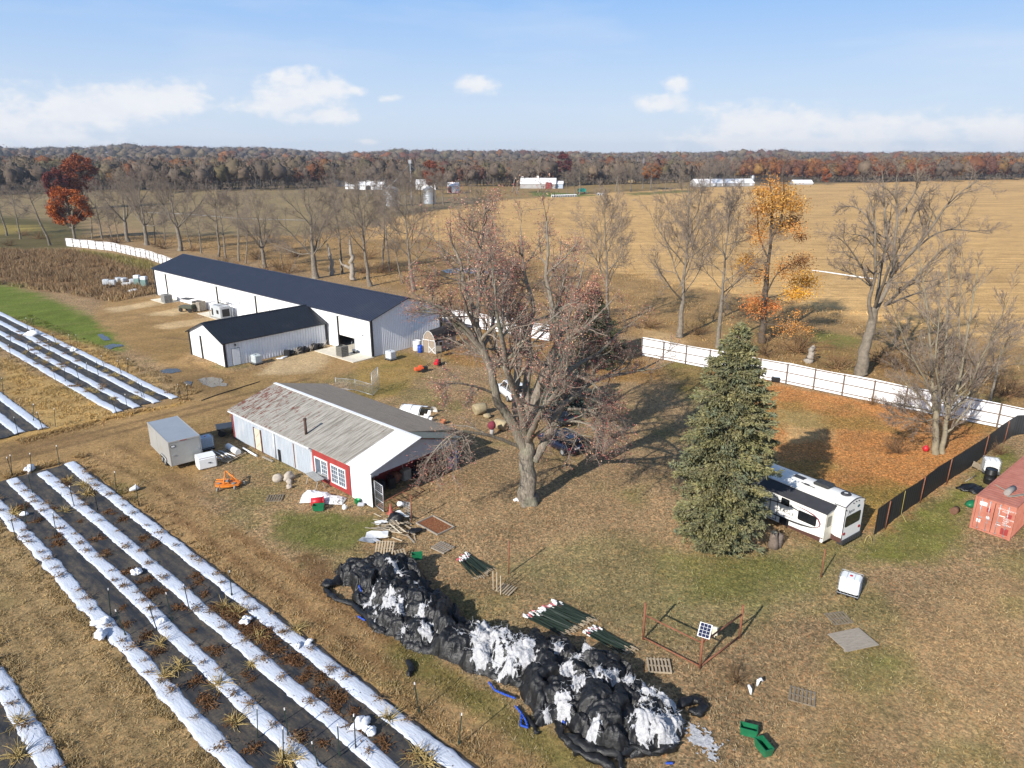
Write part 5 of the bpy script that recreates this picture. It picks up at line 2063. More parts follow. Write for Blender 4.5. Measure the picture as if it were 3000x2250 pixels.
tote('white tote beyond the container, over the black barrel', G(2899, 1384), -.4, M_wplas, lid=M_wplas)

# ---------------------------------------------------------------- barrels, tubs, bins


def barrel(label, p, mat, h=.9, r=.29, name='barrel'):
    b = MB()
    b.lathe([(r * .94, 0), (r, .03), (r, h * .32), (r * 1.04, h * .34), (r, h * .36), (r, h * .64), (r * 1.04, h * .66), (r, h * .68), (r, h - .03), (r * .95, h), (r * .93, h - .03)], k=18)
    return tag(b.build(name, mat, None, p), label, 'barrel')


barrel('black corrugated barrel between the white tote and the red container', G(2897, 1415), M_blackp, 1.25, .42)
barrel('white round barrel against the ribbed gable of the long barn', G(1222, 1026), M_wplas, 1.35, .55)
barrel('blue barrel beside the arched garden shed', G(1231, 1032), M_blue, .95, .33)
for k, (px, py, l) in enumerate(((1322, 1372, 'blue barrel standing under the shed porch by the white post'), (1333, 1355, 'second blue barrel in the dark behind the porch post'))):
    barrel(l, G(px, py), M_blue, .95, .30)


def tub(label, p, rz, mat, d=(.95, .48, .42), name='tub'):
    b = MB()
    L, Wd, H = d
    t = .04
    k = .82
    o = [(-L / 2, -Wd / 2), (L / 2, -Wd / 2), (L / 2, Wd / 2), (-L / 2, Wd / 2)]
    P = [(x * k, y * k, 0) for x, y in o] + [(x, y, H) for x, y in o] + [(x * .9, y * .84, H) for x, y in o] + [(x * k * .9, y * k * .86, t) for x, y in o]
    F = [(3, 2, 1, 0)] + [(i, (i + 1) % 4, 4 + (i + 1) % 4, 4 + i) for i in range(4)] + [(4 + i, 4 + (i + 1) % 4, 8 + (i + 1) % 4, 8 + i) for i in range(4)] + [(8 + i, 8 + (i + 1) % 4, 12 + (i + 1) % 4, 12 + i) for i in range(4)] + [(12, 13, 14, 15)]
    b.add(P, F)
    return tag(b.build(name, mat, None, p, rz), label, 'tub')


tub('green plastic feed tub lying level, left of the pair at lower right', G(2192, 2150), -.35, M_green, (.78, .44, .42))
tub('green plastic feed tub turned end-on, right of the pair at lower right', G(2236, 2200), -1.25, M_green, (.82, .46, .44))
tub('dark green tub in the grass before the shed, under the red bin', G(934, 1494), .1, M_green, (.85, .5, .45))
tub('green tub half buried in the top of the black plastic heap', G(1222, 1637, .6), .2, M_green, (.7, .4, .4))
b = MB()
b.tube([(-.45, 0, .32), (.45, 0, .32)], [.30, .30], 14, cap=True)
b.tube([(.42, 0, .32), (.50, 0, .32)], [.34, .34], 14)
tag(b.build('red_bin', M_red, None, G(930, 1480), .25), 'red plastic bin lying on its side by the white sheeting', 'bin')
b = MB()
b.lathe([(.17, 0), (.21, .34), (.22, .35), (.20, .33), (.16, .05)], k=14)
tag(b.build('bucket', PM('bright green bucket', (.01, .30, .09, 1), .4), None, G(1047, 1475)), 'small bright green bucket at the foot of the white shed panel', 'bucket')
b = MB()
b.lathe([(.15, 0), (.19, .12), (.17, .28), (.07, .36), (.06, .42)], k=14)
tag(b.build('jug', M_wplas, None, G(1010, 1492)), 'white plastic jug alone on the grass before the shed', 'jug')
b = MB()
b.cbox((0, 0, .12), (.5, .3, .22), .04)
b.build('boot_box', M_panel)
bpy.data.objects['boot_box'].location = G(1058, 1482)
tag(bpy.data.objects['boot_box'], 'small grey box beside the bright green bucket', 'box')
b = MB()
b.cbox((0, 0, .52), (1.5, 1.15, 1.0), .10)
b.cbox((0, 0, 1.05), (1.46, 1.11, .10), .04)
b.box((.15, -.60, .55), (.22, .06, .06), None, 1)
tag(b.build('white_bin', [M_wplas, M_black], None, G(606, 1367), .62), 'big white plastic bin on the dirt beside the trailer ramp door', 'bin')

# ---------------------------------------------------------------- pallets


M_old = PM('rotting wood', (.20, .165, .12, 1), .95, .3, 4, dirt=(.13, .11, .08, 1), dscale=2)


def pallet(label, p, rz, L=1.2, Wd=1.05, nb=7, z=0.0, tilt=0, mat=None, group=None):
    r = thing('pallet', label, 'pallet', (p[0], p[1], z), rz, group)
    r.rotation_euler = (tilt, 0, rz)
    for i in range(nb):
        b = MB()
        x = -L / 2 + .05 + i * (L - .1) / (nb - 1)
        b.box((x, random.gauss(0, .01), .122), (.095, Wd, .018), rotm(0, 0, random.gauss(0, .012)))
        b.build('deck_board', mat or M_pal, r)
    for y in (-Wd / 2 + .04, 0, Wd / 2 - .04):
        b = MB()
        b.box((0, y, .064), (L, .04, .09))
        b.build('stringer', mat or M_pal, r)
    return r


pallet('weathered pallet flat on the lawn between the heap and the stake bundle', G(1297, 1607), ROT + .05, mat=M_weath)
pallet('pale pallet leaning on the far end of the black heap', G(1128, 1622), ROT + .7, z=.35, tilt=.55)
pallet('small broken pallet piece beside the pallet at the heap top', G(1172, 1634), ROT + 1.2, .7, .5, 4, z=.3, tilt=.5)
pallet('pallet lying at the foot of the heap near the rusty pipe corner', G(1930, 1954), ROT + .65)
pallet('old flat pallet in the grass below the white tote, upper one', G(2456, 1812), ROT + .9, z=-.07, mat=M_old)
pallet('sunken grey pallet in dry grass at the right, beside green tufts', G(2350, 2040), ROT + .3, z=-.08, mat=M_old)
pallet('rotting pallet half buried in the grass in front of the boulders', G(805, 1460), .1, z=-.06, mat=M_old)
pallet('pallet leaning by the black mesh fence, near the white tote', G(2866, 1374), .9, tilt=.35, z=.1)
b = thing('plank_platform', 'solid weathered plank platform lying on the right-hand grass', 'platform', G(2498, 1880), ROT + 1.0)
for i in range(6):
    m_ = MB()
    m_.box((-.85 + i * .34, 0, .14), (.32, 1.5, .04), rotm(0, 0, random.gauss(0, .01)))
    m_.build('plank', M_weath, b)
m_ = MB()
m_.bx(-1.0, 1.0, -.6, -.5, 0, .118)
m_.build('bearer', M_weath, b)
pp_ = pallet('big wooden pallet by the trailer carrying white pipes', G(665, 1337), ROT + .35, 2.4, 2.2, 10)
for k, (x0, y0, x1, y1) in enumerate(((620, 1318, 662, 1340), (640, 1320, 690, 1338), (650, 1322, 676, 1344), (612, 1330, 650, 1348))):
    a = G(x0, y0, .17)
    c = G(x1, y1, .17)
    m_ = MB()
    d = c - a
    m_.tube([(0, 0, 0), (d.x, d.y, .04 * k)], .045, 7)
    tag(m_.build('white_pipe', M_wplas, None, a), ['longest white pipe across the big pallet by the trailer', 'second white pipe across the big pallet, nearest the roll', 'third white pipe across the big pallet', 'white pipe on the near corner of the big pallet'][k], 'pipe')
m_ = MB()
a, c = G(668, 1307, .3), G(698, 1325, .3)
d = c - a
m_.tube([(0, 0, 0), (d.x, d.y, 0)], .27, 16)
tag(m_.build('sheeting_roll', M_wplas, None, a), 'thick white roll of plastic sheeting beside the big pallet', 'roll')
a, c = G(711, 1312, .08), G(752, 1336, .08)
d = c - a
m_ = MB()
m_.tube([(0, 0, 0), (d.x, d.y, 0)], .09, 8)
tag(m_.build('white_pipe', M_wplas, None, a), 'thick white pipe lying along the grey shed wall', 'pipe')
m_ = MB()
a, c = G(770, 1338, .06), G(800, 1352, .06)
d = c - a
m_.box((d.x / 2, d.y / 2, 0), (d.length, .16, .08), rotm(0, 0, math.atan2(d.y, d.x)))
tag(m_.build('loose_board', M_weath, None, a), 'weathered board on the ground along the grey shed siding', 'board')

# upright slats and pallet by the second stake bundle
r = thing('slat_stand', 'three upright slats on a flat pallet beside the first stake bundle', 'pallet', G(1476, 1728), ROT + .2)
for i in range(6):
    m_ = MB()
    m_.box((-.3 + i * .18, 0, .10), (.09, 1.0, .02))
    m_.build('deck_board', M_pal, r)
for k, (px, py) in enumerate(((1445, 1728), (1456, 1736), (1467, 1742))):
    m_ = MB()
    v = G(px, py) - G(1476, 1728)
    ca, sa = math.cos(-(ROT + .2)), math.sin(-(ROT + .2))
    m_.box((v.x * ca - v.y * sa, v.x * sa + v.y * ca, .65 + .1 * (k == 1)), (.07, .03, 1.3))
    m_.build('slat', M_pal, r)

# ---------------------------------------------------------------- bundles of steel stakes
b = MB()
b.bx(0, 1.75, -.015, .015, 0, .010)
b.bx(0, 1.75, -.005, .005, .0105, .035)
b.bx(1.751, 1.93, -.026, .026, -.002, .038, 1)
b.bx(-.22, -.002, -.014, .014, 0, .012, 2)
tp = b.build('steel_stake', [M_stake, M_tip, M_pal])
b = MB()
b.bx(0, 1.75, -.015, .015, 0, .010)
b.bx(0, 1.75, -.005, .005, .0105, .035)
b.bx(1.751, 1.93, -.026, .026, -.002, .038, 1)
b.bx(-.22, -.002, -.014, .014, 0, .012, 2)
tp2 = b.build('steel_stake', [M_stake, M_pink, M_pal])
tms = [tp.data, tp.data, tp.data, tp2.data]
bpy.data.objects.remove(tp)
bpy.data.objects.remove(tp2)


def bundle(n_, sa, ta, sb, tb, sc_, tc, sd_, td, layers, lab, grp, scale=1.0):
    """stakes between tips A-B and butts C-D (s,t of the corners)"""
    for i in range(n_):
        u = (i // layers + random.random() * .8) / (n_ / layers)
        lay = i % layers
        tip = (sa + (sb - sa) * u + random.gauss(0, .11), ta + (tb - ta) * u)
        but = (sc_ + (sd_ - sc_) * u + random.gauss(0, .16), tc + (td - tc) * u + random.gauss(0, .05))
        a, c = ST(*but), ST(*tip)
        an = math.atan2(c.y - a.y, c.x - a.x) + random.gauss(0, .055)
        o = bpy.data.objects.new('steel_stake', random.choice(tms))
        COL.objects.link(o)
        L = 1.93 * scale
        o.location = (c.x - math.cos(an) * L, c.y - math.sin(an) * L, .03 + lay * .045 + random.random() * .015)
        o.rotation_euler = (random.gauss(0, .3), random.gauss(0, .012), an)
        o.scale = (scale * random.uniform(.9, 1.05), scale * 1.1, scale)
        tag(o, lab, 'stake', grp)


bundle(76, -22.2, 26.0, -21.8, 28.5, -19.7, 26.3, -19.2, 28.6, 3, 'green steel stake with white tip in the widest fanned bundle behind the heap', 'stakes of the widest bundle', 1.28)
bundle(36, -18.85, 27.1, -18.65, 28.1, -16.5, 27.2, -16.1, 27.9, 3, 'green steel stake with white tip in the small bundle nearest the rusty pipe frame', 'stakes of the bundle by the pipe frame', 1.2)
bundle(40, -29.2, 27.7, -29.45, 28.7, -26.7, 27.0, -26.6, 28.3, 3, 'green steel stake with white tip in the bundle beside the lawn pallet', 'stakes of the bundle by the lawn pallet', 1.22)

# ---------------------------------------------------------------- rusty pipe fence with solar panel
pf = thing('pipe_fence', 'rusty pipe fence corner with two rails beside the solar panel', 'fence', (0, 0, 0))
PA, PB, PC = G(1884, 1873), G(2050, 1958), G(2166, 1870)
for p, h in ((PA, 2.3), (PB, 2.0), (PC, 2.1)):
    MB().cyl((0, 0, 0), (0, 0, h), .062, 8).build('post', M_rust, pf, p)
for a, c in ((PA, PB), (PB, PC)):
    for z0, z1 in ((1.55, 1.55), (.12, .12)):
        m_ = MB()
        m_.tube([(a.x, a.y, z0), (c.x, c.y, z1)], .045, 7)
        m_.build('rail', M_rust, pf)
p = G(2050, 1958) + Vector((.10, .05, 0))
sp_ = thing('solar_panel', 'small tilted solar panel on top of the rusty corner post', 'solar panel', p, -.5)
m_ = MB()
R = rotm(.75, 0, 0)
m_.box((0, -.05, 2.28), (.62, .72, .03), R, 0)
m_.build('frame', M_wplas, sp_)
m_ = MB()
nrm = R @ np.array([0, 0, 1])
for i in range(3):
    for j in range(4):
        cc = np.array([0, -.05, 2.28]) + R @ np.array([-.18 + .18 * i, -.255 + .17 * j, .019])
        m_.box(cc, (.165, .155, .006), R)
m_.build('cells', PM('solar cell', (.008, .012, .045, 1), .2, .2, spec=.7), sp_)
m_ = MB()
m_.cyl((0, 0, 2.0), (0, -.02, 2.26), .03, 6)
m_.build('bracket', M_galv, sp_)
m_ = MB()
m_.cbox((0, 0, .42), (.30, .20, .52), .05)
m_.cyl((0, 0, 0), (0, 0, .2), .03, 6)
tag(m_.build('fence_energiser', PM('cream plastic', (.62, .58, .46, 1), .5), None, G(2093, 1868), -.3), 'cream fence energiser box standing behind the solar panel', 'box')

# single rusty posts
for k, (px, py, h, l) in enumerate(((1490, 1681, 2.3, 'lone rusty post on the lawn above the slat stand'), (2405, 1692, 2.0, 'lone rusty post by the dead wire line, below the camper'), (1206, 1528, 2.1, 'rusty post by the debris pile with a wire panel behind'), (1126, 1500, 2.0, 'rusty post beside the galvanised gate at the porch corner'))):
    m_ = MB()
    m_.cyl((0, 0, 0), (.03, 0, h), .045, 7)
    tag(m_.build('rusty_post', M_rust, None, G(px, py), k), l, 'post')

# galvanised gate at the porch
ga = thing('wire_gate', 'galvanised tube gate with wire mesh open at the porch corner', 'gate', G(1101, 1484), math.atan2(46.75 - 47.55, -9.45 + 10.1))
m_ = MB()
GW, GH = 1.25, 2.15
for a, c in (((0, 0, .1), (0, 0, GH)), ((GW, 0, .1), (GW, 0, GH)), ((0, 0, .1), (GW, 0, .1)), ((0, 0, GH), (GW, 0, GH)), ((0, 0, .78), (GW, 0, .78)), ((0, 0, 1.45), (GW, 0, 1.45))):
    m_.tube([a, c], .03, 6)
m_.build('frame', M_galv, ga)
m_ = MB()
for i in range(1, 7):
    m_.tube([(GW * i / 7, 0.0, .1), (GW * i / 7, 0, GH)], .008, 3)
for i in range(1, 12):
    m_.tube([(0, 0, .1 + (GH - .1) * i / 12), (GW, 0, .1 + (GH - .1) * i / 12)], .008, 3)
m_.build('mesh', M_galv, ga)
# lying pipe panel and leaning ladder-like frames in front of the porch
fr = thing('leaning_pipe_frame', 'rusty open pipe frame leaning beside the porch opening', 'panel', (0, 0, 0))
m_ = MB()
q = [G(1106, 1480, .15), G(1215, 1421, .9), G(1245, 1437, .25), G(1150, 1493, .05)]
for a, c in zip(q, q[1:] + q[:1]):
    m_.tube([a, c], .035, 6)
for u in (.35, .65):
    m_.tube([q[0].lerp(q[1], u), q[3].lerp(q[2], u)], .03, 6)
m_.build('frame', M_rust, fr)
wd = thing('bent_wire', 'bent wire mesh hung between rusty posts by the debris pile', 'panel', G(1206, 1528), 2.2)
m_ = MB()
for i in range(5):
    m_.tube([(.1 + .25 * i, 0, .1), (.1 + .25 * i, .03, 1.5 - .1 * i)], .012, 4)
for i in range(7):
    m_.tube([(.1, 0, .1 + .22 * i), (1.1, .03, .1 + .18 * i)], .012, 4)
m_.build('wire', M_galv, wd)
m_ = MB()
m_.lathe([(.30, 0), (.30, .05), (.17, .06), (.035, .80), (.03, .82)], k=14)
tag(m_.build('traffic_cone', PM('faded red cone', (.36, .085, .06, 1), .6), None, G(1145, 1504)), 'faded red traffic cone beside the wire gate', 'cone')
m_ = MB()
m_.blob((0, 0, .22), (.26, .22, .22), 2, .12)
for i in range(4):
    a = i * 1.57
    m_.tube([(.26 * math.cos(a), .23 * math.sin(a), .02), (.15 * math.cos(a), .12 * math.sin(a), .40)], .035, 5, 1)
tag(m_.build('striped_bucket', [M_wplas, M_black], None, G(1173, 1484)), 'white and black striped pail on the grass behind the traffic cone', 'bucket')
m_ = MB()
m_.bx(-1.15, 1.15, -.75, .75, .0, .02, 0)
for (x0, x1, y0, y1) in ((-1.2, 1.2, -.8, -.72), (-1.2, 1.2, .72, .8), (-1.2, -1.12, -.72, .72), (1.12, 1.2, -.72, .72)):
    m_.bx(x0, x1, y0, y1, .0, .10, 1)
tag(m_.build('leaf_frame', [PM('rust brown leaf litter', (.20, .075, .03, 1), .95, .5, 9, bump=.5), M_weath], None, G(1275, 1540), ROT - .05), 'shallow board frame filled with rust brown leaves beside the debris pile', 'frame')

# ---------------------------------------------------------------- debris pile
q0 = G(1150, 1545)
for i in range(46):
    px, py = random.gauss(1150, 30), random.gauss(1548, 15)
    p = G(px, py)
    m_ = MB()
    L = random.uniform(.7, 2.0)
    m_.box((0, 0, 0), (L, random.uniform(.05, .13), .03), rotm(random.gauss(0, .3), random.gauss(0, .12), 0))
    o = m_.build('scrap_lath', random.choice([M_pal, M_pal, PM('pale lath', (.55, .48, .36, 1), .85, .15), M_weath]), None, (p.x, p.y, .06 + .5 * random.random() * max(0, 1 - abs(px - 1150) / 50)), random.gauss(-.45, .45))
    tag(o, 'pale wooden lath in the jumbled scrap pile below the porch', 'lath', 'laths in the scrap pile')
m_ = MB()
m_.blob((0, 0, .35), (.62, .50, .42), 5, .22, 20, 12)
tag(m_.build('rubbish_bag', M_bfilm, None, G(1160, 1532)), 'black rubbish bag on top of the wooden scrap pile', 'bag')
m_ = MB()
m_.blob((0, 0, .18), (.5, .34, .22), 9, .25, 18, 10)
tag(m_.build('rubbish_bag', M_bfilm, None, G(1218, 1562), .4), 'flat black rubbish bag at the right end of the scrap pile', 'bag')
for k, (px, py, l, w_, rz) in enumerate(((1180, 1522, 1.3, .3, -.75), (1105, 1573, 1.5, .9, .1), (1118, 1536, .9, .5, .4), (1078, 1590, 1.1, .6, -.2), (1100, 1590, .9, .3, -.8))):
    S2 = np.linspace(-l / 2, l / 2, 14)
    T2 = np.linspace(-w_ / 2, w_ / 2, 8)
    A, B2 = np.meshgrid(S2, T2)
    Z = .10 + .22 * fbm(A * 2.5 + k * 5, B2 * 2.5, 3) + (.25 if k == 0 else 0)
    P = np.stack([A.ravel(), (B2 + .15 * (fbm(A * 3, B2 + k, 2) - .5)).ravel(), Z.ravel()], 1)
    ii = np.arange(P.shape[0]).reshape(A.shape)
    F = np.stack([ii[:-1, :-1], ii[:-1, 1:], ii[1:, 1:], ii[1:, :-1]], -1).reshape(-1, 4)
    o = link('scrap_sheet', npmesh('scrap_sheet', P, [F], smooth=True), [[M_wplas, M_wplas, M_wplas, M_galv, M_panel][k]], None, G(px, py), rz)
    tag(o, ['white plank sheet leaning on the scrap pile beside the black bag', 'big crumpled white sheet in front of the scrap pile', 'small white sheet left of the black bag on the scrap pile', 'shiny grey metal sheet at the front of the scrap pile', 'thin grey strip beside the shiny metal sheet'][k], 'scrap sheet')
# white sheeting and a hood shell before the shed windows
for k, (px, py, l, w_, h, rz) in enumerate(((925, 1462, 2.2, 1.2, .75, .1), (978, 1468, 1.7, 1.1, .40, -.1))):
    S2 = np.linspace(-l / 2, l / 2, 40)
    T2 = np.linspace(-w_ / 2, w_ / 2, 24)
    A, B2 = np.meshgrid(S2, T2)
    e = np.clip(1 - (2 * A / l) ** 2, 0, 1) ** .5 * np.clip(1 - (2 * B2 / w_) ** 2, 0, 1) ** .5
    Z = .02 + e * h * (.55 + .75 * fbm(A * 2 + k * 9, B2 * 2, 4)) + .10 * e * (ridged(A * 2 + k, B2 * 3, 3) - .5)
    P = np.stack([A.ravel(), B2.ravel(), Z.ravel()], 1)
    ii = np.arange(P.shape[0]).reshape(A.shape)
    F = np.stack([ii[:-1, :-1], ii[:-1, 1:], ii[1:, 1:], ii[1:, :-1]], -1).reshape(-1, 4)
    F = F[(e.ravel()[F] > .02).any(1)]
    nm = 'white_hood' if k == 0 else 'white_sheeting'
    o = link(nm, npmesh(nm, P, [F], smooth=True), [[PM('white shell', (.78, .78, .80, 1), .35), PM('dirty white sheeting', (.70, .69, .68, 1), .6, .1, 2, dirt=(.20, .19, .19, 1), dscale=2.5, dmin=.54, dmax=.6)][k]], None, G(px, py), rz)
    tag(o, ['smooth white hood-like shell lying behind the red bin', 'crumpled dirty white sheeting in front of the second shed window'][k], 'sheeting')
# tables before the windows
for k, (px, py, l, h, rz, lab) in enumerate(((925, 1424, 1.9, .85, ROT - .15, 'grey plank table in front of the red wall, the longer front one'), (955, 1414, 1.3, .8, ROT + .25, 'short grey bench table against the red wall under the windows'))):
    r = thing('plank_table', lab, 'table', G(px, py), rz)
    m_ = MB()
    for i in range(4):
        m_.box((0, -.27 + .18 * i, h), (l, .165, .04), rotm(0, 0, random.gauss(0, .01)))
    m_.bx(-l / 2 + .2, l / 2 - .2, -.3, .3, h - .06, h - .024)
    m_.build('table_top', PM('grey planks', (.33, .34, .33, 1), .85, .15, 3), r)
    for sx in (-1, 1):
        for sy in (-1, 1):
            m_ = MB()
            m_.tube([(sx * (l / 2 - .15), sy * .12, h - .06), (sx * (l / 2 - .1), sy * .42, 0)], .045, 4, smooth=False)
            m_.build('leg', M_weath, r)
# boulders
M_stone = PM('pale field stone', (.40, .35, .29, 1), .9, .2, 3, bump=.3, bscale=8, dirt=(.28, .23, .19, 1), dscale=2)
for k, (px, py, d, l) in enumerate(((814, 1409, (.42, .34, .36), 'pale boulder standing left in the stone group by the grey shed'), (847, 1404, (.50, .38, .38), 'largest pale boulder in the stone group by the grey shed'), (848, 1416, (.30, .25, .22), 'middle low boulder under the largest one'), (848, 1430, (.26, .2, .22), 'smallest boulder, nearest the rotting pallet'))):
    m_ = MB()
    m_.blob((0, 0, d[2] * .6), d, k + 3, .16, 20, 14, freq=1.2)
    tag(m_.build('boulder', M_stone, None, G(px, py), k), l, 'boulder')
for k in range(4):
    m_ = MB()
    m_.blob((0, 0, .08), (.16, .13, .11), k + 30, .1, 10, 8)
    p = G(1509 + 5 * k, 1468 - 3 * (k % 2))
    tag(m_.build('white_stone', M_wplas, None, p), 'small white stone at the foot of the big bare tree', 'stone', 'white stones at the tree foot')

# orange finishing mower
om = thing('mower_deck', 'orange tractor mower deck with a three-point hitch on the dirt before the shed', 'mower', G(670, 1424), -.05)
m_ = MB()
prof = [(-.95, -.30), (-.75, -.62), (-.2, -.72), (.35, -.62), (.95, -.30), (1.0, .25), (.6, .5), (-.5, .5), (-1.0, .2)]
m_.prism(prof, .20, .34, 'z')
m_.build('deck', M_orange, om)
m_ = MB()
for a, c in (((-.5, .3, .34), (-.28, .38, 1.15)), ((.35, .3, .34), (-.22, .38, 1.15)), ((-.25, .38, 1.13), (.95, -.1, .42)), ((-.95, -.1, .42), (.3, -.45, .5)), ((-1.05, .2, .45), (.6, .25, .5)), ((-.28, .36, 1.12), (-.15, -.5, .40)), ((.2, .5, .4), (.2, .5, .85))):
    m_.tube([a, c], .045, 5)
m_.build('hitch_frame', M_orange, om)
m_ = MB()
m_.cbox((-.05, -.1, .46), (.36, .3, .24), .05)
m_.cyl((-.6, -.3, .34), (-.6, -.3, .42), .16, 12)
m_.cyl((.55, -.25, .34), (.55, -.25, .42), .16, 12)
m_.build('gearbox', PM('dull steel', (.2, .19, .17, 1), .6, .2), om)
for x, y in ((-.45, -.95), (.75, -.55), (1.15, .35), (-.85, .55)):
    m_ = MB()
    m_.cyl((x - .05, y, .15), (x + .05, y, .15), .15, 12)
    m_.tube([(x, y, .15), (x * .85, y * .7, .34)], .025, 5)
    m_.build('caster_wheel', PM('grey caster', (.26, .25, .22, 1), .8), om)

# stump and other odds at the right
st_o = thing('tree_stump', 'forked cut tree stump with pale top beside the camper', 'stump', G(2269, 1600), .4)
M_bark0 = PM('stump bark', (.16, .125, .10, 1), .95, .3, 6, bump=.6, bscale=14)
m_ = MB()
m_.tube([(-.1, 0, -.05), (-.14, 0, .4), (-.18, 0, .85), (-.18, 0, 1.1)], [.42, .33, .24, .22], 12)
m_.tube([(.2, .05, -.05), (.34, .05, .4), (.5, .05, .8)], [.40, .27, .19], 10)
m_.build('trunk', M_bark0, st_o)
m_ = MB()
m_.lathe([(.20, 1.102), (.20, 1.112), (0, 1.115)], (-.18, 0, 0), 14)
m_.build('cut_face', PM('fresh cut wood', (.60, .48, .30, 1), .85, .1), st_o)
m_ = MB()
m_.blob((0, 0, .15), (.5, .38, .3), 4, .1, 16, 8)
tag(m_.build('turtle_sandbox', M_green, None, G(2846, 1482), .3), 'dark green domed lid in the grass beside the container', 'lid')
m_ = MB()
m_.tube([(-.3, 0, .22), (.3, 0, .24)], [.26, .24], 12)
tag(m_.build('log_round', PM('wet log', (.15, .075, .045, 1), .8, .3, 5), None, G(2796, 1503), .6), 'short brown log lying in the grass before the container', 'log')
for k, (px, py) in enumerate(((2838, 1432), (2868, 1440))):
    m_ = MB()
    m_.blob((0, 0, .1), (.95, .5, .2), 21 + k, .3, 20, 8)
    tag(m_.build('hose_heap', M_bfilm, None, G(px, py), .3), ['flat black pile of hose in the grass, farther from the container', 'flat black pile of hose in the grass, touching the container side'][k], 'hose pile')
m_ = MB()
m_.tube([(0, 0, .06), (1.6, .9, .08)], .04, 5)
tag(m_.build('fallen_pole', M_weath, None, G(2828, 1412), .1), 'thin grey pole on the grass above the black hose piles', 'pole')
m_ = MB()
m_.blob((0, 0, .25), (.27, .25, .28), 2, .05)
m_.cyl((0, 0, .45), (.02, 0, .58), .09, 8)
tag(m_.build('red_ball', M_red, None, G(2711, 1322)), 'small red plastic toy on orange leaves beside the twin tree', 'toy')
m_ = MB()
m_.cbox((0, 0, .3), (.95, .6, .55), .05)
m_.cbox((.1, 0, .62), (.6, .5, .06), .02, None, 1)
tag(m_.build('black_box', [M_black, PM('pale blue lid', (.45, .56, .68, 1), .4)], None, G(2272, 1118), -.4), 'black box with pale blue lid at the foot of the white fence', 'box')
for k, pts in enumerate(([(2640, 1458), (2638, 1480), (2643, 1500), (2652, 1520), (2660, 1533)], [(2532, 1592), (2538, 1573), (2546, 1568), (2552, 1575), (2553, 1592)])):
    P = [G(x, y, (1.5 - .35 * i if k == 0 else (.05, .35, .5, .4, .05)[i])) for i, (x, y) in enumerate(pts)]
    if k == 0:
        P = [G(2560 + 80, 1508) + Vector((-.1, -.15, 2.0 - .45 * i)) for i in range(5)] + [G(2655, 1530, .03)]
    m_ = MB()
    m_.tube(P, .016, 5)
    tag(m_.build('yellow_hose', PM('yellow hose', (.42, .34, .10, 1), .5), None), ['yellow hose hanging over the black mesh fence', 'yellow hose looped on the grass behind the camper'][k], 'hose')
for k, (px, py) in enumerate(((2218, 2010), (2200, 2035))):
    m_ = MB()
    m_.tube([(0, 0, .02), (.05, .05, .28), (.18, .12, .34), (.3, .1, .2)], [.06, .09, .08, .04], 7)
    tag(m_.build('white_spout', M_wplas, None, G(px, py), k * 1.3), ['white bent plastic spout by the withered shrub, upper one', 'white bent plastic spout in the grass, lower one'][k], 'spout')
# cable across the yard
P = [G(x, y, .03) for x, y in ((590, 1173), (640, 1155), (690, 1140), (720, 1130), (760, 1118))]
m_ = MB()
m_.tube(P, .05, 5)
tag(m_.build('black_cable', M_black, None), 'black hose line lying across the dirt yard behind the shed', 'hose')
# pipe in the stubble and cut posts
P = [G(x, y, .15) for x, y in ((2378, 792), (2420, 797), (2480, 806), (2560, 817))]
m_ = MB()
m_.tube(P, .13, 6)
tag(m_.build('field_pipe', M_wplas, None), 'long white pipe lying across the stubble field behind the yellow tree', 'pipe')
P = [G(x, y, .15) for x, y in ((420, 622), (560, 628), (700, 640), (800, 643), (900, 645))]
m_ = MB()
m_.tube(P, .06, 6)
tag(m_.build('field_pipe', M_panel, None), 'long pale pipe line along the edge of the far left field', 'pipe')

# ---------------------------------------------------------------- trees
n = NT('tree bark')
co = n.coord()
fur = n.noise(n.mapping(co, (5, 5, .9)), 2.2, 5, .7)
big = n.noise(co, .8, 3)
c = n.mix(n.rng(fur, .32, .66), (.095, .078, .062, 1), (.34, .295, .235, 1))
c = n.mix(n.rng(big, .5, .75), c, (.20, .20, .14, 1))
n.bump(fur, .9, .08)
M_bark = n.out(c, .95, 0, .1)
M_limb = PM('limb bark', (.185, .158, .126, 1), .95, .35, 2.5, dirt=(.28, .26, .20, 1), dscale=1.2, spec=.1)
M_twig = PM('twig bark', (.245, .195, .155, 1), .95, .25, 1.5, spec=.1)
M_leaf = AM('dry leaf', .8, .15, .2, 3)
M_needle = AM('conifer needle', .75, .2, .25, 1.5)


def grow(P0, D, L, n, wander, up, r):
    N = len(P0)
    P = np.zeros((N, n, 3))
    P[:, 0] = P0
    d = unit(D)
    st = (L / (n - 1))[:, None]
    for i in range(1, n):
        d = unit(d + r.normal(size=(N, 3)) * wander + np.array([0, 0, 1]) * (up if np.isscalar(up) else up[:, None]))
        P[:, i] = P[:, i - 1] + d * st
    return P


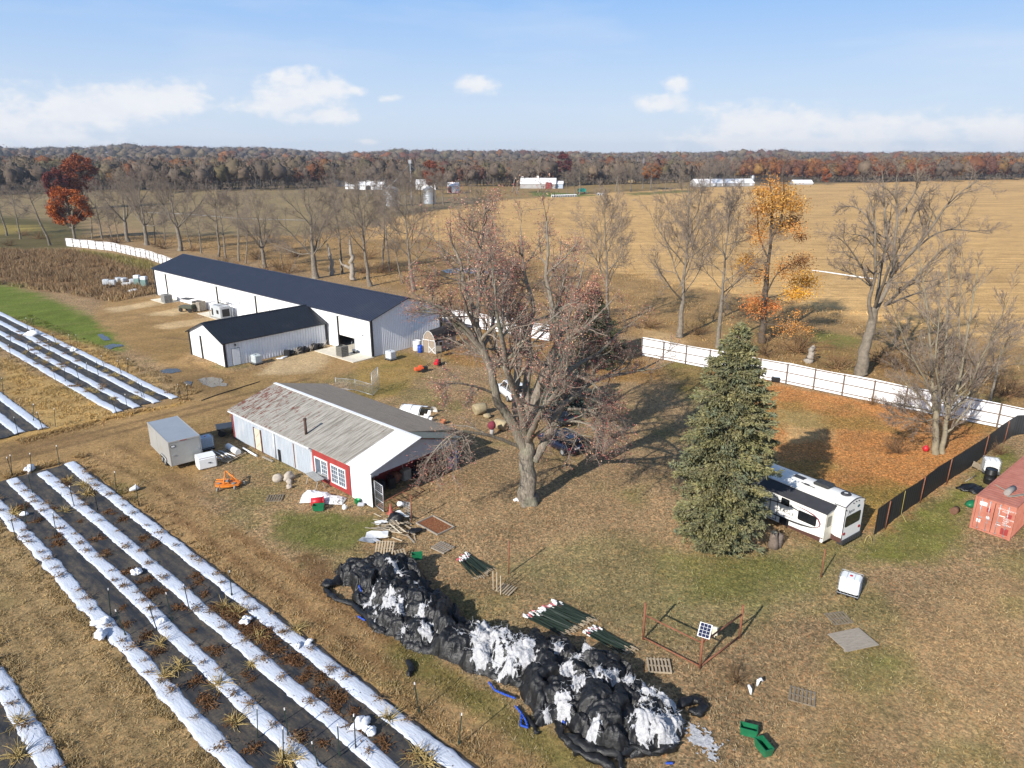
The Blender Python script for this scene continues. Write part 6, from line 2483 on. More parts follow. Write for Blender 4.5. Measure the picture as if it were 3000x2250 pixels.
def sprout(P, R, L, per, u0, u1, ang, ja, lr, rr, r, taper=.55):
    """children along polylines"""
    N, n = P.shape[:2]
    par = np.repeat(np.arange(N), per)
    u = u0 + (u1 - u0) * (np.tile(np.arange(per), N) + r.random(N * per)) / per
    f = u * (n - 1)
    i = np.minimum(f.astype(int), n - 2)
    w = (f - i)[:, None]
    pos = P[par, i] * (1 - w) + P[par, i + 1] * w
    tan = unit(P[par, i + 1] - P[par, i])
    rv_ = unit(np.cross(tan, r.normal(size=tan.shape)))
    a = np.radians(ang + ja * r.normal(size=len(par)))[:, None]
    D = tan * np.cos(a) + rv_ * np.sin(a)
    ln = L[par] * lr * (1 - taper * u) * r.uniform(.7, 1.3, len(par))
    rad = (R[par, i] * (1 - w[:, 0]) + R[par, i + 1] * w[:, 0]) * rr
    return pos, D, ln, rad


def taper(r0, n, end=.35):
    return r0[:, None] * np.linspace(1, end, n)[None]


def limb_np(pts, radii, seg=5, jit=.06, seed=0):
    """smooth polyline through the given points"""
    r = np.random.default_rng(seed)
    pts = np.array(pts, float)
    n = len(pts)
    out, rad = [], []
    for i in range(n - 1):
        p0, p1, p2, p3 = pts[max(i - 1, 0)], pts[i], pts[i + 1], pts[min(i + 2, n - 1)]
        for k in range(seg):
            t = k / seg
            out.append(.5 * (2 * p1 + (p2 - p0) * t + (2 * p0 - 5 * p1 + 4 * p2 - p3) * t * t + (3 * p1 - p0 - 3 * p2 + p3) * t ** 3))
            rad.append(radii[i] * (1 - t) + radii[i + 1] * t)
    out.append(pts[-1])
    rad.append(radii[-1])
    out = np.array(out)
    out[1:-1] += r.normal(size=out[1:-1].shape) * jit * np.array(rad)[1:-1, None] * 2
    return out, np.array(rad)


class Tree:
    def __init__(self, seed):
        self.r = np.random.default_rng(seed)
        self.wood = []      # (V,F)
        self.twig = []
        self.leaf = []      # (V,F,C)

    def put(self, lst, P, R, k):
        lst.append(tubes_np(P, R, k))

    def fan(self, P, R, L, specs, up, thin=.018, keep=2):
        """levels of branching; specs = [(per,u0,u1,ang,jit,lenratio,n,wander,sides)]; levels before keep go to the trunk mesh"""
        tips = None
        for li, (per, u0, u1, ang, ja, lr, nseg, wan, k) in enumerate(specs):
            pos, D, ln, rad = sprout(P, R, L, per, u0, u1, ang, ja, lr, .62 if li == 0 else .58, self.r)
            rad = np.maximum(rad, thin * (.55 if li >= 2 else .8))
            P = grow(pos, D, ln, nseg, wan, up, self.r)
            R = taper(rad, nseg, .30)
            L = ln
            self.put(self.wood if li < keep else self.twig, P, R, k)
            tips = P
        return tips, L

    def leaves(self, P, count, size, cols, spread=.12, umin=.4):
        N, n = P.shape[:2]
        i = self.r.integers(0, N, count)
        u = umin + (1 - umin) * self.r.random(count)
        f = u * (n - 1)
        j = np.minimum(f.astype(int), n - 2)
        w = (f - j)[:, None]
        c = P[i, j] * (1 - w) + P[i, j + 1] * w + self.r.normal(size=(count, 3)) * spread
        A = unit(self.r.normal(size=(count, 3))) * (size * self.r.uniform(.6, 1.3, (count, 1)))
        B = unit(np.cross(A, self.r.normal(size=(count, 3)))) * (size * .6 * self.r.uniform(.6, 1.3, (count, 1)))
        V, F = quads_np(c, A, B)
        cols = np.array([[lin(q) for q in cc] for cc in cols])
        C_ = cols[self.r.integers(0, len(cols), count)] * self.r.uniform(.65, 1.3, (count, 1))
        self.leaf.append((V, F, np.repeat(C_, 4, 0)))

    @staticmethod
    def cat(lst):
        V = np.concatenate([q[0] for q in lst])
        o = np.cumsum([0] + [len(q[0]) for q in lst[:-1]])
        return V, [q[1] + k for q, k in zip(lst, o)]

    def build(self, root, bark=None, crown='crown'):
        V, F = self.cat(self.wood)
        link('trunk', npmesh('trunk', V, F, smooth=True), [bark or M_limb], root)
        if self.twig:
            V, F = self.cat(self.twig)
            nf = sum(len(f) for f in F)
            if self.leaf:
                V2, F2 = self.cat([(q[0], q[1]) for q in self.leaf])
                C2 = np.concatenate([q[2] for q in self.leaf])
                n2 = sum(len(f) for f in F2)
                me_ = npmesh(crown, np.concatenate([V, V2]), F + [f + len(V) for f in F2], mi=[0] * nf + [1] * n2, col=np.concatenate([np.full((len(V), 3), .1), C2]))
                link(crown, me_, [M_twig, M_leaf], root)
            else:
                link(crown, npmesh(crown, V, F), [M_twig], root)
        elif self.leaf:
            V2, F2 = self.cat([(q[0], q[1]) for q in self.leaf])
            link(crown, npmesh(crown, V2, F2, col=np.concatenate([q[2] for q in self.leaf])), [M_leaf], root)


def at(px, py, Y):
    d = ray_dir(px, py)
    k = Y / d[1]
    return np.array([d[0] * k, Y, CAM_H + d[2] * k])


# --- the big half-bare tree in the middle ----------------------------------
BT = G(1537, 1470)
bt = thing('big_tree', 'large old half-bare tree with reddish dry leaves in the middle of the yard', 'tree', BT)
T_ = Tree(5)


def bz(x, y, dy=0):
    return at(1200 + x * .579, 540 + y * .579, BT.y + dy) - np.array(BT)


LIMBS = [
    ([(600, 1645, 0), (600, 1560, 0), (596, 1440, 0), (590, 1330, .1), (585, 1240, .2)], [.92, .66, .58, .56, .42], 'trunk'),
    ([(578, 1330, 0), (528, 1220, -.4), (440, 1080, -1.0), (415, 950, -1.4), (370, 830, -1.6), (340, 720, -1.8), (310, 600, -1.6), (275, 500, -1.4), (255, 390, -1.2), (212, 290, -1), (205, 170, -1)], [.42, .36, .30, .28, .25, .22, .19, .15, .11, .07, .03], 1),
    ([(338, 720, -1.8), (352, 560, -2.2), (352, 400, -2.6), (372, 250, -3), (380, 110, -3)], [.18, .15, .12, .08, .03], 1),
    ([(372, 840, -1.6), (290, 730, -2.4), (180, 635, -3.2), (90, 595, -3.8), (10, 550, -4.2)], [.17, .13, .10, .06, .025], 1),
    ([(578, 1270, .2), (535, 1130, .8), (545, 960, 1.2), (552, 850, 1.6), (515, 720, 2.2), (450, 565, 2.8), (400, 430, 3.2), (380, 320, 3.4)], [.32, .28, .25, .22, .17, .13, .08, .03], 1),
    ([(590, 1250, .3), (590, 1060, 1.6), (605, 870, 2.6), (603, 760, 3.2), (625, 620, 3.8), (588, 480, 4.2), (570, 360, 4.4), (560, 210, 4.6)], [.34, .30, .25, .21, .17, .13, .09, .03], 1),
    ([(602, 1260, 0), (640, 1080, -.6), (690, 960, -1.0), (740, 830, -1.2), (742, 740, -1.2), (715, 580, -1.0), (690, 450, -1.0), (702, 330, -1.0), (690, 150, -1.0)], [.40, .34, .30, .26, .23, .17, .13, .09, .03], 1),
    ([(738, 720, -1.2), (782, 620, -1.8), (860, 585, -2.2), (930, 500, -2.6)], [.17, .13, .09, .03], 1),
    ([(700, 990, -1.0), (782, 957, .2), (870, 900, 1.2), (960, 850, 2.2), (1040, 770, 3.2), (1110, 700, 4)], [.24, .20, .15, .12, .08, .03], 1),
    ([(790, 955, .2), (900, 990, -1.0), (965, 1045, -1.8), (1030, 1100, -2.4)], [.14, .11, .07, .03], 2),
    ([(630, 1400, 0), (700, 1270, .6), (752, 1150, 1.2), (832, 1070, 1.8), (905, 1010, 2.4), (1000, 970, 3.2), (1140, 948, 4.2), (1260, 895, 5.2)], [.36, .30, .27, .24, .20, .15, .10, .03], 1),
    ([(800, 1138, 1.2), (880, 1140, -.4), (960, 1165, -1.8), (1035, 1210, -3.0), (1100, 1290, -4.0)], [.11, .12, .09, .06, .03], 2),
    ([(560, 1330, 0), (440, 1282, -1.2), (330, 1258, -2.4), (240, 1255, -3.4), (150, 1320, -4.4), (80, 1420, -5.0)], [.15, .12, .10, .08, .05, .02], 2),
    ([(430, 1060, -1), (330, 1022, -2.2), (220, 1008, -3.4), (150, 1040, -4)], [.10, .08, .05, .02], 2),
    ([(590, 1280, 0), (560, 1120, -2.2), (500, 960, -4.5), (470, 800, -6.0), (440, 640, -7.0), (430, 480, -7.5)], [.30, .26, .20, .15, .09, .03], 1),
    ([(600, 1300, 0), (640, 1200, -2.6), (690, 1120, -5.0), (760, 1020, -6.5), (800, 900, -7.4), (820, 760, -8)], [.26, .22, .17, .12, .08, .03], 1),
    ([(595, 1240, .3), (640, 1040, 3.2), (720, 850, 5.6), (800, 680, 7.0), (850, 520, 7.8), (890, 380, 8)], [.30, .25, .19, .13, .08, .03], 1),
    ([(585, 1240, .3), (520, 1020, 3.4), (450, 850, 5.6), (420, 660, 7.2), (440, 480, 8), (470, 330, 8.4)], [.28, .23, .18, .12, .07, .03], 1),
    ([(610, 1290, 0), (700, 1230, -2.2), (800, 1200, -4.2), (900, 1215, -5.6), (980, 1280, -6.4)], [.14, .12, .09, .06, .025], 2),
    ([(372, 830, -1.6), (420, 700, .4), (400, 560, 1.4), (430, 420, 2)], [.14, .11, .07, .03], 1),
    ([(604, 860, 2.6), (520, 740, 4.4), (500, 600, 5.6), (520, 420, 6.4), (515, 300, 6.6)], [.16, .12, .09, .06, .025], 1),
]
P1, R1, L1, D1 = [], [], [], []
for k, (pts, rad, lv) in enumerate(LIMBS):
    p, r_ = limb_np([bz(*q) for q in pts], rad, 5, .05, k)
    if lv == 'trunk':
        a = np.arange(18) / 18 * 2 * np.pi
        V, F = tubes_np(p[None], r_[None], 18)
        # root flare and furrows
        V = V.reshape(len(p), 18, 3)
        kf_ = 1 + .10 * np.sin(a * 5 + 1)[None] * np.clip(1 - np.arange(len(p)) / 9, 0, 1)[:, None] * 2 + .05 * np.sin(a * 9)[None]
        V = p[:, None] + (V - p[:, None]) * kf_[..., None]
        trunkVF = (V.reshape(-1, 3), F)
        continue
    T_.wood.append(tubes_np(p[None], r_[None], 9))
    # resample to a fixed count
    idx = np.linspace(0, len(p) - 1, 16).round().astype(int)
    P1.append(p[idx])
    R1.append(r_[idx])
    L1.append(np.linalg.norm(np.diff(p, axis=0), axis=1).sum())
    D1.append(lv)
P1, R1, L1, D1 = np.array(P1), np.array(R1), np.array(L1), np.array(D1)
for lv, up in ((1, .05), (2, -.06)):
    s_ = D1 == lv
    lvspec = [(10, .25, 1.0, 46, 13, .46, 8, .14, 5), (8, .12, 1.0, 44, 14, .52, 6, .18, 4), (6, .1, 1.0, 42, 15, .56, 5, .22, 3), (3, .1, 1.0, 40, 15, .66, 4, .22, 3)]
    tips, Lx = T_.fan(P1[s_], R1[s_], np.minimum(L1[s_], 11.5), lvspec, up, .019, 1)
    T_.leaves(tips, 29000 if lv == 1 else 5600, .049, [(150, 92, 84), (186, 142, 122), (128, 76, 72), (178, 122, 102), (210, 172, 146), (124, 66, 66), (196, 150, 118), (162, 100, 96), (150, 84, 84)], .24)
V, F = T_.cat(T_.wood)
link('trunk', npmesh('trunk', trunkVF[0], [trunkVF[1]], smooth=True), [M_bark], bt)
link('limbs', npmesh('limbs', V, F, smooth=True), [M_bark], bt)
T_.wood = []
V, F = T_.cat(T_.twig)
V2, F2 = T_.cat([(q[0], q[1]) for q in T_.leaf])
link('twigs', npmesh('twigs', V, F), [M_twig], bt)
link('dry_leaves', npmesh('dry_leaves', V2, F2, col=np.concatenate([q[2] for q in T_.leaf])), [M_leaf], bt)


# --- bare trees of the tree line ---------------------------------------------
def bare_tree(seed, H, r0, fork, nl, spread, style, leafn=0, leafcol=None):
    """proto mesh pair in a Tree; style picks the habit"""
    T = Tree(seed)
    r = T.r
    n = 14
    lean = r.normal(size=2) * .03
    zz = np.linspace(0, H * (.96 if style != 'pollard' else .80), n)
    tp_ = np.stack([lean[0] * zz + np.cumsum(r.normal(size=n)) * .09 * H / 20, lean[1] * zz + np.cumsum(r.normal(size=n)) * .09 * H / 20, zz], 1)
    tp_[0, :2] = 0
    prof = np.interp(zz / zz[-1], [0, .04, .1, fork, fork + .12, 1], [r0 * 1.5, r0 * 1.12, r0, r0 * .85, r0 * .55, .03])
    T.put(T.wood, tp_[None], prof[None], 9)
    # main limbs
    u = fork + (0.93 - fork) * (np.arange(nl) + r.random(nl) * .6) / nl
    u = np.clip(u, fork, .95)
    if style == 'pollard':
        u[: nl // 2] = fork + .04 * r.random(nl // 2)
    if style == 'slim':
        u = np.clip(.36 + .58 * r.random(nl), 0, .95)
    f = u * (n - 1)
    i = np.minimum(f.astype(int), n - 2)
    w = (f - i)[:, None]
    pos = tp_[i] * (1 - w) + tp_[i + 1] * w
    az_ = np.arange(nl) * 2.399 + r.random(nl)
    inc = np.radians({'vase': 44, 'pollard': 46, 'slim': 50}[style] + 14 * r.normal(size=nl) + 16 * (1 - u))
    D = np.stack([np.cos(az_) * np.sin(inc), np.sin(az_) * np.sin(inc), np.cos(inc)], 1)
    ln = spread * (1.15 - .75 * (u - fork) / (1 - fork)) * r.uniform(.8, 1.2, nl)
    rad = np.interp(u, [0, 1], [r0 * .52, .05]) * r.uniform(.55, .85, nl)
    Pm = grow(pos, D, ln, 10, .12, .09, r)
    Rm_ = taper(rad, 10, .22)
    T.put(T.wood, Pm, Rm_, 6)
    Lm = ln
    tips, _ = T.fan(Pm, Rm_, Lm, [(9, .18, 1.0, 42, 13, .50, 6, .15, 4), (8, .12, 1.0, 40, 14, .54, 5, .18, 3), (6, .1, 1.0, 38, 15, .58, 4, .2, 3), (3, .1, 1, 36, 15, .68, 3, .2, 3)] if style != 'slim' else
                    [(9, .15, 1.0, 42, 13, .55, 5, .16, 3), (7, .12, 1.0, 40, 14, .58, 4, .2, 3), (6, .1, 1.0, 38, 15, .6, 3, .22, 3)], .05, .019, 1)
    if leafn:
        T.leaves(tips, leafn, .10, leafcol, .2)
    return T


PROT = {}


def proto(key, *a, **k):
    T = bare_tree(*a, **k)
    PROT[key] = T
    return T


SPECS = [('vaseA', 21, 22, .38, .28, 15, 9.5, 'vase'), ('vaseB', 22, 22, .40, .22, 16, 10.0, 'vase'), ('vaseC', 23, 22, .34, .30, 14, 9.0, 'vase'), ('polA', 24, 20, .56, .28, 12, 10.5, 'pollard'),
         ('polB', 25, 20, .48, .32, 13, 9.8, 'pollard'), ('slimA', 26, 18, .20, .40, 14, 5.2, 'slim'), ('slimB', 27, 17, .17, .42, 13, 4.8, 'slim')]
PROTO_ME = {}
for key, seed, H, r0, fork, nl, spread, style in SPECS:
    T = bare_tree(seed, H, r0, fork, nl, spread, style)
    V, F = T.cat(T.wood)
    m1 = npmesh('trunk', V, F, smooth=True)
    m1.materials.append(M_limb)
    V, F = T.cat(T.twig)
    m2 = npmesh('crown', V, F)
    m2.materials.append(M_twig)
    PROTO_ME[key] = (m1, m2, H)


def plant(key, px, py, H, rz, lab, lean=(0, 0), wide=1.0, name='bare_tree', group='bare trees of the tree line', pos=None):
    p = pos if pos is not None else G(px, py)
    m1, m2, H0 = PROTO_ME[key]
    r = thing(name, lab, 'tree', (p[0], p[1], -.05), 0, group)
    k = H / H0
    wide *= 1.12
    r.rotation_euler = (lean[1], lean[0], rz)
    r.scale = (k * wide, k * wide, k)
    link('trunk', m1, (), r)
    link('crown', m2, (), r)
    return r


LINE = [
    ('slimA', 146, 718, 19, .3, 'bare thin tree leaning left at the far left end of the white fence', (-.12, 0), 1.3),
    ('polB', 376, 708, 22, 1.0, 'bare forked tree behind the curved white fence, left of a twin beside it', (0, 0), .9),
    ('polA', 430, 718, 22, 2.2, 'bare thick tree behind the curved white fence, just right of its neighbour', (0, 0), .8),
    ('polB', 528, 735, 23, 3.4, 'bare tree with thick pale trunk rising behind the far left roof corner', (0, 0), .9),
    ('vaseC', 300, 700, 17, 5.0, 'low spreading bare tree right of the orange oak behind the fence', (0, 0), .9),
    ('slimA', 640, 752, 18, .7, 'slender bare tree behind the left part of the navy roof, first of a trio', (.03, 0), 1.2),
    ('slimB', 662, 757, 16, 1.7, 'slender bare tree behind the navy roof, middle of a trio', (0, 0), 1.2),
    ('slimA', 700, 765, 18, 2.9, 'slender bare tree behind the navy roof, right of a trio', (.02, 0), 1.0),
    ('polA', 775, 784, 18, 4.1, 'stout bare tree with knobby pollarded trunk behind the middle of the navy roof', (0, 0), .8),
    ('polA', 925, 815, 20.5, 5.3, 'stoutest pale trunked bare tree between the slim trio and the dead snags', (0, 0), .95),
    ('slimB', 1003, 800, 19, .2, 'slim dark bare tree leaning left between the two dead snags', (-.06, 0), 1.0),
    ('vaseA', 1085, 838, 21.5, 1.4, 'bare tree with smooth straight trunk right of the forked snag', (0, 0), .85),
    ('slimA', 1120, 790, 18, 2.6, 'thin straight bare tree in the pasture, left of a pair', (0, 0), 1.0),
    ('slimB', 1142, 796, 19, 3.8, 'thin straight bare tree in the pasture, right of a pair', (0, 0), 1.0),
    ('vaseB', 1213, 850, 21, 5.0, 'bare tree rising behind the right end of the navy roof', (0, 0), .85),
    ('vaseC', 1400, 880, 19, .9, 'bare tree behind the big tree crown, left side', (0, 0), .8),
    ('vaseA', 1785, 958, 19.5, 2.1, 'bare twin stemmed tree just right of the big tree crown', (.05, 0), .8),
    ('vaseB', 1990, 988, 23, 3.3, 'tall bare tree with steep branches left of the orange leaved tree pair', (0, 0), .78),
    ('vaseC', 2104, 1018, 21, 4.5, 'bare leaning tree directly left of the orange leaved tree', (.03, 0), .8),
]
for k_, (key, px, py, H, rz, lab, lean, wide) in enumerate(LINE):
    plant(key, px, py, H, rz, lab, lean, wide)

# the great bare tree at the right, with its limbs as in the photograph
def traced_tree(name, lab, base, limbs, specs, up, leaf=None, bark=M_limb, seed=1, dy=0, cap=9.0, extra=None):
    B0 = G(*base)
    rt = thing(name, lab, 'tree', B0)
    T = Tree(seed)
    P, R, L = [], [], []
    for k, (pts, rad) in enumerate(limbs):
        q = [at(x, y, B0.y + d) - np.array(B0) for x, y, d in pts]
        p, r_ = limb_np(q, rad, 5, .05, k + seed)
        r_ = r_ * (1.0 if k == 0 else .8)
        T.wood.append(tubes_np(p[None], r_[None], 8))
        idx = np.linspace(0, len(p) - 1, 14).round().astype(int)
        P.append(p[idx])
        R.append(r_[idx])
        L.append(np.linalg.norm(np.diff(p, axis=0), axis=1).sum())
    s0 = 1
    tips, _ = T.fan(np.array(P[s0:]), np.array(R[s0:]), np.minimum(np.array(L[s0:]), cap), specs, up, .02, 1)
    if extra:
        extra(T, tips, B0)
    T.build(rt, bark)
    return rt


def q7(x, y, d=0):
    return (2100 + x * .4098, 440 + y * .4098, d)


SP4 = [(10, .20, 1.0, 42, 13, .46, 7, .14, 4), (8, .12, 1.0, 40, 14, .52, 5, .18, 3), (6, .1, 1.0, 38, 15, .56, 4, .2, 3), (3, .1, 1, 36, 15, .66, 3, .2, 3)]
traced_tree('bare_tree', 'biggest bare tree at the right, leaning trunk and wide crown over the stubble', (2505, 1100), [
    ([q7(1030, 1600), q7(1060, 1400), q7(1110, 1240), q7(1130, 1130)], [.80, .60, .52, .45]),
    ([q7(1110, 1240), q7(1090, 1080, -.5), q7(1130, 900, -1), q7(1130, 700, -1.2), q7(1130, 540, -1.2), q7(1110, 400, -1.2), q7(1060, 270, -1)], [.34, .28, .24, .20, .15, .09, .03]),
    ([q7(1120, 1170), q7(1210, 1000, .5), q7(1260, 850, 1), q7(1270, 660, 1.4), q7(1290, 480, 1.6), q7(1280, 300, 1.8), q7(1290, 160, 2)], [.38, .32, .28, .23, .17, .10, .03]),
    ([q7(1240, 900, 1), q7(1400, 720, 0), q7(1530, 560, -1), q7(1640, 400, -1.6), q7(1760, 290, -2), q7(1880, 210, -2.4)], [.27, .22, .18, .13, .08, .03]),
    ([q7(1330, 800, .4), q7(1500, 640, 1.6), q7(1650, 570, 2.4), q7(1830, 580, 3), q7(1960, 600, 3.4)], [.17, .13, .10, .06, .02]),
    ([q7(1200, 1110), q7(1310, 1010, -1.4), q7(1440, 890, -2.6), q7(1580, 740, -3.6), q7(1720, 640, -4.4)], [.26, .21, .15, .09, .03]),
    ([q7(1215, 1105), q7(1330, 1060, 1), q7(1460, 1010, 2), q7(1600, 950, 3), q7(1750, 880, 4)], [.18, .15, .11, .07, .02]),
    ([q7(1100, 960, -.5), q7(1020, 810, -1.6), q7(930, 680, -2.6), q7(840, 600, -3.4)], [.16, .12, .08, .03]),
    ([q7(1095, 970, -.5), q7(1000, 900, .8), q7(900, 860, 1.8), q7(820, 820, 2.4)], [.13, .10, .06, .02]),
    ([q7(1130, 700, -1.2), q7(1060, 620, -2.4), q7(960, 600, -3.4)], [.12, .09, .04]),
    ([q7(1130, 540, -1.2), q7(1040, 440, .4), q7(960, 400, 1.4), q7(880, 420, 2)], [.12, .09, .06, .02]),
    ([q7(1210, 620, 1.4), q7(1200, 430, 2.8), q7(1190, 260, 3.6), q7(1180, 130, 4)], [.18, .14, .09, .03]),
    ([q7(1290, 480, 1.6), q7(1400, 330, 2.4), q7(1440, 200, 2.8), q7(1420, 90, 3)], [.16, .12, .08, .03]),
    ([q7(1300, 660, 1.2), q7(1380, 520, -1), q7(1440, 380, -2.4), q7(1500, 260, -3)], [.14, .11, .07, .03]),
    ([q7(1130, 1130), q7(1160, 950, 3), q7(1190, 760, 5), q7(1230, 560, 6.4), q7(1250, 380, 7)], [.28, .23, .17, .10, .03]),
    ([q7(1130, 1130), q7(1180, 980, -3), q7(1240, 820, -5), q7(1320, 660, -6), q7(1380, 520, -7)], [.26, .21, .15, .09, .03]),
], SP4, .05, seed=41, cap=10.5, bark=PM('dark tan bark', (.185, .155, .12, 1), .95, .3, 2.5, dirt=(.22, .20, .155, 1), dscale=1.2, spec=.1))


# yellow and orange leaved tree
def orange_leaves(T, tips, B0):
    cl = [(400, 380, 110, 60, 0), (560, 400, 70, 45, 0), (430, 545, 80, 55, 0), (300, 300, 45, 30, 0), (330, 440, 70, 50, 3), (250, 420, 40, 30, 3), (220, 800, 50, 45, 1), (620, 930, 90, 55, 1), (570, 1030, 80, 35, 1), (275, 1110, 75, 55, 2), (510, 1270, 120, 40, 3), (640, 1285, 30, 22, 3),
          (600, 620, 40, 25, 4), (600, 800, 60, 45, 4), (540, 500, 55, 45, 4), (300, 640, 60, 40, 3), (400, 1120, 45, 35, 2), (580, 1165, 30, 22, 3), (140, 1290, 40, 30, 3), (300, 880, 60, 60, 3), (480, 860, 60, 60, 3), (400, 260, 60, 60, 3), (480, 320, 70, 60, 0), (560, 560, 60, 30, 3), (260, 560, 60, 50, 3)]
    pal = {0: [(196, 144, 68), (174, 122, 56), (208, 160, 84), (146, 100, 50)], 1: [(222, 168, 58), (206, 146, 46), (190, 128, 44)], 2: [(204, 124, 66), (186, 104, 54), (214, 142, 84)], 3: [(212, 156, 84), (196, 136, 66), (180, 116, 60)], 4: [(120, 84, 52), (96, 66, 46), (150, 104, 60)]}
    for (zx, zy, rx, ry, p) in cl:
        x, y, _ = q7(zx, zy)
        Yd = T.r.normal() * 1.6
        c = at(x, y, B0.y + Yd) - np.array(B0)
        m = .0478 * .4098
        N = int(max(80, rx * ry * .27 * (1.0 if p != 3 else .55)))
        g = T.r.normal(size=(N, 3)) * np.array([rx * m * .62, (rx + ry) * m * .46, ry * m * .66])
        pts = c + g
        A = unit(T.r.normal(size=(N, 3))) * T.r.uniform(.07, .14, (N, 1))
        B = unit(np.cross(A, T.r.normal(size=(N, 3)))) * T.r.uniform(.05, .09, (N, 1))
        V, F = quads_np(pts, A, B)
        cc = np.array([[lin(v) for v in k] for k in pal[p]])
        Cc = cc[T.r.integers(0, len(cc), N)] * T.r.uniform(.7, 1.2, (N, 1))
        T.leaf.append((V, F, np.repeat(Cc, 4, 0)))
    lowt = tips[tips[:, -1, 2] < 15.5]
    T.leaves(lowt, 3400, .075, [(200, 152, 86), (176, 122, 66), (190, 134, 78)], .35)


traced_tree('yellow_tree', 'tree with patches of yellow and orange leaves behind the spruce top', (2240, 1005), [
    ([q7(320, 1370), q7(330, 1200), q7(350, 1000), q7(360, 800)], [.60, .42, .38, .33]),
    ([q7(355, 900), q7(380, 700, .4), q7(390, 540, .6), q7(400, 400, .6), q7(380, 250, .6), q7(350, 100, .6)], [.30, .26, .22, .16, .10, .03]),
    ([q7(390, 640, .5), q7(460, 480, -.6), q7(480, 300, -1), q7(470, 150, -1.2), q7(520, 20, -1.4)], [.18, .15, .12, .08, .03]),
    ([q7(360, 760, .2), q7(300, 600, 1), q7(290, 440, 1.6), q7(250, 330, 2)], [.16, .12, .08, .03]),
    ([q7(360, 1020), q7(420, 900, -1.2), q7(520, 820, -2), q7(630, 780, -2.6)], [.15, .11, .07, .03]),
    ([q7(350, 1060), q7(430, 1040, 1.4), q7(540, 1000, 2), q7(650, 960, 2.4)], [.13, .10, .07, .03]),
    ([q7(330, 860), q7(260, 840, -1), q7(200, 800, -1.6), q7(150, 850, -2)], [.11, .08, .05, .02]),
    ([q7(325, 1260), q7(280, 1150, -1), q7(250, 1100, -1.6)], [.10, .07, .03]),
    ([q7(330, 1240), q7(420, 1250, -1.4), q7(520, 1270, -2.2), q7(620, 1290, -2.8)], [.11, .08, .05, .02]),
    ([q7(390, 560, .5), q7(500, 540, 1.6), q7(600, 520, 2.6)], [.12, .08, .03]),
    ([q7(400, 420, .5), q7(520, 380, -1.2), q7(600, 390, -2)], [.11, .08, .03]),
], [(7, .25, 1.0, 44, 13, .40, 6, .15, 4), (6, .15, 1.0, 42, 14, .46, 5, .18, 3), (5, .1, 1.0, 40, 15, .50, 4, .22, 3)], .04, seed=61, cap=7.5, extra=orange_leaves, bark=PM('dark wet bark', (.10, .080, .062, 1), .95, .35, 2.5, spec=.1))

# twin-trunk tree with a dense broom of twigs beside the black fence
ZT = lambda x, y, d=0: (2400 + x * .33746, 1100 + y * .33746, d)
traced_tree('twin_tree', 'twin trunked bare tree with dense upright twigs beside the black fence', (2742, 1329), [
    ([ZT(1005, 690), ZT(1015, 540), ZT(1012, 380), ZT(1010, 250), ZT(1000, 100)], [.34, .27, .25, .22, .19]),
    ([ZT(1000, 260), ZT(980, 60, .2), (2725, 1010, .4), (2715, 900, .5), (2700, 800, .6), (2690, 720, .6)], [.20, .17, .13, .10, .06, .025]),
    ([ZT(1060, 690, .1), ZT(1085, 540, .2), ZT(1110, 370, .3), ZT(1150, 220, .4), ZT(1210, 60, .6), (2830, 1000, .8), (2850, 880, 1), (2870, 760, 1)], [.32, .26, .24, .20, .16, .12, .08, .03]),
    ([ZT(1110, 340, .3), ZT(1090, 180, 1.4), (2770, 1060, 2), (2775, 940, 2.6), (2780, 820, 3), (2785, 720, 3)], [.17, .15, .13, .10, .06, .03]),
    ([ZT(1010, 240), ZT(930, 60, -.8), (2660, 1020, -1.6), (2630, 940, -2), (2600, 860, -2.4)], [.14, .11, .08, .05, .02]),
    ([ZT(1150, 230, .4), ZT(1300, 100, -.6), (2870, 1060, -1.2), (2920, 960, -1.8), (2960, 860, -2.2)], [.14, .12, .09, .06, .02]),
    ([ZT(1010, 330), ZT(900, 200, .8), (2650, 1120, 1.6), (2610, 1060, 2.2)], [.09, .07, .05, .02]),
    ([ZT(1120, 330, .3), ZT(1230, 230, 1.2), (2860, 1130, 2), (2920, 1060, 2.8), (2960, 980, 3.2)], [.12, .10, .08, .05, .02]),
    ([ZT(1000, 330), ZT(880, 290, -1), ZT(760, 260, -2), ZT(640, 240, -2.8)], [.08, .06, .04, .02]),
    ([ZT(1010, 370), ZT(900, 400, -1), ZT(760, 370, -2), ZT(620, 330, -2.8)], [.07, .05, .03, .02]),
    ([ZT(1040, 330, .2), ZT(1050, 160, -1.6), (2740, 1060, -2.6), (2750, 950, -3.2), (2755, 840, -3.6)], [.13, .11, .09, .06, .02]),
    ([ZT(1180, 150, .5), ZT(1240, 0, 2), (2810, 960, 2.8), (2815, 840, 3.2), (2820, 740, 3.4)], [.12, .10, .07, .04, .02]),
], [(15, .12, 1.0, 34, 10, .42, 6, .12, 4), (10, .1, 1.0, 32, 11, .50, 5, .14, 3), (6, .1, 1.0, 30, 13, .56, 4, .16, 3), (2, .1, 1, 30, 15, .66, 3, .2, 3)], .08, seed=77, cap=9.0, bark=PM('olive grey bark', (.25, .215, .15, 1), .95, .22, 2.5, dirt=(.17, .145, .11, 1), dscale=1.4, spec=.1))

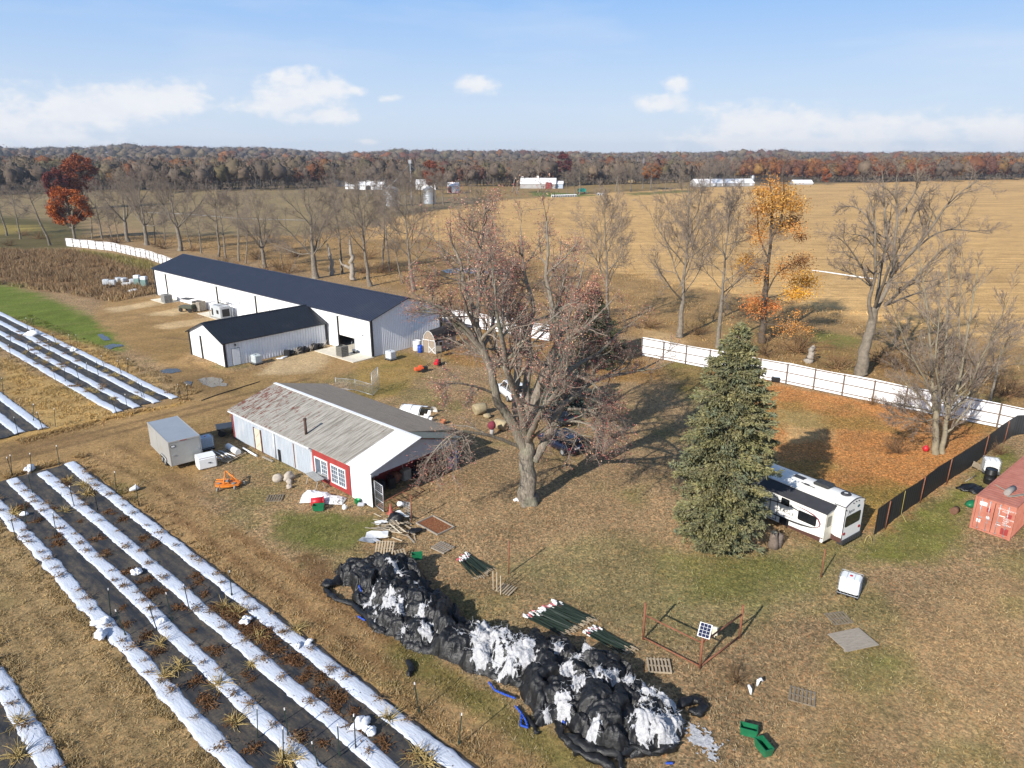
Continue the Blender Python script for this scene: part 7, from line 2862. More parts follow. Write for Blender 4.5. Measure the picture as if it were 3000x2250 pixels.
# dead snags
M_snag = PM('grey dead wood', (.30, .265, .225, 1), .95, .25, 3, bump=.5, bscale=9, stretch=(4, 4, 1), spec=.1)
for k, (px, py, lab, limbs) in enumerate((
        (972, 806, 'bleached dead tree snag, thin and straight, behind the navy roof', [([(0, 0, 0), (.2, 0, 2.0), (-.1, 0, 4.4), (-.5, 0, 6.8)], [.55, .45, .36, .12])]),
        (1033, 822, 'forked dead tree snag with a stub arm behind the navy roof', [([(0, 0, 0), (.1, 0, 2.5), (.1, .1, 5), (0, 0, 7.5), (.15, 0, 9.2)], [.62, .5, .42, .26, .06]), ([(0, 0, 2.2), (-.9, 0, 2.9), (-1.8, 0, 3.2), (-2.4, 0, 4.4)], [.36, .30, .24, .08])]),
        (2372, 1062, 'short grey broken stump standing behind the white fence', [([(0, 0, 0), (.05, 0, .9), (.1, 0, 2.0)], [.55, .42, .30])]))):
    r = thing('dead_snag', lab, 'dead tree', G(px, py), 0)
    m_ = MB()
    for pts, rad in limbs:
        p, rr = limb_np(pts, rad, 6, .12, k)
        m_.tube(p, rr, 9)
    m_.build('trunk', M_snag, r)


# --- conifers -------------------------------------------------------------
def conifer(name, lab, p, H, prof, seed, cols, dens=1.0, droop=.28):
    r = np.random.default_rng(seed)
    rt = thing(name, lab, 'tree', p)
    m_ = MB()
    m_.tube([(0, 0, 0), (0, 0, H * .5), (0, 0, H * .97)], [.04 * H ** .75, .022 * H ** .75, .02], 8)
    # bare inner boughs
    pz, pr = zip(*prof)
    Vs, Fs, Cs, o = [], [], [], 0
    z = .25
    cols = np.array([[lin(v) for v in c] for c in cols])
    bo = []
    while z < H - .15:
        R = np.interp(z / H, pz, pr)
        nb = max(4, int((4.5 + R * 2.9) * dens))
        for k in range(nb):
            a = r.random() * 2 * math.pi
            if r.random() < .10:
                continue
            L = R * r.uniform(.62, 1.14)
            n = 7
            u = np.linspace(0, 1, n)
            out = np.stack([np.cos(a) * u * L, np.sin(a) * u * L, z + (.10 - droop * u + .16 * u ** 3) * L * 1.0 + r.normal() * .08], 1)
            out[:, :2] += r.normal(size=(n, 2)) * .04
            bo.append(out)
            # foliage sprays: hang along both sides, thicker outside
            m = int((14 + L * 27) * dens)
            uu = np.clip(r.beta(2.0, 1.15, m), .12, 1.0)
            f = uu * (n - 1)
            i = np.minimum(f.astype(int), n - 2)
            w = (f - i)[:, None]
            c = out[i] * (1 - w) + out[i + 1] * w
            side = np.array([-np.sin(a), np.cos(a), 0]) * (r.normal(size=(m, 1)) * .30 * (1.15 - uu[:, None] * .6))
            c = c + side + r.normal(size=(m, 3)) * .06 - np.array([0, 0, .10]) * r.random((m, 1))
            base = np.array([np.cos(a), np.sin(a), -.15])
            tcol = (cols[r.integers(0, len(cols), m)] * .45 + cols[r.integers(0, len(cols))] * .55 * r.uniform(.75, 1.2)) * r.uniform(.75, 1.2, (m, 1))
            for q in range(3):
                A = unit(base + side * 1.2 + r.normal(size=(m, 3)) * .55) * r.uniform(.085, .18, (m, 1))
                B = unit(np.cross(A, r.normal(size=(m, 3)))) * r.uniform(.026, .05, (m, 1))
                V, F = quads_np(c + A * .6, A, B)
                Vs.append(V)
                Fs.append(F + o)
                o += len(V)
                Cs.append(np.repeat(tcol * r.uniform(.85, 1.15, (m, 1)), 4, 0))
        z += r.uniform(.22, .44)
    bo = np.array(bo)
    V1, F1 = tubes_np(bo, np.linspace(.035, .008, bo.shape[1])[None] * np.ones((len(bo), 1)), 3)
    m_.build('trunk', M_limb, rt)
    link('boughs', npmesh('boughs', V1, [F1]), [M_twig], rt)
    link('needles', npmesh('needles', np.concatenate(Vs), Fs, col=np.concatenate(Cs)), [M_needle], rt)
    return rt


conifer('spruce', 'tall dense blue green spruce standing in front of the white camper', G(2105, 1588), 15.2,
        [(0, 2.0), (.04, 2.5), (.12, 3.0), (.25, 3.15), (.42, 3.05), (.6, 2.55), (.75, 2.1), (.86, 1.5), (.94, .85), (1, .1)], 3,
        [(128, 123, 88), (114, 113, 84), (100, 108, 88), (138, 130, 88), (120, 119, 78)], 1.15, .36)
conifer('spruce', 'dark spruce half hidden behind the big bare tree by the white fence', G(1735, 1062), 9.5,
        [(0, 3.4), (.15, 4.2), (.4, 3.6), (.7, 2.2), (.9, .9), (1, .1)], 13, [(62, 70, 50), (52, 62, 46), (74, 78, 54)], .9)
conifer('spruce', 'lower bluish spruce seen through the branches behind the parked cars', G(1652, 1200), 6.5,
        [(0, 3.0), (.2, 3.3), (.5, 2.5), (.8, 1.2), (1, .1)], 17, [(84, 98, 92), (70, 86, 80), (92, 104, 92)], .9)


# --- leafy oaks -------------------------------------------------------------
def leafy(name, lab, p, H, clumps, cols, leaf, per, seed, low=.25):
    r = np.random.default_rng(seed)
    rt = thing(name, lab, 'tree', p)
    T = Tree(seed)
    tp_ = np.array([[0, 0, z] for z in np.linspace(0, H * .7, 8)]) + np.concatenate([[[0, 0, 0]], r.normal(size=(7, 3)) * .12])
    T.put(T.wood, tp_[None], np.linspace(.028 * H, .05, 8)[None], 8)
    cols = np.array([[lin(v) for v in c] for c in cols])
    st_, en = [], []
    for (x, y, z, rx, rz) in clumps:
        st_.append(tp_[min(7, max(1, int(z / H * 6)))])
        en.append((x, y, z))
        N = per
        d = unit(r.normal(size=(N, 3))) * (r.random((N, 1)) ** .45)
        c = np.array([x, y, z]) + d * np.array([rx, rx, rz])
        A = unit(r.normal(size=(N, 3))) * leaf * r.uniform(.6, 1.3, (N, 1))
        B = unit(np.cross(A, r.normal(size=(N, 3)))) * leaf * .7 * r.uniform(.6, 1.3, (N, 1))
        V, F = quads_np(c, A, B)
        tint = cols[r.integers(0, len(cols))] * .5
        Cc = (cols[r.integers(0, len(cols), N)] * .5 + tint) * r.uniform(.7, 1.25, (N, 1))
        T.leaf.append((V, F, np.repeat(Cc, 4, 0)))
    st_, en = np.array(st_), np.array(en)
    u = np.linspace(0, 1, 6)[None, :, None]
    P = st_[:, None] * (1 - u) + en[:, None] * u + r.normal(size=(len(st_), 6, 3)) * .15
    T.put(T.wood, P, np.linspace(.14, .03, 6)[None] * np.ones((len(st_), 1)), 5)
    T.build(rt)
    return rt


def ball(n_, R, z0, z1, rx, seed):
    r = np.random.default_rng(seed)
    o = []
    for k in range(n_):
        d = unit(r.normal(size=3)) * r.uniform(.45, 1) ** .5
        o.append((d[0] * R, d[1] * R, (z0 + z1) / 2 + d[2] * (z1 - z0) / 2, rx * r.uniform(.7, 1.3), rx * r.uniform(.6, 1.0)))
    return o


OAK = [(170, 92, 40), (150, 76, 36), (188, 108, 50), (128, 64, 36)]
leafy('oak_tree', 'bright rust orange oak beyond the left end of the white fence', G(220, 702), 16, ball(34, 5.6, 4.0, 15.5, 1.7, 1) + [(-4, 0, 6, 1.8, 1.5), (-5.5, 0, 8, 1.7, 1.4)], OAK, .24, 330, 31)
leafy('oak_tree', 'tall russet oak farther back above the orange oak', G(248, 610), 24, ball(44, 7.5, 7, 24, 2.4, 2), [(132, 70, 42), (112, 58, 40), (150, 84, 46)], .42, 230, 32)
leafy('oak_tree', 'dark maroon oak left of the tall russet oak in the distance', G(178, 615), 18, ball(26, 5.0, 6, 18, 2.1, 3), [(104, 50, 44), (88, 42, 40), (120, 62, 46)], .40, 200, 33)
leafy('oak_tree', 'round russet oak standing before the woods above the grain bins', G(1270, 570), 21, ball(30, 6.6, 6, 21, 2.2, 4), [(122, 68, 46), (104, 58, 44), (140, 82, 52)], .42, 220, 34)
leafy('oak_tree', 'maroon oak rising among grey woods left of the lattice masts', G(1650, 545), 27, ball(26, 7.0, 8, 26, 2.6, 5), [(98, 50, 50), (84, 44, 46), (112, 62, 54)], .5, 180, 35)
leafy('oak_tree', 'golden oak right of the lattice masts', G(1907, 555), 19, ball(24, 6.0, 8, 18, 2.1, 6), [(158, 104, 44), (138, 86, 40), (120, 72, 40)], .42, 190, 36)
leafy('oak_tree', 'small rust oak alone at the edge of the stubble by the far white roof', G(2420, 541), 12, ball(18, 4.0, 3, 12, 1.6, 7), [(146, 86, 46), (124, 70, 42)], .34, 170, 37)


# --- shrubs and saplings ----------------------------------------------------
def shrub_mesh(seed, N, L, up, colr, leafn=0):
    r = np.random.default_rng(seed)
    D = unit(np.stack([r.normal(size=N), r.normal(size=N), np.abs(r.normal(size=N)) * .5 + up], 1))
    P0 = np.stack([r.normal(size=N) * .12, r.normal(size=N) * .12, np.zeros(N)], 1)
    ln = r.uniform(.6, 1.2, N) * L
    P = grow(P0, D, ln, 6, .10, .0, r)
    R = taper(np.full(N, .022), 6, .35)
    V1, F1 = tubes_np(P, R)
    pos, D2, l2, r2 = sprout(P, R, ln, 7, .25, 1, 32, 12, .42, .6, r)
    P2 = grow(pos, D2, l2, 4, .14, .0, r)
    V2, F2 = tubes_np(P2, taper(np.maximum(r2, .006), 4, .4))
    pos, D3, l3, r3 = sprout(P2, taper(r2, 4, .4), l2, 4, .2, 1, 32, 14, .5, .6, r)
    P3 = grow(pos, D3, l3, 3, .14, .0, r)
    V3, F3 = tubes_np(P3, taper(np.maximum(r3, .005), 3, .5))
    V = np.concatenate([V1, V2, V3])
    c = np.array([lin(v) for v in colr])
    Cc = np.repeat(c[None], len(V), 0) * r.uniform(.8, 1.2, (len(V), 1))
    me_ = npmesh('shrub', V, [F1, F2 + len(V1), F3 + len(V1) + len(V2)], col=Cc)
    me_.materials.append(M_stalk)
    return me_


SHR = [shrub_mesh(50 + k, 26, 1.6, .55, c_) for k, c_ in enumerate(((122, 96, 72), (112, 90, 66), (132, 104, 74)))]
SH_ = [(2629, 1326, 1.35, 0, 'wide bare brown shrub on orange leaves left of the twin tree'), (2160, 1998, .75, 1, 'withered dark shrub in the grass right of the black heap'), (2560, 1185, .9, 2, 'thin bare shrub in front of the white fence, left of the twin tree'),
       (2930, 1330, .9, 0, 'small bare shrub behind the black mesh fence, above the container')]
for px, py, s_, k, l in SH_:
    o = bpy.data.objects.new('shrub', SHR[k])
    COL.objects.link(o)
    o.location = G(px, py)
    o.scale = (s_, s_, s_ * .9)
    tag(o, l, 'shrub')
BR = [(600, 800), (640, 785), (690, 795), (780, 800), (820, 790), (860, 800), (1110, 800), (1150, 790), (1080, 760), (880, 750), (760, 760), (300, 715), (340, 712), (480, 728), (560, 735), (1060, 800), (2250, 1040), (2330, 1030), (2590, 1060), (2640, 1080), (2860, 1120), (2950, 1160), (2800, 1060), (2460, 1080), (1900, 960), (2050, 980), (1420, 930), (1350, 915), (250, 720), (120, 700), (60, 690), (30, 720)]
for k, (px, py) in enumerate(BR):
    o = bpy.data.objects.new('brush_clump', SHR[k % 3])
    COL.objects.link(o)
    p = G(px + random.uniform(-10, 10), py)
    o.location = p
    s_ = random.uniform(1.3, 2.4)
    o.scale = (s_ * 1.4, s_ * 1.4, s_ * .9)
    o.rotation_euler = (0, 0, random.random() * 6)
    tag(o, 'low grey brown brush clump in the pasture behind the white fence and long barn', 'brush', 'brush clumps in the pasture')
for k, (px, py, H) in enumerate(((560, 728, 11), (590, 742, 12), (720, 772, 10), (830, 790, 9), (1180, 830, 10), (455, 715, 12), (480, 718, 10), (330, 708, 11), (350, 705, 9), (60, 700, 16), (20, 690, 17), (-20, 690, 16), (270, 700, 10), (1640, 965, 11), (1500, 940, 10), (2900, 1180, 9))):
    plant(('slimA', 'slimB')[k % 2], px, py, H, k * 1.3, 'thin leafless sapling in the tree line behind the white fence and barn', (0, 0), 1.25, 'sapling', 'saplings of the tree line')

# ---------------------------------------------------------------- the distant farm
def mpx(px, py):
    p = G(px, py)
    return math.hypot(p.y, CAM_H) / FPX


M_fwall = PM('far white siding', (.72, .73, .74, 1), .6, .05, .3)
M_fgrey = PM('far grey siding', (.34, .33, .32, 1), .8, .12, .3)
M_froof = PM('far white roof', (.78, .78, .79, 1), .45, .05, .3)
M_fred = PM('far red siding', (.20, .03, .028, 1), .8, .1, .3)
M_fdark = PM('far dark opening', (.03, .028, .026, 1), .8)
M_bin = PM('galvanised bin', (.36, .38, .40, 1), .5, .12, .5, metal=.5)


def gable_house(name, lab, cat, px, py, L, Wd, he, hr, rz, wall, roof, extra=None):
    r = thing(name, lab, cat, G(px, py), rz)
    m_ = MB()
    m_.prism([(0, 0), (Wd, 0), (Wd, he), (Wd / 2, hr), (0, he)], 0, L, 'x')
    m_.build('wall', wall, r)
    m_ = MB()
    for s in (0, 1):
        y0 = -.4 if s == 0 else Wd + .4
        zl = he - (hr - he) * .4 / (Wd / 2)
        P = []
        for x in (-.4, L + .4):
            P += [(x, y0, zl + .05), (x, Wd / 2, hr + .05), (x, Wd / 2, hr + .25), (x, y0, zl + .25)]
        m_.add(P, [(0, 1, 5, 4), (3, 7, 6, 2), (0, 4, 7, 3), (0, 3, 2, 1), (4, 5, 6, 7)])
    m_.build('roof', roof, r)
    if extra:
        extra(r)
    return r


gable_house('farm_barn', 'long low white barn at the left of the distant farmstead', 'barn', 984, 546, 40, 14, 3.6, 6.4, -.05, M_fwall, M_froof)
gable_house('farm_barn', 'second white barn just right of the long low one, dark gable opening', 'barn', 1052, 556, 18, 9, 3.2, 5.4, -.1, M_fwall, M_froof, lambda r: MB().bx(5, 9, -.08, -.01, 0, 3).build('door', M_fdark, r))
gable_house('farm_barn', 'small white lean-to below the long low barn of the distant farm', 'barn', 1012, 554, 9, 7, 2.2, 3.2, 0, M_fwall, M_froof)
gable_house('farm_barn', 'pale farm shed with a dark brown gable behind the right grain bin', 'barn', 1218, 556, 15, 8, 4, 7, -.1, M_fwall, M_froof, lambda r: MB().bx(14.6, 15.06, .5, 7.5, .2, 5.2).build('gable_boards', M_fdark, r))
gable_house('farm_shed', 'small white and red shed between the grain bins and red barn', 'shed', 1312, 565, 7, 6, 4.6, 6.6, -.1, M_fwall, M_froof, lambda r: MB().bx(.2, 2.6, -.08, -.01, 0, 4).build('door', M_fred, r))
gable_house('red_barn', 'white roofed barn with dark red end and two roof vents in the distant farm', 'barn', 1524, 552, 27, 11, 3.6, 7.4, -.12, M_fgrey, M_froof, lambda r: (
    MB().bx(19.5, 24, -1.2, -.02, 0, 4.6).build('red_porch', M_fred, r),
    MB().bx(.4, 2.0, 4.6, 6.4, 7.0, 9.0).build('roof_vent', M_froof, r),
    MB().bx(12.2, 13.8, 4.6, 6.4, 7.0, 9.2).build('roof_vent', M_froof, r)))
gable_house('farm_house', 'low white roofed house end joined to the right of the red barn', 'house', 1622, 552, 7, 9, 3.4, 5.2, -.12, PM('far blue grey siding', (.36, .42, .50, 1), .7, .05), M_froof)
gable_house('poultry_house', 'long low white roofed livestock house standing at the far field edge', 'barn', 2040, 547, 50, 13, 2.6, 5.6, .16, M_fgrey, M_froof, lambda r: [MB().bx(6 + 8 * i, 8.2 + 8 * i, -.5, -.02, .6, 2.2).build('fan_housing', M_fwall, r) for i in range(6)])
gable_house('farm_house', 'white hip-like roof just showing above the stubble horizon, right side', 'house', 2325, 541, 16, 12, 1.2, 3.6, -.1, M_fgrey, M_froof)
for k, (px, py, R, H, l) in enumerate(((1146, 604, 3.6, 8.4, 'left corrugated grain bin with a pale cone roof in the distant farm'), (1258, 597, 3.2, 7.4, 'right corrugated grain bin with a bright cone roof in the distant farm'))):
    r = thing('grain_bin', l, 'grain bin', G(px, py))
    m_ = MB()
    m_.lathe([(R, .0)] + [(R + .06 * (i % 2), H * i / 16) for i in range(1, 17)], k=28, smooth=False)
    m_.build('wall', M_bin, r)
    m_ = MB()
    m_.lathe([(R + .2, H - .05), (.5, H + R * .5), (.4, H + R * .5 + .4), (0, H + R * .5 + .45)], k=28, smooth=False)
    m_.build('roof', M_bin, r)
r = thing('feed_bin', 'slim silver feed bin at the right end of the long livestock house', 'grain bin', G(2204, 539))
MB().lathe([(.4, 1.5), (1.5, 3.2), (1.5, 6.6), (.4, 7.6)], k=16).build('hopper', M_bin, r)
m_ = MB()
for a in range(4):
    m_.cyl((1.3 * math.cos(a * 1.57), 1.3 * math.sin(a * 1.57), 0), (1.3 * math.cos(a * 1.57), 1.3 * math.sin(a * 1.57), 3.4), .08, 5)
m_.build('leg', M_bin, r)
gp_ = G(1206, 600)
r = thing('grain_elevator', 'thin grain leg tower with a slanting spout above the distant bins', 'tower', gp_)
m_ = MB()
m_.bx(-.22, .22, -.2, .2, 0, 20.5)
m_.bx(-.7, .7, -.4, .4, 20.5, 22.3)
m_.build('leg_shaft', M_bin, r)
for k, (tx, ty, tz) in enumerate(((1252, 597, 10.2), (1150, 604, 10.4))):
    v = G(tx, ty) - gp_
    m_ = MB()
    m_.tube([(0, 0, 20.4), (v.x, v.y, tz)], .11, 6)
    m_.build('spout', M_bin, r)
# lattice masts
r = thing('lattice_mast', 'tall grey lattice mast at the middle of the woods edge, right of the pair', 'mast', G(1882, 537))
m_ = MB()
Hm = 21.5
for x, y in ((-.55, -.5), (.55, -.5), (0, .55)):
    m_.tube([(x * 1.6, y * 1.6, 0), (x, y, Hm)], .11, 4)
for i in range(14):
    z0, z1 = Hm * i / 14, Hm * (i + 1) / 14
    k0, k1 = 1.6 - .6 * z0 / Hm, 1.6 - .6 * z1 / Hm
    q = [(-.55, -.5), (.55, -.5), (0, .55)]
    for a in range(3):
        c = (a + 1) % 3
        m_.tube([(q[a][0] * k0, q[a][1] * k0, z0), (q[c][0] * k1, q[c][1] * k1, z1)], .07, 3)
m_.build('lattice', M_galv, r)
r = thing('leaning_pole', 'tall grey pole leaning slightly beside the lattice mast', 'mast', G(1859, 530))
m_ = MB()
m_.tube([(0, 0, 0), (2.4, 0, 22)], [.34, .26], 7)
m_.build('pole', M_galv, r)
m_ = MB()
m_.blob((0, 0, 1.0), (4.2, 2.4, 1.9), 4, .2, 16, 8)
tag(m_.build('hay_pile', PM('hay straw', (.36, .26, .13, 1), .95, .2, 1), None, G(1850, 536)), 'low straw coloured pile at the foot of the leaning pole', 'pile')
# green wagon
r = thing('forage_wagon', 'teal green covered wagon on the grass of the distant farm', 'wagon', G(1704, 567), -.1)
m_ = MB()
m_.prism([(-2.6, 1.1), (2.6, 1.1), (2.9, 2.9), (1.6, 3.4), (-1.6, 3.4), (-2.9, 2.9)], -1.1, 1.1, 'y')
m_.build('body', PM('teal wagon paint', (.015, .26, .20, 1), .5, .08), r)
for x in (-1.8, 1.8):
    for y in (-1.0, 1.0):
        MB().cyl((x, y - .15, .55), (x, y + .15, .55), .55, 12).build('wheel', M_rubber, r)
m_ = MB()
m_.tube([(2.6, 0, .9), (5.0, 0, .5)], .10, 5)
m_.build('tongue', PM('teal wagon paint', (.015, .26, .20, 1)), r)
# calf hutches in a row
m_ = MB()
m_.prism([(-.6, 0), (.6, 0), (.62, .9), (.35, 1.45), (-.35, 1.45), (-.62, .9)], -1.0, 1.0, 'y', 0)
m_.bx(-.4, .4, -1.03, -1.005, .05, 1.1, 1)
hu = m_.build('calf_hutch', [M_fwall, M_fdark], None)
hm = hu.data
bpy.data.objects.remove(hu)
for i in range(17):
    u = i / 16
    px, py = 1618 + 84 * u, 578 - 2.5 * u
    if i >= 14:
        px, py = 1752 + (i - 14) * 7, 572
    o = bpy.data.objects.new('calf_hutch', hm)
    COL.objects.link(o)
    o.location = G(px, py)
    o.rotation_euler = (0, 0, random.gauss(0, .1))
    tag(o, 'small white calf hutch in the row in front of the green wagon and red barn', 'hutch', 'calf hutches in a row')
# field-edge trees of the farm
for k, (px, py, H) in enumerate(((1125, 628, 18), (1165, 622, 19), (1190, 615, 17), (1235, 618, 18), (1268, 612, 19), (1300, 600, 16), (985, 575, 17), (1662, 570, 15), (1685, 568, 14), (1697, 571, 19), (1815, 566, 17), (1848, 562, 18), (1882, 553, 17), (1907, 559, 20), (1803, 560, 17), (1949, 560, 13), (1500, 565, 22), (1515, 566, 20), (1075, 575, 19), (1020, 560, 18), (2080, 548, 22), (2120, 547, 22), (2150, 545, 20))):
    plant(('vaseC', 'slimA', 'vaseA')[k % 3], px, py, H, k * 1.7, 'small leafless tree standing at the edge of the distant farm field', (0, 0), 1.25, 'field_tree', 'leafless trees round the distant farm')

# ---------------------------------------------------------------- woods on the horizon
M_wood = AM('woodland', .95, .05, .2, .15)
r = np.random.default_rng(91)
EDGE_X = [-1200, -300, 0, 300, 700, 1000, 1250, 1500, 1800, 1950, 2050, 2200, 2330, 2600, 2800, 3000, 3400, 4300]
EDGE_Y = [600, 578, 565, 556, 556, 546, 546, 545, 540, 536, 531, 531, 534, 534, 529, 525, 520, 505]
PALW = {'bare': [(112, 97, 83), (106, 93, 81), (117, 101, 84), (102, 91, 80), (113, 100, 80)], 'rust': [(126, 82, 54), (116, 76, 52), (134, 90, 54)], 'maroon': [(104, 72, 60), (106, 76, 62)], 'gold': [(138, 104, 62), (126, 98, 60)], 'olive': [(104, 96, 72), (110, 99, 73)], 'pine': [(52, 60, 48), (60, 67, 52)]}
Vs, Fs, Cs, off = [], [], [], 0
rows = [(1.0, 270, 84, .55), (1.035, 270, 72, .6), (1.08, 220, 50, .6), (1.14, 210, 46, .7), (1.24, 200, 40, .8), (1.4, 190, 36, .9), (1.62, 260, 40, 1.4), (1.95, 260, 40, 1.8), (2.4, 280, 40, 2.4), (3.0, 300, 40, 3.0), (3.8, 300, 36, 3.8), (4.8, 300, 36, 4.8)]
for (mul, cnt, M, sz) in rows:
    M = int(M * 2.0)
    for i in range(cnt):
        px = -700 + 4500 * (i + r.random()) / cnt
        ey = np.interp(px, EDGE_X, EDGE_Y)
        p = G(px, ey)
        k = mul * (1 + .05 * r.normal() * (mul > 1))
        x, y = p.x * k, p.y * k
        D = math.hypot(x, y)
        z0 = float(hill(np.array([x]), np.array([y]))[0])
        grp = vnoise(np.array([px / 160.0 + mul * 3]), np.array([mul * 9.0]))[0]
        u = r.random()
        if px > 2150 and mul < 1.7:
            sp_k = 'rust' if u < .30 + .35 * grp else ('maroon' if u < .40 + .40 * grp else ('gold' if u < .50 + .36 * grp else 'bare'))
        else:
            sp_k = 'rust' if u < .03 + .22 * grp ** 2 else ('maroon' if u < .08 + .28 * grp ** 2 else ('gold' if u < .12 + .2 * grp ** 2 else ('olive' if u < .24 else 'bare')))
        if px < 420 and mul < 1.2 and r.random() < .10:
            sp_k = 'pine'
        H = r.uniform(17, 24) * (1 if mul > 1.01 else .85) * (.82 + .42 * vnoise(np.array([px / 95.0 + mul * 5]), np.array([mul * 4.0]))[0])
        Wd = H * r.uniform(.28, .42) * max(1, mul ** .75)
        base = np.array([lin(v) for v in PALW[sp_k][r.integers(0, len(PALW[sp_k]))]]) * r.uniform(.84, 1.02)
        d = unit(r.normal(size=(M, 3)))
        rad = .55 + .50 * r.random((M, 1)) ** .6
        if mul < 1.2:
            c = d * rad * np.array([Wd, Wd, H * .36]) + np.array([0, 0, H * .62])
        else:
            c = d * rad * np.array([Wd, Wd, H * .5]) + np.array([0, 0, H * .48])
        if sp_k == 'pine':
            c[:, :2] *= (1.15 - .95 * (c[:, 2:] / H))
        bare = sp_k in ('bare', 'olive')
        o3 = np.array([x, y, z0])
        # uneven crown mass, then loose sprays standing off it
        nu, nv = (9, 7) if mul < 1.5 else (7, 5)
        th = np.linspace(.12, math.pi - .05, nv)[:, None] + np.zeros((1, nu))
        ph = (np.arange(nu) / nu * 2 * math.pi + r.random() * 6)[None] + .25 * np.arange(nv)[:, None]
        kk = r.uniform(.42, .92, (nv, nu))
        lowf = .36 if mul < 1.2 else .5
        cen = H * (.60 if mul < 1.2 else .48)
        Q = np.stack([np.sin(th) * np.cos(ph) * Wd * kk, np.sin(th) * np.sin(ph) * Wd * kk, cen + np.cos(th) * H * lowf * kk], -1).reshape(-1, 3) * np.array([.92, .92, .96])
        ii = np.arange(nu * nv).reshape(nv, nu)
        F = np.stack([ii[:-1], ii[1:], np.roll(ii[1:], -1, 1), np.roll(ii[:-1], -1, 1)], -1).reshape(-1, 4)
        Vs.append(Q + o3)
        Fs.append(F + off)
        off += len(Q)
        Cs.append(base[None] * r.uniform(.55, 1.05, (len(Q), 1)))
        A = unit(r.normal(size=(M, 3)) + (np.array([0, 0, 1.6]) if bare else 0)) * r.uniform(.5, 1.25, (M, 1)) * (.8 + .4 * sz)
        B = unit(np.cross(A, r.normal(size=(M, 3)))) * r.uniform(.10, .30, (M, 1)) * (.8 + .4 * sz) * (1 if bare else 1.7)
        V, F = quads_np(c + o3, A, B)
        Vs.append(V)
        Fs.append(F + off)
        off += len(V)
        Cs.append(np.repeat(base[None] * r.uniform(.82, 1.12, (M, 1)), 4, 0))
        if mul < 1.3:                              # stems and underwood
            ns = 5 if mul < 1.1 else 3
            a = r.normal(size=(ns, 2)) * Wd * .5
            a[0] = 0
            h2 = H * r.uniform(.35, .7, ns)
            A = np.stack([r.normal(size=ns) * .2, r.normal(size=ns) * .2, h2 / 2], 1)
            B = np.stack([np.full(ns, .16), np.full(ns, .05), np.zeros(ns)], 1) * r.uniform(.6, 1.5, (ns, 1))
            c = np.stack([a[:, 0], a[:, 1], h2 / 2], 1)
            V, F = quads_np(c + o3, A, B)
            Vs.append(V)
            Fs.append(F + off)
            off += len(V)
            Cs.append(np.repeat(np.array([[.10, .085, .07]]) * r.uniform(.7, 1.6, (ns, 1)), 4, 0))
            m = 10 if mul < 1.1 else 6
            c = np.stack([r.normal(size=m) * Wd * .8, r.normal(size=m) * Wd * .5, r.uniform(.4, 5.5, m)], 1)
            A = np.stack([r.normal(size=m) * .5, r.normal(size=m) * .5, np.ones(m)], 1) * r.uniform(.8, 1.6, (m, 1))
            B = unit(np.cross(A, r.normal(size=(m, 3)))) * r.uniform(.25, .6, (m, 1))
            V, F = quads_np(c + o3, A, B)
            Vs.append(V)
            Fs.append(F + off)
            off += len(V)
            Cs.append(np.repeat(np.array([[.125, .10, .078]]) * r.uniform(.6, 1.3, (m, 1)), 4, 0))
wme = npmesh('woodland', np.concatenate(Vs), Fs, col=np.concatenate(Cs))
wme.polygons.foreach_set('use_smooth', np.full(len(wme.polygons), True))
wood = link('woodland', wme, [M_wood])
kind(wood, 'stuff')
wood['label'] = 'autumn woods of bare, russet and golden trees along the horizon'

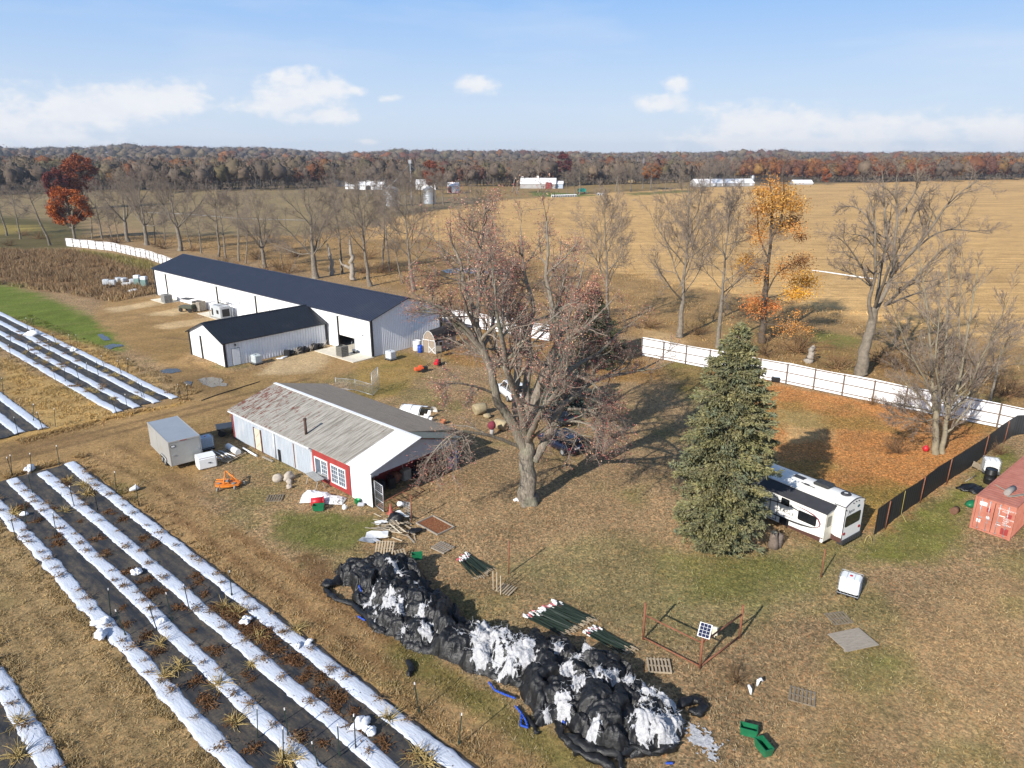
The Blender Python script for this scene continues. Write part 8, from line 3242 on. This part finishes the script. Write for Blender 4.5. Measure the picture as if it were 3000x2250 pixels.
# ---------------------------------------------------------------- cars under the big tree
def car(label, p, heading, paint, L=4.7, Wd=1.85, H=1.72, style='suv', tail=True):
    """long axis along local y, the rear at y=0 facing -y"""
    r = thing('parked_car', label, 'car', p, heading)
    if style == 'suv':
        body = [(0, .55, .95, .86), (.08, .38, 1.02, .93), (.6, .30, 1.03, .98), (1.6, .28, 1.02, 1.0), (3.2, .28, 1.0, 1.0), (3.9, .30, .96, .97), (4.5, .36, .86, .90), (4.7, .45, .72, .80)]
        cab = [(.10, 1.0, 1.50, .80), (.35, 1.0, H - .06, .76), (1.2, 1.0, H, .76), (2.4, 1.0, H - .03, .76), (3.0, 1.0, 1.40, .80), (3.45, .98, 1.02, .86)]
    else:
        body = [(0, .50, .90, .84), (.1, .36, .96, .92), (.7, .28, .98, .98), (1.6, .26, .94, 1.0), (3.2, .26, .92, 1.0), (4.0, .28, .86, .97), (4.5, .34, .76, .90), (4.65, .42, .66, .80)]
        cab = [(.75, .9, 1.0, .80), (1.25, .9, 1.36, .72), (1.7, .9, 1.44, .70), (2.5, .9, 1.42, .70), (3.0, .9, 1.16, .78), (3.4, .88, .92, .84)]

    def loft(b, st, m, rnd=.10):
        P = []
        for (y, z0, z1, k) in st:
            y = y * L / 4.7
            w = Wd / 2 * k
            wt = w * (.90 if m == 0 else .92)
            P += [(-w * .94, y, z0), (-w, y, z0 + (z1 - z0) * .45), (-wt, y, z1 - rnd * .5), (-wt * .82, y, z1), (wt * .82, y, z1), (wt, y, z1 - rnd * .5), (w, y, z0 + (z1 - z0) * .45), (w * .94, y, z0)]
        n_ = len(st)
        F = []
        for i in range(n_ - 1):
            for j in range(7):
                F.append((i * 8 + j, i * 8 + j + 1, (i + 1) * 8 + j + 1, (i + 1) * 8 + j))
            F.append((i * 8 + 7, i * 8, (i + 1) * 8, (i + 1) * 8 + 7))
        F.append(tuple(range(8))[::-1])
        F.append(tuple((n_ - 1) * 8 + j for j in range(8)))
        b.add(P, F, 0, True)

    b = MB()
    loft(b, body, 0)
    b.build('body', paint, r)
    b = MB()
    loft(b, cab, 1)
    b.build('glasshouse', M_glass, r)
    b = MB()
    ys = [c[0] * L / 4.7 for c in cab]
    hh = max(c[2] for c in cab)
    ws = Wd / 2 * (.75 if style == 'suv' else .70)
    ya, yb = (ys[1] - .12, ys[3] + .12) if style == 'suv' else (ys[1] + .05, ys[3] + .05)
    b.cbox((0, (ya + yb) / 2, hh + .01), (2 * ws, yb - ya, .06), .025)
    for x in (-1, 1):
        b.tube([(x * Wd / 2 * .92, ys[0] + .05, 1.0), (x * ws * 1.0, ya, hh)], .05, 4)
        b.tube([(x * Wd / 2 * .97, (ys[1] + ys[3]) / 2, 1.0), (x * ws, (ys[1] + ys[3]) / 2, hh)], .04, 4)
        b.tube([(x * Wd / 2 * .88, ys[-1] - .05, .98), (x * ws, yb, hh)], .045, 4)
    b.build('roof', paint, r)
    if style == 'suv':
        b = MB()
        for x in (-1, 1):
            b.tube([(x * ws * .9, ya + .1, hh + .05), (x * ws * .9, ya + .2, hh + .10), (x * ws * .9, yb - .2, hh + .10), (x * ws * .9, yb - .1, hh + .05)], .022, 4)
        b.build('roof_rail', M_galv, r)
    for x in (-1, 1):
        for y in (L * .19, L * .78):
            b = MB()
            b.cyl((x * (Wd / 2 - .20), y, .34), (x * (Wd / 2 + .015), y, .34), .34, 16)
            w = b.build('wheel', M_rubber, r)
            b = MB()
            b.cyl((x * (Wd / 2 + .016), y, .34), (x * (Wd / 2 + .026), y, .34), .20, 12)
            b.build('rim', M_galv, w)
        b = MB()
        b.cbox((x * Wd * .39, .03, .88), (.26, .10, .28), .03)
        b.build('tail_lamp', M_tail, r)
        b = MB()
        b.cbox((x * Wd * .36, L - .12, .66), (.30, .14, .14), .03)
        b.build('headlight', M_glass, r)
        b = MB()
        b.cbox((x * (Wd / 2 + .10), L * .66, 1.05), (.20, .12, .15), .03)
        b.build('wing_mirror', paint, r)
    b = MB()
    b.bx(-.26, .26, -.02, .03, .70, .84)
    b.build('number_plate', M_wplas, r)
    b = MB()
    b.cbox((0, .02, .48), (Wd * .92, .16, .20), .05)
    b.build('bumper', M_blackp, r)
    return r


hd = math.atan2(.58, .80)
car('dark navy sport utility car parked under the big bare tree', G(1690, 1338), hd, PM('navy car paint', (.010, .013, .028, 1), .18, .1, spec=.7))
car('black car with bright red tail lamps in the shade of the lower spruce', G(1672, 1252), hd + .1, PM('black car paint', (.010, .010, .012, 1), .2, .1, spec=.7), style='sedan', H=1.45)
car('white van-like car seen through the limbs of the big tree', G(1520, 1182), hd - .25, PM('white car paint', (.72, .73, .74, 1), .3, .03), L=4.9, H=1.85)

# ---------------------------------------------------------------- arched garden shed, tillers and yard clutter by the long barn
ps = thing('garden_shed', 'small arched garden shed with white trimmed gable beside the long barn', 'shed', G(1240, 1031), ROT + .18)
GWd, GL = 2.05, 4.6
arch = [(0, 0), (0, 1.55), (.22, 2.3), (.62, 2.82), (GWd / 2, 3.0), (GWd - .62, 2.82), (GWd - .22, 2.3), (GWd, 1.55), (GWd, 0)]
M_clad = PM('taupe cladding', (.27, .22, .17, 1), .85, .12, 4)
m_ = MB()
m_.prism(arch, 0, GL, 'y')
m_.build('wall', M_clad, ps)
m_ = MB()
rr_ = [(x + (.06 if x > GWd / 2 else -.06 if x < GWd / 2 else 0), z + .05) for x, z in arch[1:-1]]
P = [(x, y, z) for y in (-.12, GL + .1) for x, z in rr_]
nn = len(rr_)
m_.add(P, [(i, i + 1, nn + i + 1, nn + i) for i in range(nn - 1)], 0, False)
m_.build('roof', PM('dark shed shingles', (.035, .028, .026, 1), .9, .4, 3), ps)
m_ = MB()
for a, c in zip(arch[:-1], arch[1:]):
    m_.tube([(a[0], -.05, a[1]), (c[0], -.05, c[1])], .06, 4, smooth=False)
m_.tube([(0, -.05, 1.75), (GWd, -.05, 1.75)], .05, 4, smooth=False)
m_.tube([(1.0, -.05, .08), (GWd - .1, -.05, .9)], .05, 4, smooth=False)
m_.tube([(1.0, -.05, .9), (GWd - .1, -.05, .08)], .05, 4, smooth=False)
m_.tube([(1.0, -.05, 0), (1.0, -.05, 1.7)], .045, 4, smooth=False)
m_.build('white_trim', M_wplas, ps)
for y in (.7, 2.7):
    m_ = MB()
    m_.bx(GWd, GWd + .05, y, y + .9, .75, 1.5)
    w = m_.build('window', M_wplas, ps)
    m_ = MB()
    m_.bx(GWd + .05, GWd + .06, y + .1, y + .8, .84, 1.42)
    m_.build('pane', M_glass, w)
for k, (px, py, mt, l) in enumerate(((1228, 1090, PM('bright orange red', (.62, .10, .03, 1), .45), 'bright orange red tiller lying on the grass before the arched shed'), (1280, 1072, M_red, 'red garden tiller standing right of the orange one'))):
    r = thing('garden_tiller', l, 'tiller', G(px, py), .4 + k)
    m_ = MB()
    m_.cbox((0, 0, .42), (1.15, .55, .40), .08)
    m_.cbox((.2, 0, .70), (.5, .4, .25), .06)
    m_.build('hood', mt, r)
    m_ = MB()
    m_.cbox((.80, 0, .42), (.5, .5, .45), .06)
    for y in (-.22, .22):
        m_.tube([(.7, y, .5), (1.5, y, .95)], .03, 5)
    m_.build('engine', M_blackp, r)
    for y in (-.35, .35):
        MB().cyl((.35, y - .06, .22), (.35, y + .06, .22), .22, 12).build('wheel', M_rubber, r)
m_ = MB()
m_.cbox((0, 0, 1.1), (.75, .5, .7), .04)
for x in (-.3, .3):
    for y in (-.2, .2):
        m_.tube([(x, y, .75), (x, y, 0)], .03, 4)
tag(m_.build('cabinet', PM('drab cabinet', (.16, .14, .11, 1), .8), None, G(1287, 1045)), 'drab cabinet on legs in front of the arched shed windows', 'cabinet')
r = thing('skid_unit', 'grey steel machine skid in a lifting frame before the long barn', 'machine', G(650, 932), ROT)
m_ = MB()
m_.cbox((0, 0, 1.15), (3.2, 1.7, 1.9), .04)
m_.build('cabinet', PM('pale grey enamel', (.42, .45, .47, 1), .45, .08, 2), r)
m_ = MB()
m_.bx(-1.4, -.9, -.87, -.855, .5, 1.6)
m_.bx(1.605, 1.62, -.6, .6, .5, 1.7)
m_.bx(.2, .9, -.87, -.855, .9, 1.5)
m_.build('vent', M_black, r)
m_ = MB()
q = [(-1.8, -1.0), (1.8, -1.0), (1.8, 1.0), (-1.8, 1.0)]
for a, c in zip(q, q[1:] + q[:1]):
    m_.tube([(a[0], a[1], .06), (c[0], c[1], .06)], .06, 4, smooth=False)
    m_.tube([(a[0], a[1], 2.5), (c[0], c[1], 2.5)], .06, 4, smooth=False)
    m_.tube([(a[0], a[1], 0), (a[0], a[1], 2.5)], .06, 4, smooth=False)
m_.build('lifting_frame', M_galv, r)
r = thing('utility_cart', 'small farm utility vehicle with a flat canopy beside the pallet stack', 'vehicle', G(552, 912), ROT + .4)
m_ = MB()
m_.cbox((0, 0, .75), (2.7, 1.35, .45), .08)
m_.cbox((1.1, 0, 1.05), (.6, 1.3, .3), .08)
m_.build('body', PM('drab olive paint', (.07, .075, .05, 1), .6, .2), r)
m_ = MB()
m_.cbox((.1, 0, 2.15), (2.0, 1.5, .08), .03)
m_.build('canopy', M_black, r)
m_ = MB()
for x in (-.7, .9):
    for y in (-.65, .65):
        m_.tube([(x, y, .9), (x, y, 2.15)], .03, 4)
m_.build('canopy_post', M_galv, r)
for x in (-.9, .95):
    for y in (-.7, .7):
        MB().cyl((x, y - .12, .33), (x, y + .12, .33), .33, 12).build('wheel', M_rubber, r)


def crate_stack(lab, p, rz, n_, d=(1.2, 1.1), mat=None):
    r = thing('crate_stack', lab, 'crates', p, rz)
    for i in range(n_):
        m_ = MB()
        z = .12 + i * .22
        m_.bx(-d[0] / 2, d[0] / 2, -d[1] / 2, d[1] / 2, z, z + .03)
        for x in (-d[0] / 2, d[0] / 2 - .04):
            m_.bx(x, x + .04, -d[1] / 2, d[1] / 2, z + .03, z + .19)
        for y in (-d[1] / 2, d[1] / 2 - .04):
            m_.bx(-d[0] / 2 + .04, d[0] / 2 - .04, y, y + .04, z + .03, z + .19)
        m_.build('crate', mat or M_weath, r)
    m_ = MB()
    m_.bx(-.6, .6, -.5, .5, 0, .10)
    m_.build('base', M_pal, r)
    return r


M_crate = PM('dark slatted crates', (.13, .125, .11, 1), .8, .45, 9)
crate_stack('tall stack of dark slatted crates on the concrete before the open barn door', G(1004, 1044), ROT, 6, (1.2, 1.1), M_crate)
crate_stack('small stack of grey crates on the first concrete apron', G(490, 886), ROT, 6, (1.5, 1.4), PM('grey crates', (.20, .20, .19, 1), .8, .3, 6))
crate_stack('tangled stack of grey pallets next to the utility vehicle', G(585, 910), ROT + .3, 7, (1.7, 1.4), M_weath)
r = thing('tool_cart', 'small hand cart left standing by the open door of the long barn', 'cart', G(1040, 1034), ROT)
m_ = MB()
m_.cbox((0, 0, .35), (.7, .45, .25), .04)
m_.build('tray', M_galv, r)
m_ = MB()
m_.tube([(-.35, 0, .4), (-.6, 0, 1.2), (-.6, .1, 1.5)], .025, 5)
m_.build('handle', M_galv, r)
for y in (-.25, .25):
    MB().cyl((.1, y - .04, .17), (.1, y + .04, .17), .17, 10).build('wheel', M_rubber, r)
# dark clutter along the ribbed wall of the small barn
for k in range(9):
    px, py = 842 + 13.5 * k, 1043 - 3.2 * k
    m_ = MB()
    if k % 3 == 0:
        m_.cbox((0, 0, .4), (.8, .6, .8), .06)
    elif k % 3 == 1:
        m_.blob((0, 0, .3), (.6, .45, .4), k, .3, 14, 8)
    else:
        for j in range(7):
            m_.tube([(random.gauss(0, .3), random.gauss(0, .2), .1), (random.gauss(0, .5), random.gauss(0, .3), random.uniform(.4, 1.1))], .035, 4)
    o = m_.build(('dark_crate', 'dark_bag', 'scrap_bundle')[k % 3], [M_black, M_bfilm, M_rust][k % 3] if k % 3 != 2 else M_weath, None, G(px, py), k)
    tag(o, ['dark crate against the ribbed wall of the small barn', 'dark bag against the ribbed wall of the small barn', 'bundle of sticks against the ribbed wall of the small barn'][k % 3] + (', leftmost of its kind', ', middle one of its kind', ', rightmost of its kind')[k // 3], ('crate', 'bag', 'scrap')[k % 3])
for k, (px, py) in enumerate(((820, 1052), (832, 1048))):
    m_ = MB()
    m_.blob((0, 0, .08), (.5, .25, .10), k + 7, .2, 12, 6)
    tag(m_.build('white_scrap', M_wplas, None, G(px, py), k), ['flat white scrap on the gravel, nearer the caged tote', 'flat white scrap on the gravel, nearer the dark clutter'][k], 'scrap')

# wire yard panel and hoop frame behind the shed
r = thing('wire_run', 'wire mesh run with steel frame behind the old shed', 'pen', (0, 0, 0))
q = [G(985, 1140), G(1042, 1145), G(1092, 1160), G(1110, 1140)]
m_ = MB()
for a, c in zip(q[:-1], q[1:]):
    for z in (.1, 1.3):
        m_.tube([a + Vector((0, 0, z)), c + Vector((0, 0, z))], .025, 5)
    m_.tube([a, a + Vector((0, 0, 1.4))], .03, 5)
m_.tube([q[-1], q[-1] + Vector((0, 0, 2.6))], .035, 5)
m_.tube([q[-2], q[-2] + Vector((0, 0, 2.6))], .035, 5)
m_.tube([q[-2] + Vector((0, 0, 2.6)), q[-1] + Vector((0, 0, 2.6))], .03, 5)
m_.build('frame', M_galv, r)
m_ = MB()
for a, c in zip(q[:-1], q[1:]):
    h = 1.3 if c is not q[-1] else 2.6
    for i in range(1, 14):
        p = a.lerp(c, i / 14)
        m_.tube([p + Vector((0, 0, .1)), p + Vector((0, 0, h))], .007, 3)
    for i in range(1, 8):
        m_.tube([a + Vector((0, 0, h * i / 8)), c + Vector((0, 0, h * i / 8))], .007, 3)
m_.build('mesh', M_galv, r)
r = thing('hoop_cover', 'low hoop frame with torn white cover behind the shed roof', 'hoop frame', G(1225, 1212), -.3)
m_ = MB()
S2 = np.linspace(-1.7, 1.7, 22)
A2 = np.linspace(0, math.pi, 14)
SS2, AA2 = np.meshgrid(S2, A2)
rad = .95 + .10 * (fbm(SS2 * 2, AA2 * 2, 3) - .5)
P = np.stack([SS2.ravel(), (np.cos(AA2) * rad).ravel(), (np.sin(AA2) * rad * .9).ravel()], 1)
ii = np.arange(P.shape[0]).reshape(SS2.shape)
F = np.stack([ii[:-1, :-1], ii[:-1, 1:], ii[1:, 1:], ii[1:, :-1]], -1).reshape(-1, 4)
tear = vnoise(SS2 * 1.3 + 4, AA2 * 1.3).ravel()
F = F[(tear[F] > .36).all(1)]
link('torn_cover', npmesh('torn_cover', P, [F], smooth=True), [M_wplas], r)
for k in range(4):
    m_ = MB()
    x = -1.6 + 1.07 * k
    m_.tube([(x, .97 * math.cos(a), .88 * math.sin(a)) for a in np.linspace(0, math.pi, 12)], .025, 5)
    m_.build('hoop', M_galv, r)
for k, (px, py, R_, l) in enumerate(((1405, 1213, .62, 'large pale round hay bale, half eaten, left of the big tree limbs'), (1428, 1222, .5, 'loose pale hay heap against the large round bale'), (1468, 1258, .55, 'smaller round hay bale behind the maroon bundle'), (1455, 1245, .4, 'hay scrap pile between the two round bales'))):
    m_ = MB()
    if k in (0, 2):
        m_.tube([(-.6, 0, R_ * .85), (-.5, 0, R_ * .9), (.5, 0, R_ * .9), (.6, 0, R_ * .85)], [R_ * .8, R_ * .9, R_ * .9, R_ * .8], 18)
    else:
        m_.blob((0, 0, R_ * .3), (R_, R_ * .8, R_ * .5), k, .25, 16, 9)
    tag(m_.build('hay_bale', PM('pale hay', (.34, .275, .165, 1), .95, .25, 4, bump=.4), None, G(px, py), .5 + k), l, 'hay')
m_ = MB()
m_.tube([(0, 0, 0), (0, 0, .7)], .2, 10, 1)
m_.blob((0, 0, 1.0), (.36, .33, .42), 3, .12)
tag(m_.build('maroon_bundle', [PM('maroon cloth', (.17, .025, .04, 1), .8, .2), M_fgrey], None, G(1441, 1276)), 'maroon covered bundle on a grey stand before the smaller hay bale', 'bundle')
for k, (px, py, l) in enumerate(((1262, 1235, 'white pail beside the shed roof corner clutter'), (1252, 1228, 'second white pail half behind the first'))):
    m_ = MB()
    m_.lathe([(.16, 0), (.2, .4), (.19, .4), (.15, .04)], k=14)
    tag(m_.build('pail', M_wplas, None, G(px, py)), l, 'pail')
m_ = MB()
m_.lathe([(.22, 0), (.3, .45), (.28, .45), (.2, .05)], k=14)
tag(m_.build('clay_pot', PM('orange clay', (.40, .14, .06, 1), .85), None, G(1297, 1243)), 'orange clay pot right of the white pails behind the shed', 'pot')
# dark porch clutter
for k in range(8):
    p = ST(-41.4 + .25 * (k % 3), 30.0 + k * .85)
    m_ = MB()
    if k % 2:
        m_.blob((0, 0, .4), (.5, .45, .45), 40 + k, .25, 14, 9)
    else:
        m_.cbox((0, 0, .45), (.8, .55, .9), .05)
        m_.tube([(.2, 0, .9), (.5, .2, 1.5)], .03, 4)
    tag(m_.build('porch_sack' if k % 2 else 'porch_chest', [M_weath, M_blackp, M_bfilm, M_rust][k % 4], None, p, k), ('dark sack' if k % 2 else 'dark chest') + ' in the shaded shed porch, %s from the white panel' % ('first', 'second', 'third', 'fourth', 'fifth', 'sixth', 'seventh', 'eighth')[k], 'sack' if k % 2 else 'chest')

# vehicle tucked behind the trailer shadow
r = thing('flatbed_cart', 'dark flatbed cart half hidden behind the red corner of the shed', 'cart', G(672, 1268), ROT + 1.2)
m_ = MB()
m_.cbox((0, 0, .75), (2.2, 1.5, .12), .03)
m_.cbox((.7, 0, 1.05), (.7, 1.4, .55), .05)
m_.build('bed', PM('dark steel', (.04, .045, .055, 1), .5), r)
for x in (-.7, .7):
    for y in (-.75, .75):
        MB().cyl((x, y - .1, .34), (x, y + .1, .34), .34, 12).build('wheel', M_rubber, r)

# ---------------------------------------------------------------- grass, weeds and straw
M_grass = AM('grass blade', .9, .1, .25, 1.0)


def blades(name, x, y, h, w, label, mul=(1, 1, 1), lean=.5, seed=5):
    r = np.random.default_rng(seed)
    N = len(x)
    c, _, _ = zone(x, y)
    a = r.random(N) * 6.283
    lx = r.normal(size=(N, 2)) * lean
    hh = h * r.uniform(.5, 1.3, N)
    ww = w * r.uniform(.6, 1.3, N)
    b0 = np.stack([x, y, np.full(N, -.01)], 1)
    sx = np.stack([np.cos(a) * ww, np.sin(a) * ww, np.zeros(N)], 1)
    tip = b0 + np.stack([lx[:, 0] * hh, lx[:, 1] * hh, hh], 1)
    V = np.stack([b0 - sx, b0 + sx, tip], 1).reshape(-1, 3)
    F = np.arange(N * 3).reshape(-1, 3)
    col = c * r.uniform(.65, 1.55, (N, 1)) * np.array(mul)
    straw = r.random(N) < .25
    col[straw] = col[straw] * .5 + np.array([.36, .30, .195]) * .5
    o = link(name, npmesh(name, V, [F], col=np.repeat(np.clip(col, 0, .8), 3, 0)), [M_grass])
    kind(o, 'stuff')
    o['label'] = label
    return o


def off_beds(x, y):
    s = x * E1[0] + y * E1[1]
    t = x * E2[0] + y * E2[1]
    bad = ((s > -65) & (t > 9.6) & (t < 17.0)) | ((s > -65) & (t < 5.0)) | ((s < -74.5) & (t > 23.6) & (t < 30.2)) | ((s < -75) & (t < 17.9))
    bad |= (s > -137.2) & (s < -72) & (t > 54) & (t < 66.6)
    bad |= (s > -91.4) & (s < -81.8) & (t > 39.2) & (t < 54.4)
    bad |= (s > -59.9) & (s < -39) & (t > 28.5) & (t < 38)
    bad |= in_poly(s, t, HO)
    bad |= (s > -81) & (s < -72) & (t > 50.8) & (t < 54.4)
    lane = (s > -74) & (s < -66.5) & (t > 6) & (t < 42)
    return bad, lane, s, t


r = np.random.default_rng(23)
N = 260000
d = 20 + 75 * r.random(N) ** 1.25
ang = (r.random(N) - .5) * 1.45
x, y = d * np.tan(ang), d
bad, lane, s, t = off_beds(x, y)
k = ~bad & (r.random(N) > lane * .85) & (fbm(x / 1.1, y / 1.1, 3) > .40)
blades('lawn_grass', x[k], y[k], .10, .022, 'short mixed lawn grass and leaf litter round the yard', seed=6, lean=.8)
# coarse straw tufts along the bed edges and strips
N = 90000
s = r.uniform(-66, -12, N)
edge = r.integers(0, 5, N)
t = np.choose(edge, [9.5 - np.abs(r.normal(size=N)) * .35, 5.3 + np.abs(r.normal(size=N)) * .35, 17.05 + np.abs(r.normal(size=N)) * .40, r.uniform(5.3, 9.5, N), r.uniform(17.1, 20.3, N)])
x = s * E1[0] + t * E2[0]
y = s * E1[1] + t * E2[1]
k = (fbm(x / .55, y / .55, 3) > np.where(edge < 3, .44, np.where(edge == 4, .64, .55))) & (y > 18)
blades('straw_tufts', x[k], y[k], .14, .022, 'coarse straw coloured grass along the edges of the planting beds', (1.04, 1.04, 1.0), .8, 7)
N = 50000
s = np.concatenate([r.uniform(-135, -75, N), -65.4 - np.abs(r.normal(size=9000)) * .5, -74.3 + np.abs(r.normal(size=9000)) * .6])
t = np.concatenate([np.where(r.random(N) < .5, r.uniform(18.0, 23.6, N), r.uniform(30.2, 33.0, N)), r.uniform(4, 18, 9000), r.uniform(15, 31, 9000)])
x = s * E1[0] + t * E2[0]
y = s * E1[1] + t * E2[1]
k = (fbm(x / .9, y / .9, 3) > .46)
blades('straw_tufts', x[k], y[k], .20, .035, 'dry straw grass round the far beds and along the lane', (1.05, 1.04, .98), .8, 8)
# tall brown weeds at the left of the long barn
zp = ZONES[12][0]
lo, hi = zp.min(0), zp.max(0)
x = r.uniform(lo[0], hi[0], 150000)
y = r.uniform(lo[1], hi[1], 150000)
k = in_poly(x, y, zp) & (fbm(x / 3, y / 3, 4) > .40)
blades('tall_weeds', x[k], y[k], .95, .06, 'tall dead brown weeds left of the long barn', (1.12, 1.12, 1.1), .35, 9)
# pasture beyond the fence
zp = ZONES[4][0]
lo, hi = np.maximum(zp.min(0), -160), np.minimum(zp.max(0), 260)
x = r.uniform(lo[0], min(hi[0], 90), 170000)
y = r.uniform(lo[1], hi[1], 170000)
bad, lane, s, t = off_beds(x, y)
k = in_poly(x, y, zp) & ~bad & (fbm(x / 4, y / 4, 4) > .50)
blades('pasture_grass', x[k], y[k], .32, .06, 'rough tan pasture grass under the tree line', (1.0, .98, .95), .6, 10)

# ---------------------------------------------------------------- air
hz = MB()
hz.bx(-4200, 4200, -120, 3600, -1.2, 74)
hz_o = hz.build('haze', [])
mh = bpy.data.materials.new('haze')
mh.use_nodes = True
tn = mh.node_tree
tn.nodes.clear()
pv = tn.nodes.new('ShaderNodeVolumePrincipled')
pv.inputs['Density'].default_value = .00011
pv.inputs['Color'].default_value = (.72, .84, 1.0, 1)
pv.inputs['Anisotropy'].default_value = .2
om_ = tn.nodes.new('ShaderNodeOutputMaterial')
tn.links.new(pv.outputs[0], om_.inputs['Volume'])
hz_o.data.materials.append(mh)
kind(hz_o, 'stuff')
